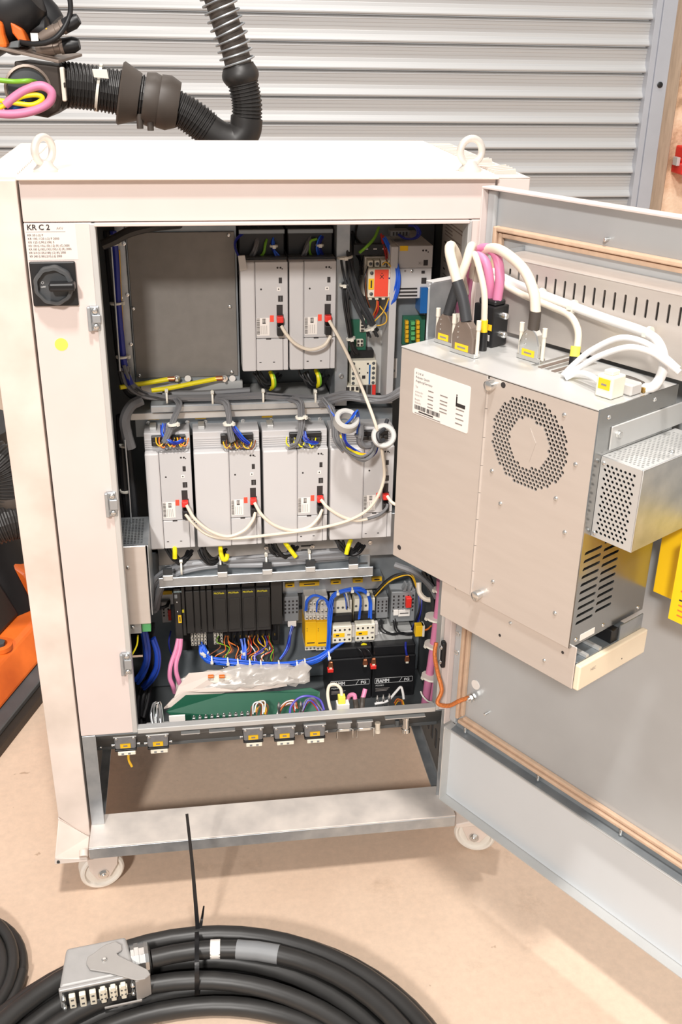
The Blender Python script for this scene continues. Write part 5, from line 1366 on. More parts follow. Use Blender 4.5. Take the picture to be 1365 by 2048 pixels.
# ================================================================== connectors hanging under the sill
def hood(px0, px1, py, label, tagged=True, wire=False, row=False):
    a = P(px0, py, .022); b = P(px1, py - 2, .022)
    x0, x1, zt = a.x, b.x, a.z
    w_ = x1 - x0
    t = thing('connector_hood', label, 'connector', ((x0 + x1) / 2, 0.04, zt - 0.045), 'connectors under the sill')
    mb = MB().hexa([(x0 + 0.0015, 0.022, zt - 0.030), (x1 - 0.0015, 0.022, zt - 0.030), (x1 - 0.0015, 0.056, zt - 0.030), (x0 + 0.0015, 0.056, zt - 0.030)],
                   [(x0, 0.024, zt), (x1, 0.024, zt), (x1, 0.058, zt), (x0, 0.058, zt)])
    mb.build('shell', 'connector_grey', t, 0.003, 2)
    bx('flange', x0 - 0.001, x1 + 0.001, 0.020, 0.062, zt, zt + 0.003, 'zinc_light', t, 0.0008)
    for x in (x0 + 0.005, x1 - 0.005):
        screw((x, 0.0225, zt - 0.003), (0, -1, 0.3), 0.0032, t, 'steel_bright')
    bx('gasket', x0 + 0.0005, x1 - 0.0005, 0.021, 0.057, zt - 0.0345, zt - 0.030, 'black_plastic', t, 0.001)
    for sgn, x in ((-1, x0), (1, x1)):
        MB().lathe((x, 0.034, zt - 0.026), (sgn, 0, 0), [(0, 0.0024), (0.004, 0.0024), (0.004, 0.0034), (0.006, 0.0034)], 10).build('peg', 'steel_bright', t)
    bx('insert', x0 + 0.006, x1 - 0.003, 0.020, 0.050, zt - 0.0435, zt - 0.0345, 'insert_cream', t, 0.001)
    for k in range(2):
        bx('insert_slot', x0 + 0.013 + 0.013 * k, x0 + 0.018 + 0.013 * k, 0.0196, 0.02, zt - 0.0415, zt - 0.0375, 'terminal_grey', t, 0)
    if tagged:
        cx = (x0 + x1) / 2
        bx('yellow_tag', cx - 0.010, cx + 0.010, 0.0212, 0.0232, zt - 0.0265, zt - 0.0165, 'yellow_label', t, 0)
        bx('tag_print', cx - 0.004, cx + 0.004, 0.0210, 0.0212, zt - 0.0232, zt - 0.0195, 'ink_soft', t, 0)
    if wire:
        cable('stub_wire', [Vector((x0 + 0.026, 0.035, zt - 0.043)), Vector((x0 + 0.025, 0.030, zt - 0.062)), Vector((x0 + 0.030, 0.030, zt - 0.080))], 0.0026, 'wire_amber', t)
    return t
hood(227, 272, 1476, 'grey connector hood with dangling wire, far left under the sill', True, True)
hood(293, 337, 1472, 'grey connector hood under the sill corner beside the dangling-wire one')
hood(486, 527, 1459, 'grey connector hood with yellow tag in the middle under the sill')
hood(548, 591, 1456, 'grey connector hood between two others right of middle under the sill')
hood(609, 652, 1452, 'grey tagged connector hood nearest the two clip sockets')
def clip_socket(px0, px1, py, label):
    a = P(px0, py, .022); b = P(px1, py - 1, .022); x0, x1, zt = a.x, b.x, a.z
    t = thing('clip_socket', label, 'connector', ((x0 + x1) / 2, 0.04, zt - 0.028), 'clip sockets under the sill')
    bx('shell', x0 + 0.003, x1 - 0.003, 0.024, 0.052, zt - 0.022, zt, 'cast_grey', t, 0.002, 2)
    bx('flange', x0 + 0.001, x1 - 0.001, 0.022, 0.055, zt, zt + 0.003, 'zinc_light', t, 0.0008)
    c = [(x0, 0.020, zt - 0.034), (x0, 0.018, zt - 0.012), (x0 + 0.004, 0.018, zt - 0.0095), (x1 - 0.004, 0.018, zt - 0.0095), (x1, 0.018, zt - 0.012), (x1, 0.020, zt - 0.034)]
    MB().tube(c, 0.0014, 8).build('clip', 'chrome', t)
    bx('face', x0 + 0.007, x1 - 0.007, 0.0235, 0.024, zt - 0.020, zt - 0.012, 'terminal_cream', t, 0)
clip_socket(674, 706, 1449, 'steel socket with wire clip, left of the pair under the sill')
clip_socket(714, 748, 1447, 'steel socket with wire clip, right of the pair under the sill')
p = P(756, 1445, .03)
o = MB().lathe(p, (0, -0.2, -1), [(0, 0.006), (0.004, 0.006), (0.004, 0.005), (0.016, 0.005), (0.016, 0.006), (0.023, 0.006)], 14).build('cable_gland', 'cable_cream'); tag(o, 'small pale gland beside the right clip socket', 'gland')
p = P(812, 1434, .03)
o = MB().lathe(p, (0, -0.2, -1), [(0, 0.009), (0.005, 0.009), (0.005, 0.0075), (0.026, 0.0075), (0.026, 0.009), (0.034, 0.009), (0.036, 0.006)], 18).build('coax_socket', 'chrome'); tag(o, 'tall chrome round socket at the right end under the sill', 'socket')
p = P(795, 1440, .035)
o = MB().lathe(p, (0, -0.2, -1), [(0, 0.005), (0.012, 0.005), (0.014, 0.004)], 12).build('coax_socket', 'zinc_dark'); tag(o, 'short dark round socket beside the chrome one', 'socket')
# blank plates and screws on the connector panel between the hoods
for (px0, px1, py) in ((362, 400, 1462), (418, 470, 1458), (770, 850, 1432)):
    a = P(px0, py, .012); b = P(px1, py - 4, .012)
    bl = bx('blanking_plate', a.x, b.x, 0.004, 0.030, a.z - 0.004, a.z - 0.002, 'zinc_light', cab, 0)
    for x in (a.x + 0.004, b.x - 0.004):
        screw((x, 0.010, a.z - 0.004), (0, -0.4, -1), 0.0032, bl, 'steel_bright', 'hex', 'bolt')
# ================================================================== computer housing mounted on the door
mat('steel_side', (170, 172, 172), 0.24, 0.9, var=0.04, scale=20, rvar=0.04)
ZT = 1.1955; ZB = 0.842; NB = 0.220; UL = 0.060; UR = 0.424
pc = thing('computer_housing', 'large galvanised computer housing hung on the inside of the open door', 'computer', DW(0.24, 0.13, 0.775))
def dbox(name, u0, u1, n0, n1, z0, z1, m, parent=pc, bevel=0.0008, seg=1): return bx(name, u0, u1, n0, n1, z0, z1, m, parent, bevel, seg, DW)
dbox('back_plate', UL, UR, 0.046, 0.049, ZB, ZT, 'zinc', pc)
dbox('left_side', UL, UL + 0.002, 0.049, 0.2145, ZB, ZT - 0.002, 'zinc', pc)
dbox('bottom', UL + 0.002, UR - 0.002, 0.049, 0.2145, ZB, ZB + 0.002, 'zinc', pc)
dbox('inner_dark', UL + 0.01, UR - 0.012, 0.06, 0.2, ZB + 0.01, ZT - 0.02, 'dark_inside', pc, 0)
top = dbox('top', UL, UR, 0.049, 0.2205, ZT - 0.002, ZT, 'zinc_light', pc, 0.0006)
dbox('hinged_front', UL, 0.2345, 0.2150, NB, ZB - 0.001, ZT - 0.003, 'steel_sheet', pc, 0.001)
# right front with the fan grille, real holes
fu, fz, Ro, Ri, pt = 0.317 - 0.239, 1.117, 0.0665, 0.0335, 0.0064
holes = []
j = 0; y = -Ro
while y <= Ro:
    x = -Ro + (pt / 2 if j % 2 else 0)
    while x <= Ro:
        r = math.hypot(x, y)
        if Ri + 0.001 < r < Ro - 0.001 and abs(x) < Ro * 0.99: holes.append(circ(fu + x, fz + y, pt * 0.42, 8))
        x += pt
    y += pt * 0.866; j += 1
sheet('fan_panel', rect(0, ZB - 0.001, UR - 0.239 + 0.001, ZT - 0.003), holes, 0.003, DW(0.239, NB, 0), DU, Z, 'steel_sheet', pc)
MB().lathe(DW(0.317, 0.2135, 1.117), DN, [(0, 0.034), (0.002, 0.034)], 32).build('fan_hub', 'black_plastic', pc)
MB(DW).prism([(0.322, NB + 0.0002, 1.092), (0.330, NB + 0.0002, 1.122), (0.318, NB + 0.0002, 1.140), (0.322, NB + 0.0002, 1.122)], (0, 0.0003, 0)).build('pressed_mark', 'steel_sheet', pc)
mbh = MB(DW)
for k in range(8):
    z0 = ZB + 0.002 + k * (ZT - ZB - 0.008) / 8
    mbh = MB(DW).lathe((0.2368, NB - 0.0005, z0), (0, 0, 1), [(0, 0.0026), ((ZT - ZB) / 8 - 0.0018, 0.0026)], 12)
    mbh.build('hinge_knuckle', 'steel_sheet', pc)
for u, z in ((0.371, 1.174), (0.398, 1.113), (0.394, 1.012), (0.394, 0.885), (0.277, 0.885), (0.278, 1.013), (0.257, 1.057), (0.373, 1.055)):
    screw(DW(u, NB, z), DN, 0.0034, pc, 'steel_bright')
for u, z in ((0.246, 1.183), (0.254, 0.854)):
    MB().lathe(DW(u, NB, z), DN, [(0, 0.0065), (0.004, 0.0065), (0.005, 0.0075), (0.012, 0.0075), (0.013, 0.006)], 18).build('knob', 'steel_bright', pc)
for u, z in ((0.264, 1.187), (0.075, 0.861)):
    MB().lathe(DW(u, NB + 0.0003, z), -DN, [(0, 0.0042), (0.001, 0.0042)], 16).build('lock_hole', 'ink', pc)
# right side face (u = UR): slots in two columns
def side_sheet(name, n0, n1, z0, z1, holes, u, m, parent=pc, t=0.002):
    # local x runs from the front (n1) to the back (n0)
    return sheet(name, rect(0, z0, n1 - n0, z1), holes, t, DW(u, n1, 0), -DN, Z, m, parent)
hs = []
for k in range(10):
    z = 0.9895 - 0.0122 * k
    hs.append([(0.0075, z - 0.0022), (0.044, z - 0.0022), (0.046, z), (0.044, z + 0.0022), (0.0095, z + 0.0022), (0.0075, z)])
    z += 0.004
    hs.append([(0.051, z - 0.0022), (0.0865, z - 0.0022), (0.0885, z), (0.0865, z + 0.0022), (0.053, z + 0.0022), (0.051, z)])
side_sheet('vent_side', 0.046, 0.2205, ZB, ZT, hs, UR + 0.0015, 'steel_side')
for n, z in ((0.208, 0.852), (0.145, 0.852), (0.060, 0.850), (0.20, 1.182), (0.10, 1.185)):
    screw(DW(UR + 0.0015, n, z), DU, 0.0032, pc, 'steel_bright')
dbox('white_label', UR + 0.0015, UR + 0.002, 0.165, 0.198, 0.846, 0.856, 'paper', pc, 0)
dbox('side_bracket', UR + 0.0015, UR + 0.004, 0.02, 0.192, 1.135, 1.168, 'zinc_light', pc, 0.001)
screw(DW(UR + 0.004, 0.178, 1.155), DU, 0.0045, pc, 'steel_bright', 'hex', 'bolt')
# perforated power-supply box on the side
hf = []
for j in range(16):
    for i in range(7):
        x = 0.0075 + 0.0068 * i + (0.0034 if j % 2 else 0); z = 1.0235 + 0.0064 * j
        if x < 0.054: hf.append(circ(x, z, 0.0023, 8))
sheet('perforated_front', rect(0, 1.015, 0.064, 1.130), hf, 0.0015, DW(UR + 0.002, 0.205, 0), DU, Z, 'zinc_light', pc)
ht = []
for j in range(26):
    for i in range(9):
        x = 0.006 + 0.0062 * i + (0.0031 if j % 2 else 0); y = 0.008 + 0.0056 * j
        if x < 0.058: ht.append(circ(x, y, 0.0019, 6))
sheet('perforated_top', rect(0, 0, 0.064, 0.165), ht, 0.0015, DW(UR + 0.002, 0.2035, 1.1305), DU, -DN, 'zinc_light', pc)
dbox('outer_side', 0.4875, 0.490, 0.03, 0.205, 1.0145, 1.131, 'zinc', pc, 0.001)
dbox('box_bottom', UR + 0.002, 0.4875, 0.03, 0.2035, 1.0145, 1.016, 'zinc', pc, 0)
dbox('box_inside', UR + 0.004, 0.483, 0.04, 0.190, 1.022, 1.118, 'dark_inside', pc, 0)
for z in (1.122, 1.021):
    screw(DW(0.4305, 0.2052, z), DN, 0.003, pc, 'steel_bright')
screw(DW(0.475, 0.12, 1.1308), (0, 0, 1), 0.0035, pc, 'steel_bright')
# drive carrier below: front plate, drive body and beige bezel
dbox('lower_plate', 0.170, 0.4345, 0.2135, 0.2155, 0.776, 0.846, 'steel_sheet', pc, 0.001)
for u, z in ((0.314, 0.829), (0.382, 0.798), (0.202, 0.839)):
    screw(DW(u, 0.2155, z), DN, 0.003, pc, 'steel_bright')
for u, z in ((0.296, 0.799), (0.412, 0.827)):
    MB().lathe(DW(u, 0.2158, z), -DN, [(0, 0.0024), (0.001, 0.0024)], 12).build('screw_hole', 'ink', pc)
dv = dbox('disc_drive', 0.27, 0.4315, 0.06, 0.205, 0.781, 0.815, 'zinc_dull', pc, 0.001)
dbox('tray_rail', 0.30, 0.432, 0.150, 0.156, 0.8155, 0.820, 'zinc_light', dv, 0)
dbox('tray_rail', 0.30, 0.432, 0.180, 0.186, 0.8155, 0.820, 'zinc_light', dv, 0)
dbox('black_guide', 0.400, 0.4315, 0.112, 0.128, 0.8155, 0.838, 'black_plastic', dv, 0.001)
dbox('guide_plate', 0.4325, 0.4345, 0.056, 0.112, 0.817, 0.842, 'zinc', dv, 0)
bz = dbox('bezel', 0.4330, 0.4430, 0.050, 0.2125, 0.7755, 0.8165, 'beige_bezel', pc, 0.002, 2)
text('NEC', 0.0065, DW(0.4431, 0.188, 0.800), -DN, Z, 'ink_soft', bz)
MB().lathe(DW(0.4432, 0.110, 0.789), -DU, [(0, 0.0012), (0.0008, 0.0012)], 8).build('eject_hole', 'ink', bz)
# type label on the hinged front
lb = sheet('type_label', rrect(0.0905, 1.098, 0.2055, 1.1690, 0.003), [], 0.0004, DW(0, NB + 0.0005, 0), DU, Z, 'paper', pc)
def lt(s, u, z, size, m='ink', bold=0.0): text(s, size, DW(u, NB + 0.0006, z), DU, Z, m, lb, bold=bold)
lt('K U K A', 0.095, 1.1610, 0.0045); lt('Roboter GmbH', 0.095, 1.1550, 0.0045); lt('Augsburg/Germany', 0.095, 1.1490, 0.0045)
rows = (('Typ', 0.1405), ('Artikel-Nr.', 0.1325), ('Serien-Nr.', 0.1275), ('Baujahr', 0.1205), ('Gewicht', 0.1155))
for i, (s, z) in enumerate(rows):
    lt(s, 0.095, 1.0 + z, 0.0038, 'ink_soft')
    for u0, u1 in ((0.122, 0.133), (0.147, 0.162)):
        bx('print_line', u0, u1, NB + 0.0005, NB + 0.0008, 1.0 + z, 1.0 + z + 0.0016, 'ink_soft', lb, 0, T=DW)
bx('logo_bar', 0.1790, 0.1815, NB + 0.0005, NB + 0.0008, 1.1350, 1.1480, 'ink', lb, 0, T=DW)
bx('logo_bar', 0.1790, 0.1975, NB + 0.0005, NB + 0.0008, 1.1330, 1.1385, 'ink', lb, 0, T=DW)
MB().lathe(DW(0.1802, NB + 0.0005, 1.1500), DN, [(0, 0.0012), (0.0003, 0.0012)], 8).build('logo_dot', 'ink', lb)
for k in range(4):
    bx('print_line', 0.180, 0.196 - 0.002 * (k % 2), NB + 0.0005, NB + 0.0008, 1.1285 - 0.0072 * k, 1.1302 - 0.0072 * k, 'ink_soft', lb, 0, T=DW)
rd = random.Random(9); u = 0.095
while u < 0.148:
    w_ = rd.choice((0.0005, 0.0009, 0.0014))
    if not 0.117 < u < 0.120: bx('barcode_bar', u, u + w_, NB + 0.0005, NB + 0.0008, 1.1062, 1.1128, 'ink', lb, 0, T=DW)
    u += w_ + rd.choice((0.0006, 0.001))
bx('print_line', 0.104, 0.135, NB + 0.0005, NB + 0.0008, 1.1025, 1.1045, 'ink', lb, 0, T=DW)
bx('print_line', 0.096, 0.150, NB + 0.0005, NB + 0.0008, 1.0995, 1.1008, 'ink_soft', lb, 0, T=DW)
# rear top opening with card edges
for k in range(5):
    dbox('card_slot', 0.245 + 0.012 * k, 0.252 + 0.012 * k, 0.060, 0.140, ZT, ZT + 0.0012, 'brown_metal' if k % 2 else 'steel_bright', pc, 0)

# slotted bracket behind the housing
sb = thing('slotted_bracket', 'long steel bracket with a row of vertical slots above the computer', 'bracket', DW(0.33, 0.03, 1.18), None)
hs = [rrect(0.026 + 0.0176 * k, 1.272, 0.0300 + 0.0176 * k, 1.298, 0.0019, 3) for k in range(30)]
sheet('slotted_face', rect(0, 1.200, 0.58, 1.3115), hs, 0.0015, DW(0.082, 0.044, 0), DU, Z, 'steel_sheet', sb)
bx('top_fold', 0.082, 0.662, -0.0205, 0.044, 1.3115, 1.3135, 'steel_sheet', sb, 0.0006, 1, DW)
bx('end_tab', 0.078, 0.0815, -0.0205, 0.044, 1.28, 1.3205, 'zinc', sb, 0, 1, DW)
screw(DW(0.092, 0.0445, 1.300), DN, 0.003, sb, 'steel_bright')
# angled bracket at the left of the connectors
ab = thing('angle_bracket', 'small folded steel bracket standing left of the connectors', 'bracket', DW(0.06, 0.14, ZT))
bx('upright', 0.056, 0.058, 0.150, 0.166, ZT - 0.02, ZT + 0.080, 'zinc', ab, 0.0008, 1, DW)
bx('plate', 0.058, 0.060, 0.080, 0.166, ZT - 0.02, ZT + 0.086, 'zinc', ab, 0.0008, 1, DW)
bx('fold', 0.045, 0.060, 0.085, 0.160, ZT + 0.086, ZT + 0.088, 'zinc_light', ab, 0.0008, 1, DW)
for dz in (0.01, 0.06):
    screw(DW(0.0555, 0.158, ZT + dz), -DU, 0.003, ab, 'steel_bright')
    screw(DW(0.0575, 0.158, ZT + dz), DN - DU, 0.003, ab, 'steel_bright')

# connectors on the top of the housing
def dsub(u, n, label, w_=0.040, h=0.046, metal='brown_metal', ang=0.0, taper=True):
    t = thing('cable_hood', label, 'connector', DW(u, n, ZT), 'metal cable hoods on the computer')
    c, s = math.cos(ang), math.sin(ang)
    T = lambda a, b, z: DW(u + a * c - b * s, n + a * s + b * c, ZT + 0.0005 + z)
    w = w_ / 2
    MB(T).prism([(-w, -0.007, 0.006), (w, -0.007, 0.006), (w, -0.007, h * 0.55), (w * 0.72, -0.007, h * 0.85), (w * 0.35, -0.007, h), (-w * 0.35, -0.007, h), (-w * 0.72, -0.007, h * 0.85), (-w, -0.007, h * 0.55)], (0, 0.014, 0)).build('hood', metal, t, 0.0015, 2)
    MB(T).box(-w - 0.004, w + 0.004, -0.006, 0.006, 0, 0.0065).build('shell_flange', 'steel_bright', t, 0.0006)
    for sg in (-1, 1):
        MB(T).lathe((sg * (w + 0.003), 0, 0.004), (0, 0, 1), [(0, 0.0028), (h * 0.75, 0.0028), (h * 0.75, 0.0036), (h * 1.02, 0.0036)], 10).build('thumb_screw', 'terminal_cream', t)
    MB(T).box(-w * 0.62, w * 0.62, 0.0071, 0.0078, 0.007, 0.0165).build('yellow_tag', 'yellow_label', t)
    MB(T).box(-w * 0.38, w * 0.38, 0.0078, 0.0080, 0.0105, 0.0130).build('tag_print', 'ink_soft', t)
    for k in range(3):
        screw(T(-w * 0.4, 0.0071, h * (0.5 + 0.16 * k)), DN, 0.0014, t, 'steel_bright', 'rivet', 'rivet')
    return t
dsub(0.095, 0.160, 'brown metal cable hood at the rear, nearest the angled bracket', 0.034, 0.046)
dsub(0.150, 0.178, 'brown metal cable hood at the front with dark sleeved cable', 0.042, 0.050)
dsub(0.228, 0.122, 'bright metal cable hood standing alone at the right', 0.036, 0.046, 'steel_bright')
t = thing('pink_plug', 'tall black plug with yellow tag and pink cables', 'plug', DW(0.134, 0.105, ZT))
bx('body', 0.112, 0.152, 0.088, 0.122, ZT + 0.0006, ZT + 0.062, 'black_plastic', t, 0.002, 2, DW)
bx('yellow_tag', 0.130, 0.150, 0.122, 0.1226, ZT + 0.026, ZT + 0.035, 'yellow_label', t, 0, 1, DW)
bx('white_tag', 0.132, 0.147, 0.122, 0.1226, ZT + 0.010, ZT + 0.019, 'sticker_grey', t, 0, 1, DW)
bx('strain_relief', 0.116, 0.150, 0.094, 0.118, ZT + 0.062, ZT + 0.070, 'black_plastic', t, 0.002, 1, DW)
for z in (0.020, 0.048):
    MB().lathe(DW(0.152, 0.105, ZT + z), DU, [(0, 0.005), (0.010, 0.005), (0.012, 0.0035)], 14).build('thumb_screw', 'steel_bright', t)
def dcable(name, pts, r, m, label, group=None, cat='cable', n=10):
    return tag(cable(name, pts, r, m, None, 8, n), label, cat, group)
g = 'cables plugged into the computer'
dcable('pink_cable', [DW(0.142, 0.106, ZT + 0.066), DW(0.143, 0.105, 1.300), DW(0.128, 0.102, 1.330), DW(0.100, 0.098, 1.333), DW(0.080, 0.095, 1.315), DW(0.066, 0.09, 1.260), DW(0.060, 0.08, 1.21)], 0.0072, 'cable_pink', 'thick pink cable arching out of the black plug', g)
dcable('pink_cable', [DW(0.126, 0.106, ZT + 0.066), DW(0.128, 0.11, 1.290), DW(0.118, 0.112, 1.318), DW(0.092, 0.110, 1.322), DW(0.074, 0.105, 1.300), DW(0.062, 0.10, 1.240), DW(0.05, 0.09, 1.20)], 0.0072, 'cable_pink', 'inner pink cable arching out of the black plug', g)
w = thing('sleeved_cable', 'thick cream cable with a dark sleeve on the front hood', 'cable', DW(0.15, 0.178, 1.245), g)
cable('sleeve', [DW(0.150, 0.178, ZT + 0.050), DW(0.140, 0.178, 1.275), DW(0.128, 0.180, 1.300)], 0.0085, 'cable_dark', w, 8, 10)
cable('cable', [DW(0.128, 0.180, 1.300), DW(0.118, 0.181, 1.322), DW(0.108, 0.178, 1.338), DW(0.098, 0.165, 1.343), DW(0.088, 0.14, 1.32), DW(0.07, 0.10, 1.26)], 0.0076, 'cable_cream', w, 8, 10)
w = thing('sleeved_cable', 'cream cable with a dark sleeve on the rear hood', 'cable', DW(0.095, 0.160, 1.24), g)
cable('sleeve', [DW(0.095, 0.160, ZT + 0.046), DW(0.098, 0.155, 1.265), DW(0.103, 0.15, 1.29)], 0.0078, 'cable_dark', w, 8, 10)
cable('cable', [DW(0.103, 0.15, 1.29), DW(0.108, 0.142, 1.318), DW(0.104, 0.13, 1.338), DW(0.09, 0.11, 1.33), DW(0.07, 0.09, 1.28)], 0.0068, 'cable_cream', w, 8, 10)
w = thing('thin_plug_cable', 'thin cream cable with a yellow collar beside the black plug', 'cable', DW(0.148, 0.14, ZT), g)
cable('cable', [DW(0.150, 0.140, ZT + 0.045), DW(0.146, 0.140, 1.280), DW(0.130, 0.138, 1.315), DW(0.112, 0.13, 1.330), DW(0.09, 0.11, 1.315)], 0.0048, 'cable_cream', w, 8, 10)
MB().cyl(DW(0.1505, 0.140, ZT + 0.028), DW(0.1500, 0.140, ZT + 0.046), 0.0056).build('yellow_collar', 'yellow_label', w)
MB().cyl(DW(0.151, 0.140, ZT + 0.0005), DW(0.1505, 0.140, ZT + 0.028), 0.0062).build('black_plug', 'black_plastic', w)
w = thing('sleeved_cable', 'thick cream cable arching over to the hood standing alone', 'cable', DW(0.228, 0.122, 1.245), g)
cable('sleeve', [DW(0.228, 0.122, ZT + 0.046), DW(0.229, 0.122, 1.268)], 0.0085, 'hood_brown', w, 8, 10)
cable('cable', [DW(0.229, 0.122, 1.266), DW(0.222, 0.121, 1.292), DW(0.200, 0.118, 1.318), DW(0.165, 0.112, 1.333), DW(0.130, 0.105, 1.338), DW(0.100, 0.095, 1.325), DW(0.075, 0.08, 1.28)], 0.0076, 'cable_cream', w, 8, 10)
# cables tied along the slotted bracket
w = thing('loom_cable', 'thick white cable tied along the slotted bracket', 'cable', DW(0.3, 0.06, 1.2), g)
cable('cable', [DW(0.085, 0.056, 1.290), DW(0.14, 0.056, 1.279), DW(0.22, 0.056, 1.270), DW(0.30, 0.056, 1.262), DW(0.372, 0.062, 1.258), DW(0.405, 0.075, 1.250), DW(0.425, 0.09, 1.228), DW(0.425, 0.105, 1.205), DW(0.410, 0.115, 1.199)], 0.0068, 'cable_white', w, 8, 10)
cable('sleeve', [DW(0.412, 0.114, 1.2015), DW(0.398, 0.117, 1.2045), DW(0.378, 0.118, 1.2048)], 0.0078, 'hood_brown', w, 8, 10)
for u, z in ((0.185, 1.274), (0.245, 1.268), (0.375, 1.257)):
    tie(w, DW(u, 0.057, z), DU, 0.0085, 0.004, head=tuple(DN))
dcable('loom_cable', [DW(0.095, 0.066, 1.283), DW(0.15, 0.064, 1.270), DW(0.21, 0.064, 1.262), DW(0.248, 0.068, 1.257), DW(0.270, 0.075, 1.242), DW(0.278, 0.082, 1.222), DW(0.282, 0.090, 1.205), DW(0.285, 0.095, 1.198)], 0.0052, 'cable_cream', 'cream cable leaving the slotted bracket and bending down', g)
bx_ = thing('cable_end', 'black plug with yellow collar at the bent cream cable', 'plug', DW(0.286, 0.096, ZT))
MB().cyl(DW(0.286, 0.096, ZT + 0.0005), DW(0.284, 0.094, ZT + 0.014), 0.0072).build('black_plug', 'black_plastic', bx_)
MB().cyl(DW(0.284, 0.094, ZT + 0.014), DW(0.282, 0.091, ZT + 0.028), 0.0070).build('yellow_collar', 'yellow_dot', bx_)
dcable('grey_cable', [PZ(1126, 752, ZT + 0.003), PD(1150, 728, .135), PD(1185, 700, .125), PD(1240, 676, .115), PD(1290, 685, .105), PD(1330, 713, .10), PD(1358, 738, .095)], 0.0042, 'cable_white', 'upper pale grey cable arc on top of the computer', g)
dcable('grey_cable', [PZ(1130, 754, ZT + 0.003), PD(1160, 735, .14), PD(1200, 712, .135), PD(1255, 695, .125), PD(1300, 703, .115), PD(1335, 725, .105), PD(1360, 745, .10)], 0.0042, 'cable_white', 'lower pale grey cable arc on top of the computer', g)
dcable('grey_cable', [PZ(1132, 756, ZT + 0.003), PD(1150, 748, .15), PD(1172, 748, .155), PD(1192, 758, .16), PD(1204, 770, .165)], 0.0042, 'cable_white', 'short pale grey cable running into the white plug', g)
t = thing('white_plug', 'white plug with yellow tag at the front corner of the computer top', 'plug', DW(0.398, 0.168, ZT))
bx('body', 0.384, 0.410, 0.150, 0.178, ZT + 0.0005, ZT + 0.030, 'insert_cream', t, 0.002, 2, DW)
bx('latch', 0.390, 0.404, 0.156, 0.172, ZT + 0.030, ZT + 0.036, 'insert_cream', t, 0.001, 1, DW)
bx('yellow_tag', 0.388, 0.406, 0.178, 0.1786, ZT + 0.012, ZT + 0.026, 'yellow_label', t, 0, 1, DW)
bx('tag_print', 0.393, 0.401, 0.1786, 0.1789, ZT + 0.017, ZT + 0.0195, 'ink_soft', t, 0, 1, DW)
t = thing('power_inlet', 'grey power connector behind the white plug', 'connector', DW(0.405, 0.125, ZT))
bx('body', 0.388, 0.418, 0.122, 0.146, ZT + 0.0005, ZT + 0.016, 'sticker_grey', t, 0.002, 1, DW)
bx('brass_strip', 0.392, 0.420, 0.100, 0.120, ZT + 0.0005, ZT + 0.008, 'brass', t, 0.001, 1, DW)
screw(DW(0.382, 0.140, ZT + 0.002), (0, 0, 1), 0.004, t, 'steel_bright')
# yellow warning plates on the door
t = thing('warning_plate', 'folded yellow warning plate with small print on the open door', 'sign', DW(0.55, 0.07, 0.85))
bx('front_leaf', 0.500, 0.640, 0.100, 0.1015, 0.882, 1.005, 'yellow_plate', t, 0, 1, DW)
bx('back_leaf', 0.432, 0.600, 0.0335, 0.035, 0.872, 1.005, 'yellow_plate', t, 0, 1, DW)
bx('top_fold', 0.500, 0.600, 0.035, 0.100, 1.0035, 1.005, 'yellow_plate', t, 0, 1, DW)
for k, (z, ln, m) in enumerate(((0.985, .05, 'ink'), (0.962, .06, 'ink'), (0.953, .05, 'wire_orange'), (0.945, .07, 'wire_orange'), (0.930, .05, 'wire_orange'), (0.916, .06, 'ink'), (0.908, .05, 'wire_orange'), (0.900, .07, 'wire_orange'), (0.892, .04, 'wire_orange'))):
    bx('print_line', 0.512, 0.512 + ln, 0.1015, 0.1018, z, z + 0.0022, m, t, 0, 1, DW)
bx('standoff', 0.438, 0.446, -0.0205, 0.0335, 0.90, 1.00, 'zinc_dull', t, 0, 1, DW)
# ================================================================== robot behind the cabinet: dress-pack hose and arm at the top left
def corrugated(pts, rad, pitch, name, parent, m, n=18, amp=0.09, per=14):
    """corrugated hose along a spline; rad is a radius or function of 0..1"""
    sp = spline(pts, per); L = [0]
    for i in range(1, len(sp)): L.append(L[-1] + (sp[i] - sp[i - 1]).length)
    tot = L[-1]; cnt = int(tot / pitch); path = []; rr = []
    steps = cnt * 4; j = 0
    for k in range(steps + 1):
        s = tot * k / steps
        while j < len(L) - 2 and L[j + 1] < s: j += 1
        f = (s - L[j]) / max(1e-9, L[j + 1] - L[j]); path.append(sp[j].lerp(sp[j + 1], f))
        r = rad(s / tot) if callable(rad) else rad
        rr.append(r * (1 + amp * (0.5 if k % 4 in (0, 1) else -0.5)))
    mb = MB()
    mb.tube(path, 0, n, rf=lambda t: rr[min(len(rr) - 1, int(round(t * steps)))], smooth=False)
    return mb.build(name, m, parent)
HY = 0.9
hs = thing('dress_pack_hose', 'thick black corrugated hose with a spring sleeve behind the cabinet', 'hose', P(400, 270, HY))
corrugated([P(120, 168, HY - .02), P(200, 178, HY), P(290, 196, HY)], 0.047, 0.0085, 'wide_hose', hs, 'hose_black')
corrugated([P(330, 205, HY), P(375, 228, HY), P(415, 258, HY)], 0.0385, 0.0085, 'narrow_hose', hs, 'hose_black')
cable('smooth_elbow', [P(408, 254, HY), P(440, 275, HY), P(470, 282, HY), P(490, 262, HY), P(494, 235, HY)], 0.0375, 'hose_black', hs, 10, 20)
corrugated([P(494, 240, HY), P(494, 205, HY), P(486, 165, HY), P(480, 140, HY)], 0.0345, 0.0075, 'narrow_hose', hs, 'hose_black')
MB().tube(spline([P(484, 168, HY), P(481, 150, HY), P(477, 128, HY)], 8), 0.04, 20, rf=lambda t: 0.035 + 0.008 * math.sin(math.pi * min(1, t * 1.05))).build('cuff', 'hose_black', hs)
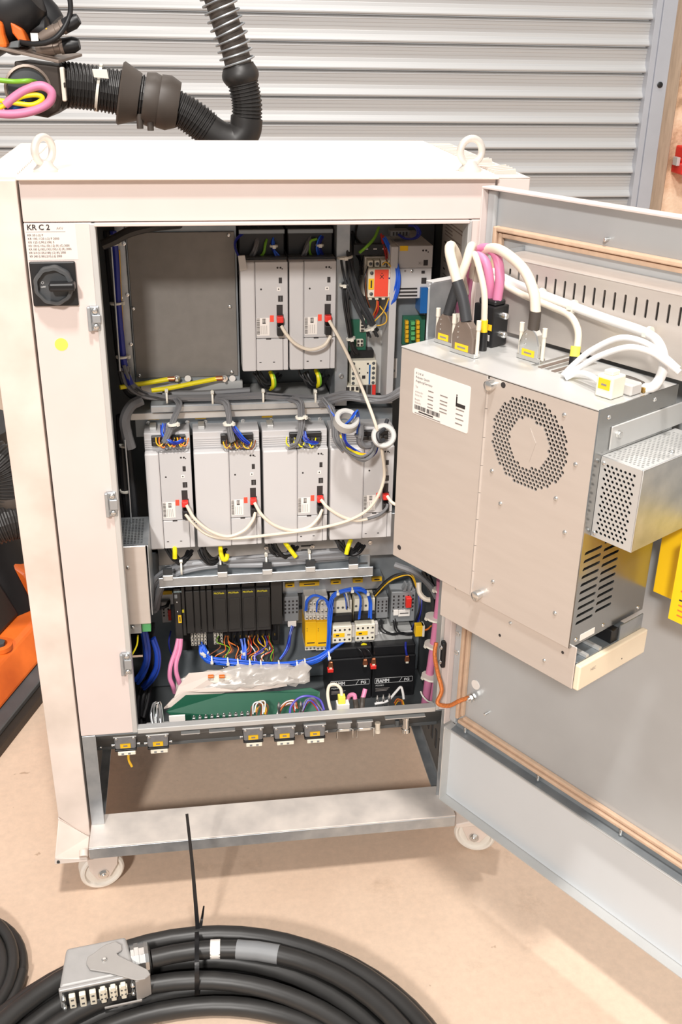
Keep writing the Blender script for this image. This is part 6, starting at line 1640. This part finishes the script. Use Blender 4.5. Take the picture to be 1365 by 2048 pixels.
cl = spline([P(478, 132, HY), P(466, 85, HY), P(450, 40, HY), P(432, -15, HY), P(405, -80, HY), P(340, -180, HY), P(230, -235, HY), P(100, -215, HY), P(-20, -120, HY), P(-70, -40, HY + .02)], 14)
MB().tube(cl, 0.031, 18).build('sleeve_core', 'hood_brown', hs)
# spring wound over the sleeve
tot = sum((cl[i + 1] - cl[i]).length for i in range(len(cl) - 1)); turns = int(tot / 0.0165); N_ = turns * 18; pts = []
acc = [0]
for i in range(1, len(cl)): acc.append(acc[-1] + (cl[i] - cl[i - 1]).length)
j = 0
for k in range(N_ + 1):
    s = tot * k / N_
    while j < len(acc) - 2 and acc[j + 1] < s: j += 1
    f = (s - acc[j]) / (acc[j + 1] - acc[j]); c = cl[j].lerp(cl[j + 1], f); d = (cl[j + 1] - cl[j]).normalized()
    e = Vector((0, 1, 0)); e = (e - d * e.dot(d)).normalized(); b = d.cross(e); a = 2 * math.pi * k / 18
    pts.append(c + (e * math.cos(a) + b * math.sin(a)) * 0.0385)
MB().tube(pts, 0.0024, 6).build('spring', 'zinc', hs)
# clamp collars on the hose
def collar(p, d, prof, m='hood_brown', name='clamp_collar', parent=hs):
    return MB().lathe(p, d, prof, 28).build(name, m, parent)
d = (P(330, 205, HY) - P(240, 185, HY)).normalized()
collar(P(240, 186, HY), d, [(0.0, 0.066), (0.004, 0.069), (0.034, 0.056), (0.044, 0.052), (0.044, 0.046), (0.0, 0.060)])
collar(P(288, 196, HY), d, [(0, 0.045), (0.0, 0.056), (0.02, 0.060), (0.038, 0.054), (0.038, 0.045)])
collar(P(318, 202, HY), d, [(0, 0.045), (0.0, 0.058), (0.022, 0.060), (0.045, 0.050), (0.045, 0.038)])
for px, py in ((280, 246), (301, 250)):
    p = P(px, py, HY - .03); MB().tube(spline([p + Vector((0, 0, 0.02)), p, p - Vector((0, 0, 0.012))], 4), 0.0075, 10).build('rubber_lug', 'hood_brown', hs)
tg = MB(); a = P(184, 138, HY - .058)
MB().prism([P(184, 138, HY - .062), P(188, 155, HY - .060), P(218, 158, HY - .056), P(214, 139, HY - .058)], (0, 0.002, 0)).build('name_tag', 'tie_white', hs, 0.0008)
tie(hs, P(198, 176, HY), d, 0.0505, 0.006, head=(0, -0.4, 1))
# bracket holding the hose
bk = thing('hose_bracket', 'dark steel bracket clamping the black hose beside the robot wrist', 'bracket', P(80, 230, HY))
q = [(28, 122), (118, 133), (124, 200), (118, 222), (95, 236), (60, 230), (32, 200)]
MB().prism([P(x, y, HY - .085) for x, y in q], (0.012, 0.15, 0)).build('block', 'bracket_dark', bk, 0.004, 2)
MB().prism([P(118, 133, HY - .08), P(136, 140, HY - .05), P(136, 206, HY - .05), P(124, 222, HY - .08)], (0.01, 0.1, 0)).build('side_jaw', 'bracket_dark', bk, 0.003)
MB().prism([P(-30, 93, HY - .10), P(118, 127, HY - .10), P(165, 113, HY + .04), P(60, 96, HY + .06)], (0, 0, 0.006)).build('mount_plate', 'brown_metal', bk, 0.001)
c = P(56, 178, HY - .088)
MB().lathe(c, (0.15, -1, 0), [(0, 0.050), (0.006, 0.050), (0.008, 0.045), (0.002, 0.043)], 28).build('rim_ring', 'brown_metal', bk)
MB().lathe(c, (0.15, -1, 0), [(0.001, 0.044), (0.0025, 0.042)], 28).build('bore', 'dark_inside', bk)
a = P(119, 134, HY - .10); b = P(134, 203, HY - .10)
bx('latch', a.x, b.x, HY - 0.105, HY - 0.085, b.z, a.z, 'terminal_cream', bk, 0.003, 2)
bx('latch_notch', a.x + 0.006, b.x + 0.001, HY - 0.107, HY - 0.10, (a.z + b.z) / 2 - 0.006, (a.z + b.z) / 2 + 0.004, 'bracket_dark', bk, 0.001)
# coloured cables coming out of the bracket
Y2 = HY - 0.13
dcable('pink_cable', [P(10, 210, Y2), P(35, 190, Y2), P(60, 176, Y2), P(85, 172, Y2), P(103, 185, Y2), P(98, 205, Y2), P(70, 220, Y2), P(30, 228, Y2), P(-20, 226, Y2)], 0.0095, 'cable_pink', 'pink cable loop hanging from the robot bracket', None)
dcable('earth_cable', [P(-20, 158, Y2), P(25, 163, Y2), P(58, 162, Y2), P(75, 165, Y2 + .06)], 0.0052, 'wire_green', 'green earth cable entering the robot bracket', None)
dcable('earth_cable', [P(-20, 225, Y2), P(15, 208, Y2), P(45, 193, Y2), P(75, 190, Y2), P(85, 198, Y2), P(65, 209, Y2), P(30, 206, Y2), P(-20, 198, Y2)], 0.0052, 'wire_yellow', 'yellow-green earth cable curled inside the pink loop', None)
o = MB().tube(spline([P(10, 216, Y2 + .02), P(30, 213, Y2 + .02), P(52, 204, Y2 + .02)], 6), 0.013, 10).build('blue_hose', 'blue_plastic'); tag(o, 'blue hose piece behind the pink cable loop', 'hose')
# wrist of the robot
wr = thing('robot_manipulator', 'orange and black robot arm end above the bracket', 'robot', P(30, 95, HY))
c = P(30, 30, HY)
MB().lathe(P(28, 8, HY - .02), (0.8, -0.2, 0.5), [(-0.16, 0.062), (-0.02, 0.070), (0.03, 0.066), (0.052, 0.048), (0.058, 0.02)], 28).build('motor_cover', 'black_plastic', wr)
MB().lathe(P(104, 40, HY), (0.45, -0.1, -0.5), [(-0.12, 0.03), (-0.01, 0.03), (0.01, 0.025)], 18).build('motor_end', 'black_plastic', wr)
MB().prism([P(-30, 42, HY - .095), P(4, 40, HY - .095), P(8, 70, HY - .095), P(16, 98, HY - .095), P(-30, 102, HY - .095)], (0, 0.12, 0)).build('orange_arm', 'robot_orange', wr, 0.01, 3)
MB().lathe(P(30, 66, HY + .01), (0.25, -1, 0.25), [(-0.03, 0.040), (0.02, 0.040), (0.024, 0.034)], 32).build('black_hub', 'black_plastic', wr)
MB().prism([P(19, 42, HY - .08), P(44, 58, HY - .08), P(50, 74, HY - .08), P(54, 86, HY - .08), P(38, 84, HY - .08), P(24, 66, HY - .08)], (0.004, 0.04, 0)).build('orange_web', 'robot_orange', wr, 0.004, 2)
MB().lathe(P(70, 58, HY - .02), (1, -0.2, 0.0), [(-0.04, 0.028), (0.03, 0.028), (0.035, 0.02)], 18).build('gear_nose', 'black_plastic', wr)
MB().prism([P(20, 84, HY - .09), P(40, 80, HY - .09), P(38, 96, HY - .09), P(16, 97, HY - .09)], (0, 0.03, 0)).build('grey_lug', 'zinc_dark', wr, 0.002)
a = P(61, 66, HY - .07); b = P(78, 87, HY - .07)
bx('rating_tag', a.x, b.x, HY - 0.072, HY - 0.069, b.z, a.z, 'paper', wr, 0)
def plug(p, d, l, r, nm, lab):
    t = thing(nm, lab, 'connector', p, 'round connectors on the robot arm')
    MB().lathe(p, d, [(0, r * 0.8), (l * 0.3, r), (l * 0.45, r), (l * 0.46, r * 0.88), (l * 0.6, r * 0.88), (l * 0.62, r * 1.02), (l * 0.7, r * 1.02)], 20).build('metal_shell', 'brown_metal', t)
    MB().lathe(p, d, [(l * 0.7, r), (l * 0.95, r * 1.05), (l * 1.1, r * 0.7)], 18).build('rubber_end', 'black_plastic', t)
plug(P(82, 78, HY - .08), (0.86, -0.1, 0.42), 0.085, 0.015, 'round_plug', 'upper round metal plug on the robot arm')
plug(P(74, 100, HY - .06), (0.95, -0.1, 0.14), 0.085, 0.016, 'round_plug', 'lower round metal plug just above the bracket plate')
a = P(91, 56, HY - .09); b = P(99, 70, HY - .09)
o = bx('orange_clip', a.x, b.x, HY - 0.092, HY - 0.088, b.z, a.z, 'wire_amber', None, 0.001); tag(o, 'small orange clip beside the upper round plug', 'clip')
dcable('black_cable', [P(134, -30, HY - .1), P(141, 8, HY - .1), P(138, 35, HY - .1), P(122, 65, HY - .11), P(100, 82, HY - .11), P(70, 88, HY - .1), P(40, 84, HY - .08)], 0.0055, 'cable_black', 'black cable curving down across the robot arm', None)

MB().tube(spline([Vector((-0.62, 1.08, 0.62)), Vector((-0.70, 1.06, 1.0)), Vector((-0.76, 1.02, 1.38))], 8), 0.11, 20, rf=lambda t: 0.125 - 0.03 * t).build('upper_link', 'robot_orange', wr)
MB().lathe((-0.76, 0.88, 1.42), (0, 1, 0), [(0, 0.11), (0.02, 0.13), (0.24, 0.13), (0.26, 0.11)], 28).build('elbow', 'robot_orange', wr)
MB().tube(spline([Vector((-0.74, 1.0, 1.46)), Vector((-0.45, 0.97, 1.60)), P(-25, 45, HY + .02)], 8), 0.08, 20, rf=lambda t: 0.095 - 0.035 * t).build('forearm', 'robot_orange', wr)
# ---------------------------------------------------------------- robot foot at the lower left
E = Vector((0.33, 0.944, 0)); M_ = Vector((0.944, -0.33, 0)); O2 = Vector((-0.205, 0.764, 0))
def RW(s, m, z): return O2 + E * s + M_ * m + Vector((0, 0, z))
tk = thing('floor_track', 'dark steel base track on the floor under the robot', 'track', RW(0.1, -0.3, 0))
MB(RW).box(-0.40, 0.90, -0.60, 0.055, 0.001, 0.028).build('lower_plate', 'bracket_dark', tk, 0.003)
MB(RW).box(-0.38, 0.88, -0.58, 0.035, 0.0285, 0.044).build('upper_plate', 'zinc_dark', tk, 0.002)
rb_ = thing('robot_pedestal', 'orange cast robot foot half hidden by the cabinet', 'robot', RW(0.1, -0.25, 0.045))
MB(RW).hexa([(-0.36, -0.55, 0.0445), (0.86, -0.55, 0.0445), (0.86, 0.0, 0.0445), (-0.36, 0.0, 0.0445)],
            [(-0.30, -0.50, 0.125), (0.80, -0.50, 0.125), (0.80, -0.045, 0.125), (-0.30, -0.045, 0.125)]).build('foot_plate', 'robot_orange', rb_, 0.012, 3)
MB(RW).lathe((0.25, -0.30, 0.1255), (0, 0, 1), [(0, 0.24), (0.05, 0.22), (0.16, 0.17), (0.30, 0.155), (0.50, 0.16)], 40).build('column', 'black_plastic', rb_)
MB(RW).hexa([(0.16, -0.14, 0.126), (0.24, -0.14, 0.126), (0.24, -0.035, 0.126), (0.16, -0.035, 0.126)], [(0.17, -0.14, 0.26), (0.23, -0.14, 0.26), (0.23, -0.10, 0.23), (0.17, -0.10, 0.23)]).build('rib', 'robot_orange', rb_, 0.008, 2)
for s in (-0.05, 0.38):
    MB(RW).lathe((s, -0.075, 0.1255), (0, 0, 1), [(0, 0.035), (0.012, 0.035), (0.014, 0.022), (0.004, 0.020)], 24).build('bolt_boss', 'robot_orange', rb_)
    MB(RW).lathe((s, -0.075, 0.13), (0, 0, 1), [(0, 0.017), (0.014, 0.017)], 6, False).build('anchor_bolt', 'zinc_dark', rb_)
MB(RW).hexa([(-0.10, -0.30, 0.127), (0.12, -0.30, 0.127), (0.12, -0.10, 0.127), (-0.10, -0.10, 0.127)], [(-0.08, -0.30, 0.36), (0.10, -0.30, 0.36), (0.10, -0.20, 0.36), (-0.08, -0.20, 0.36)]).build('black_cover', 'black_plastic', rb_, 0.01, 2)
h2 = thing('base_hose', 'black corrugated hose curving behind the left side of the cabinet', 'hose', P(10, 985, .75))
corrugated([P(-60, 902, .78), P(-10, 918, .76), P(18, 950, .75), P(24, 1000, .74)], 0.046, 0.0085, 'hose', h2, 'hose_black')
MB().lathe(P(24, 985, .74), (0.1, 0, -1), [(0, 0.046), (0.02, 0.05), (0.05, 0.035), (0.06, 0.02)], 20).build('rubber_boot', 'hood_brown', h2)
h3 = thing('base_hose', 'lower black corrugated hose lying across the robot foot', 'hose', P(20, 1070, .7))
corrugated([P(-70, 1070, .70), P(-10, 1052, .70), P(40, 1040, .72), P(110, 1050, .78)], 0.046, 0.0085, 'hose', h3, 'hose_black')
# ================================================================== cable coil with plug in the foreground
CC = Vector((0.19, -0.665, 0))
coil = thing('cable_coil', 'thick black cable coiled on the floor with a grey plug end', 'cable coil', (0.19, -0.645, 0))
turns = [(0.432, 0.0175), (0.396, 0.0175), (0.360, 0.0175), (0.324, 0.0175), (0.352, 0.0455), (0.388, 0.047), (0.422, 0.047), (0.444, 0.049), (0.420, 0.0775), (0.380, 0.0870)]
pts = []; n = 64; NT = len(turns) - 1
def rz(t):
    i = min(NT - 1, int(t)); f = t - i; f = f * f * (3 - 2 * f)
    return tuple(turns[i][k] * (1 - f) + turns[i + 1][k] * f for k in (0, 1))
a_end = math.radians(99.5)
for k in range(NT * n + 1):
    t = k / n; r, z = rz(t)
    a = a_end - 2 * math.pi * (NT - t)     # turns clockwise away from the plug when read backwards
    w = 1 + 0.018 * math.sin(2 * a + 0.7 * t) + 0.008 * math.sin(3 * a + 1.9 * t)
    pts.append(CC + Vector((math.cos(a) * r * w * 1.04, math.sin(a) * r * w, z + 0.004 * math.sin(a * 2 + t))))
pts = [p for p in pts]
for p in pts: p.z = max(p.z, 0.0172)
MB().tube(pts, 0.0165, 14).build('cable', 'rubber', coil)
# marks on the cable
def near(px, py, z):
    q = PZ(px, py, z); return min(range((NT - 1) * n + 2, len(pts) - 2), key=lambda i: (pts[i] - q).length)
i = near(495, 1945, 0.07)
MB().tube(pts[i - 1:i + 2], 0.0172, 14).build('grey_tape', 'terminal_grey', coil)
i = near(410, 1936, 0.085)
d = (pts[i + 1] - pts[i - 1]).normalized()
MB().lathe(pts[i] - d * 0.009, d, [(0, 0.0171), (0.018, 0.0171)], 14).build('white_mark', 'paper', coil)
rd = random.Random(8)
# plug end
g0 = pts[-1]; gd = (pts[-1] - pts[-3]).normalized()
pl = thing('heavy_plug', 'grey cast plug with lever and cream pin inserts on the coiled cable', 'plug', g0 + gd * 0.08)
up = Vector((0, -0.18, 0.98)); gd = Vector((gd.x, gd.y, 0)).normalized(); fw = gd.cross(up).normalized()
if fw.y > 0: fw = -fw
up = fw.cross(gd).normalized()
if up.z < 0: up = -up
o0 = g0 + gd * 0.030 + Vector((0, 0, 0.004))
def LG(a, b, c): return o0 + gd * a + fw * b + up * c
def LW(a, b, c): return o0 + gd * a + fw * (b * 0.74 - 0.006) + up * c      # a away from the gland, b toward the viewer, c up
gl = MB(LG).lathe((0.006, 0, 0), (-1, 0, 0), [(0, 0.026), (0.006, 0.026), (0.0065, 0.030), (0.014, 0.030), (0.0145, 0.027), (0.024, 0.027), (0.0245, 0.0295), (0.031, 0.028), (0.034, 0.019)], 12, False)
gl.build('cable_gland', 'brass_nickel' if 'brass_nickel' in MAT else 'steel_bright', pl)
MB(LW).hexa([(0.006, -0.040, -0.026), (0.120, -0.040, -0.026), (0.132, 0.066, -0.026), (0.0, 0.066, -0.026)],
            [(0.012, -0.040, 0.026), (0.116, -0.040, 0.026), (0.132, 0.060, 0.028), (0.0, 0.060, 0.028)]).build('hood', 'cast_grey', pl, 0.005, 3)
MB(LW).box(-0.001, 0.133, 0.060, 0.070, -0.027, 0.029).build('rim', 'cast_grey', pl, 0.002, 2)
MB(LW).box(0.004, 0.128, 0.0695, 0.0715, -0.022, 0.024).build('insert_face', 'black_plastic', pl, 0.001)
for k in range(6):
    a = 0.112 - 0.0175 * k
    if k < 3:
        ii = MB(LW).box(a - 0.0055, a + 0.0055, 0.0715, 0.083, -0.019, 0.019).build('pin_insert', 'insert_cream', pl, 0.0012)
        for c in (-0.008, 0.009):
            MB(LW).box(a - 0.0025, a + 0.0025, 0.083, 0.0834, c - 0.0025, c + 0.0025).build('pin_hole', 'zinc_dark', ii)
    else:
        ii = MB(LW).box(a - 0.007, a + 0.007, 0.0715, 0.081, -0.013, 0.014).box(a - 0.0045, a + 0.0045, 0.0715, 0.083, -0.021, 0.021).build('pin_insert', 'insert_cream', pl, 0.0012)
        for c in (-0.007, 0.007):
            for e in (-0.0032, 0.0032):
                MB(LW).box(a + e - 0.0016, a + e + 0.0016, 0.083, 0.0834, c - 0.0022, c + 0.0022).build('pin_hole', 'zinc_dark', ii)
for a in (0.1265, 0.008):
    for c in (-0.014, 0.012):
        MB(LW).lathe((a, 0.0695, c), (0, 1, 0), [(0, 0.004), (0.012, 0.004), (0.014, 0.003)], 10).build('guide_screw', 'steel_bright', pl)
# locking lever lying on the hood
lev = [(0.070, -0.006), (0.050, -0.022), (0.030, -0.026), (0.020, -0.014), (0.020, 0.000), (0.030, 0.006), (0.026, 0.014), (-0.020, 0.064), (-0.024, 0.078), (-0.014, 0.086), (0.000, 0.086), (0.046, 0.052), (0.078, 0.034), (0.084, 0.016), (0.080, 0.000)]
MB(LW).prism([(a, b, 0.0292) for a, b in lev], (0, 0, 0.004)).build('lever', 'lever_grey', pl, 0.001)
MB(LW).hexa([(-0.022, 0.072, -0.034), (0.004, 0.082, -0.034), (0.002, 0.086, -0.034), (-0.024, 0.076, -0.034)], [(-0.022, 0.074, 0.030), (0.004, 0.084, 0.030), (0.002, 0.088, 0.030), (-0.024, 0.078, 0.030)]).build('lever_end', 'lever_grey', pl, 0.001)
MB(LW).box(-0.006, 0.06, 0.084, 0.088, -0.036, -0.030).build('lever_bar', 'lever_grey', pl, 0.001)
MB(LW).lathe((0.052, 0.018, 0.0335), (0, 0, 1), [(0, 0.005), (0.003, 0.005), (0.005, 0.003)], 16).build('pivot', 'steel_bright', pl)
# black cable tie round the coil with its long tail
tp = thing('strap_tie', 'long black cable tie round the coil, its tail standing upright', 'cable tie', (0.205, -0.26, 0.0))
base = PZ(395, 1866, 0.075)
loop = [PZ(394, 1858, 0.070), PZ(394, 1870, 0.098), PZ(394, 1890, 0.102), PZ(394, 1925, 0.104), PZ(394, 1958, 0.078), PZ(394, 1975, 0.050), PZ(394, 1990, 0.020)]
def strap(path, w, th, name, m='black_plastic', side=Vector((1, 0.1, 0))):
    sp = spline(path, 6); mb = MB(); vs = []; fs = []
    for i, p in enumerate(sp):
        d = (sp[min(i + 1, len(sp) - 1)] - sp[max(i - 1, 0)]).normalized()
        s = (side - d * side.dot(d)).normalized(); q = d.cross(s)
        ww = w if not callable(w) else w(i / (len(sp) - 1))
        for a, b in ((-1, -1), (1, -1), (1, 1), (-1, 1)): vs.append(tuple(p + s * ww * a + q * th * b))
    for i in range(len(sp) - 1):
        for k in range(4):
            fs.append((i * 4 + k, i * 4 + (k + 1) % 4, i * 4 + 4 + (k + 1) % 4, i * 4 + 4 + k))
    fs += [(3, 2, 1, 0), tuple(len(vs) - 4 + k for k in range(4))]
    return mb.add(vs, fs).build(name, m, tp)
strap(loop, 0.0040, 0.0008, 'band')
strap([PZ(396, 1862, 0.085), P(391, 1800, -.225), P(384, 1720, -.215), P(374, 1628, -.20)], lambda t: 0.0040 - 0.0014 * t, 0.0008, 'tail')
p = PZ(400, 1858, 0.085)
MB().box(p.x - 0.005, p.x + 0.005, p.y - 0.004, p.y + 0.004, p.z - 0.004, p.z + 0.005).build('head', 'black_plastic', tp, 0.001)
strap([p, P(404, 1838, -.21), P(408, 1812, -.205)], lambda t: 0.0036 - 0.0022 * t, 0.0008, 'short_tail')
# second, thinner coil at the left edge
c2 = thing('cable_coil', 'thinner black cable coil lying at the left edge of the floor', 'cable coil', (-0.302, -0.232, 0))
pts2 = []
tt = [(0.172, 0.012), (0.150, 0.012), (0.128, 0.012), (0.142, 0.030), (0.164, 0.031), (0.180, 0.020)]
for k in range(5 * 48 + 1):
    t = k / 48; i = min(4, int(t)); f = t - i; r = tt[i][0] * (1 - f) + tt[i + 1][0] * f; z = tt[i][1] * (1 - f) + tt[i + 1][1] * f
    a = 2 * math.pi * t; w = 1 + 0.03 * math.sin(2 * a + t)
    pts2.append(Vector((-0.302 + r * w * math.cos(a) * 1.05, -0.232 + r * w * math.sin(a), z)))
MB().tube(pts2, 0.0105, 12).build('cable', 'rubber', c2)
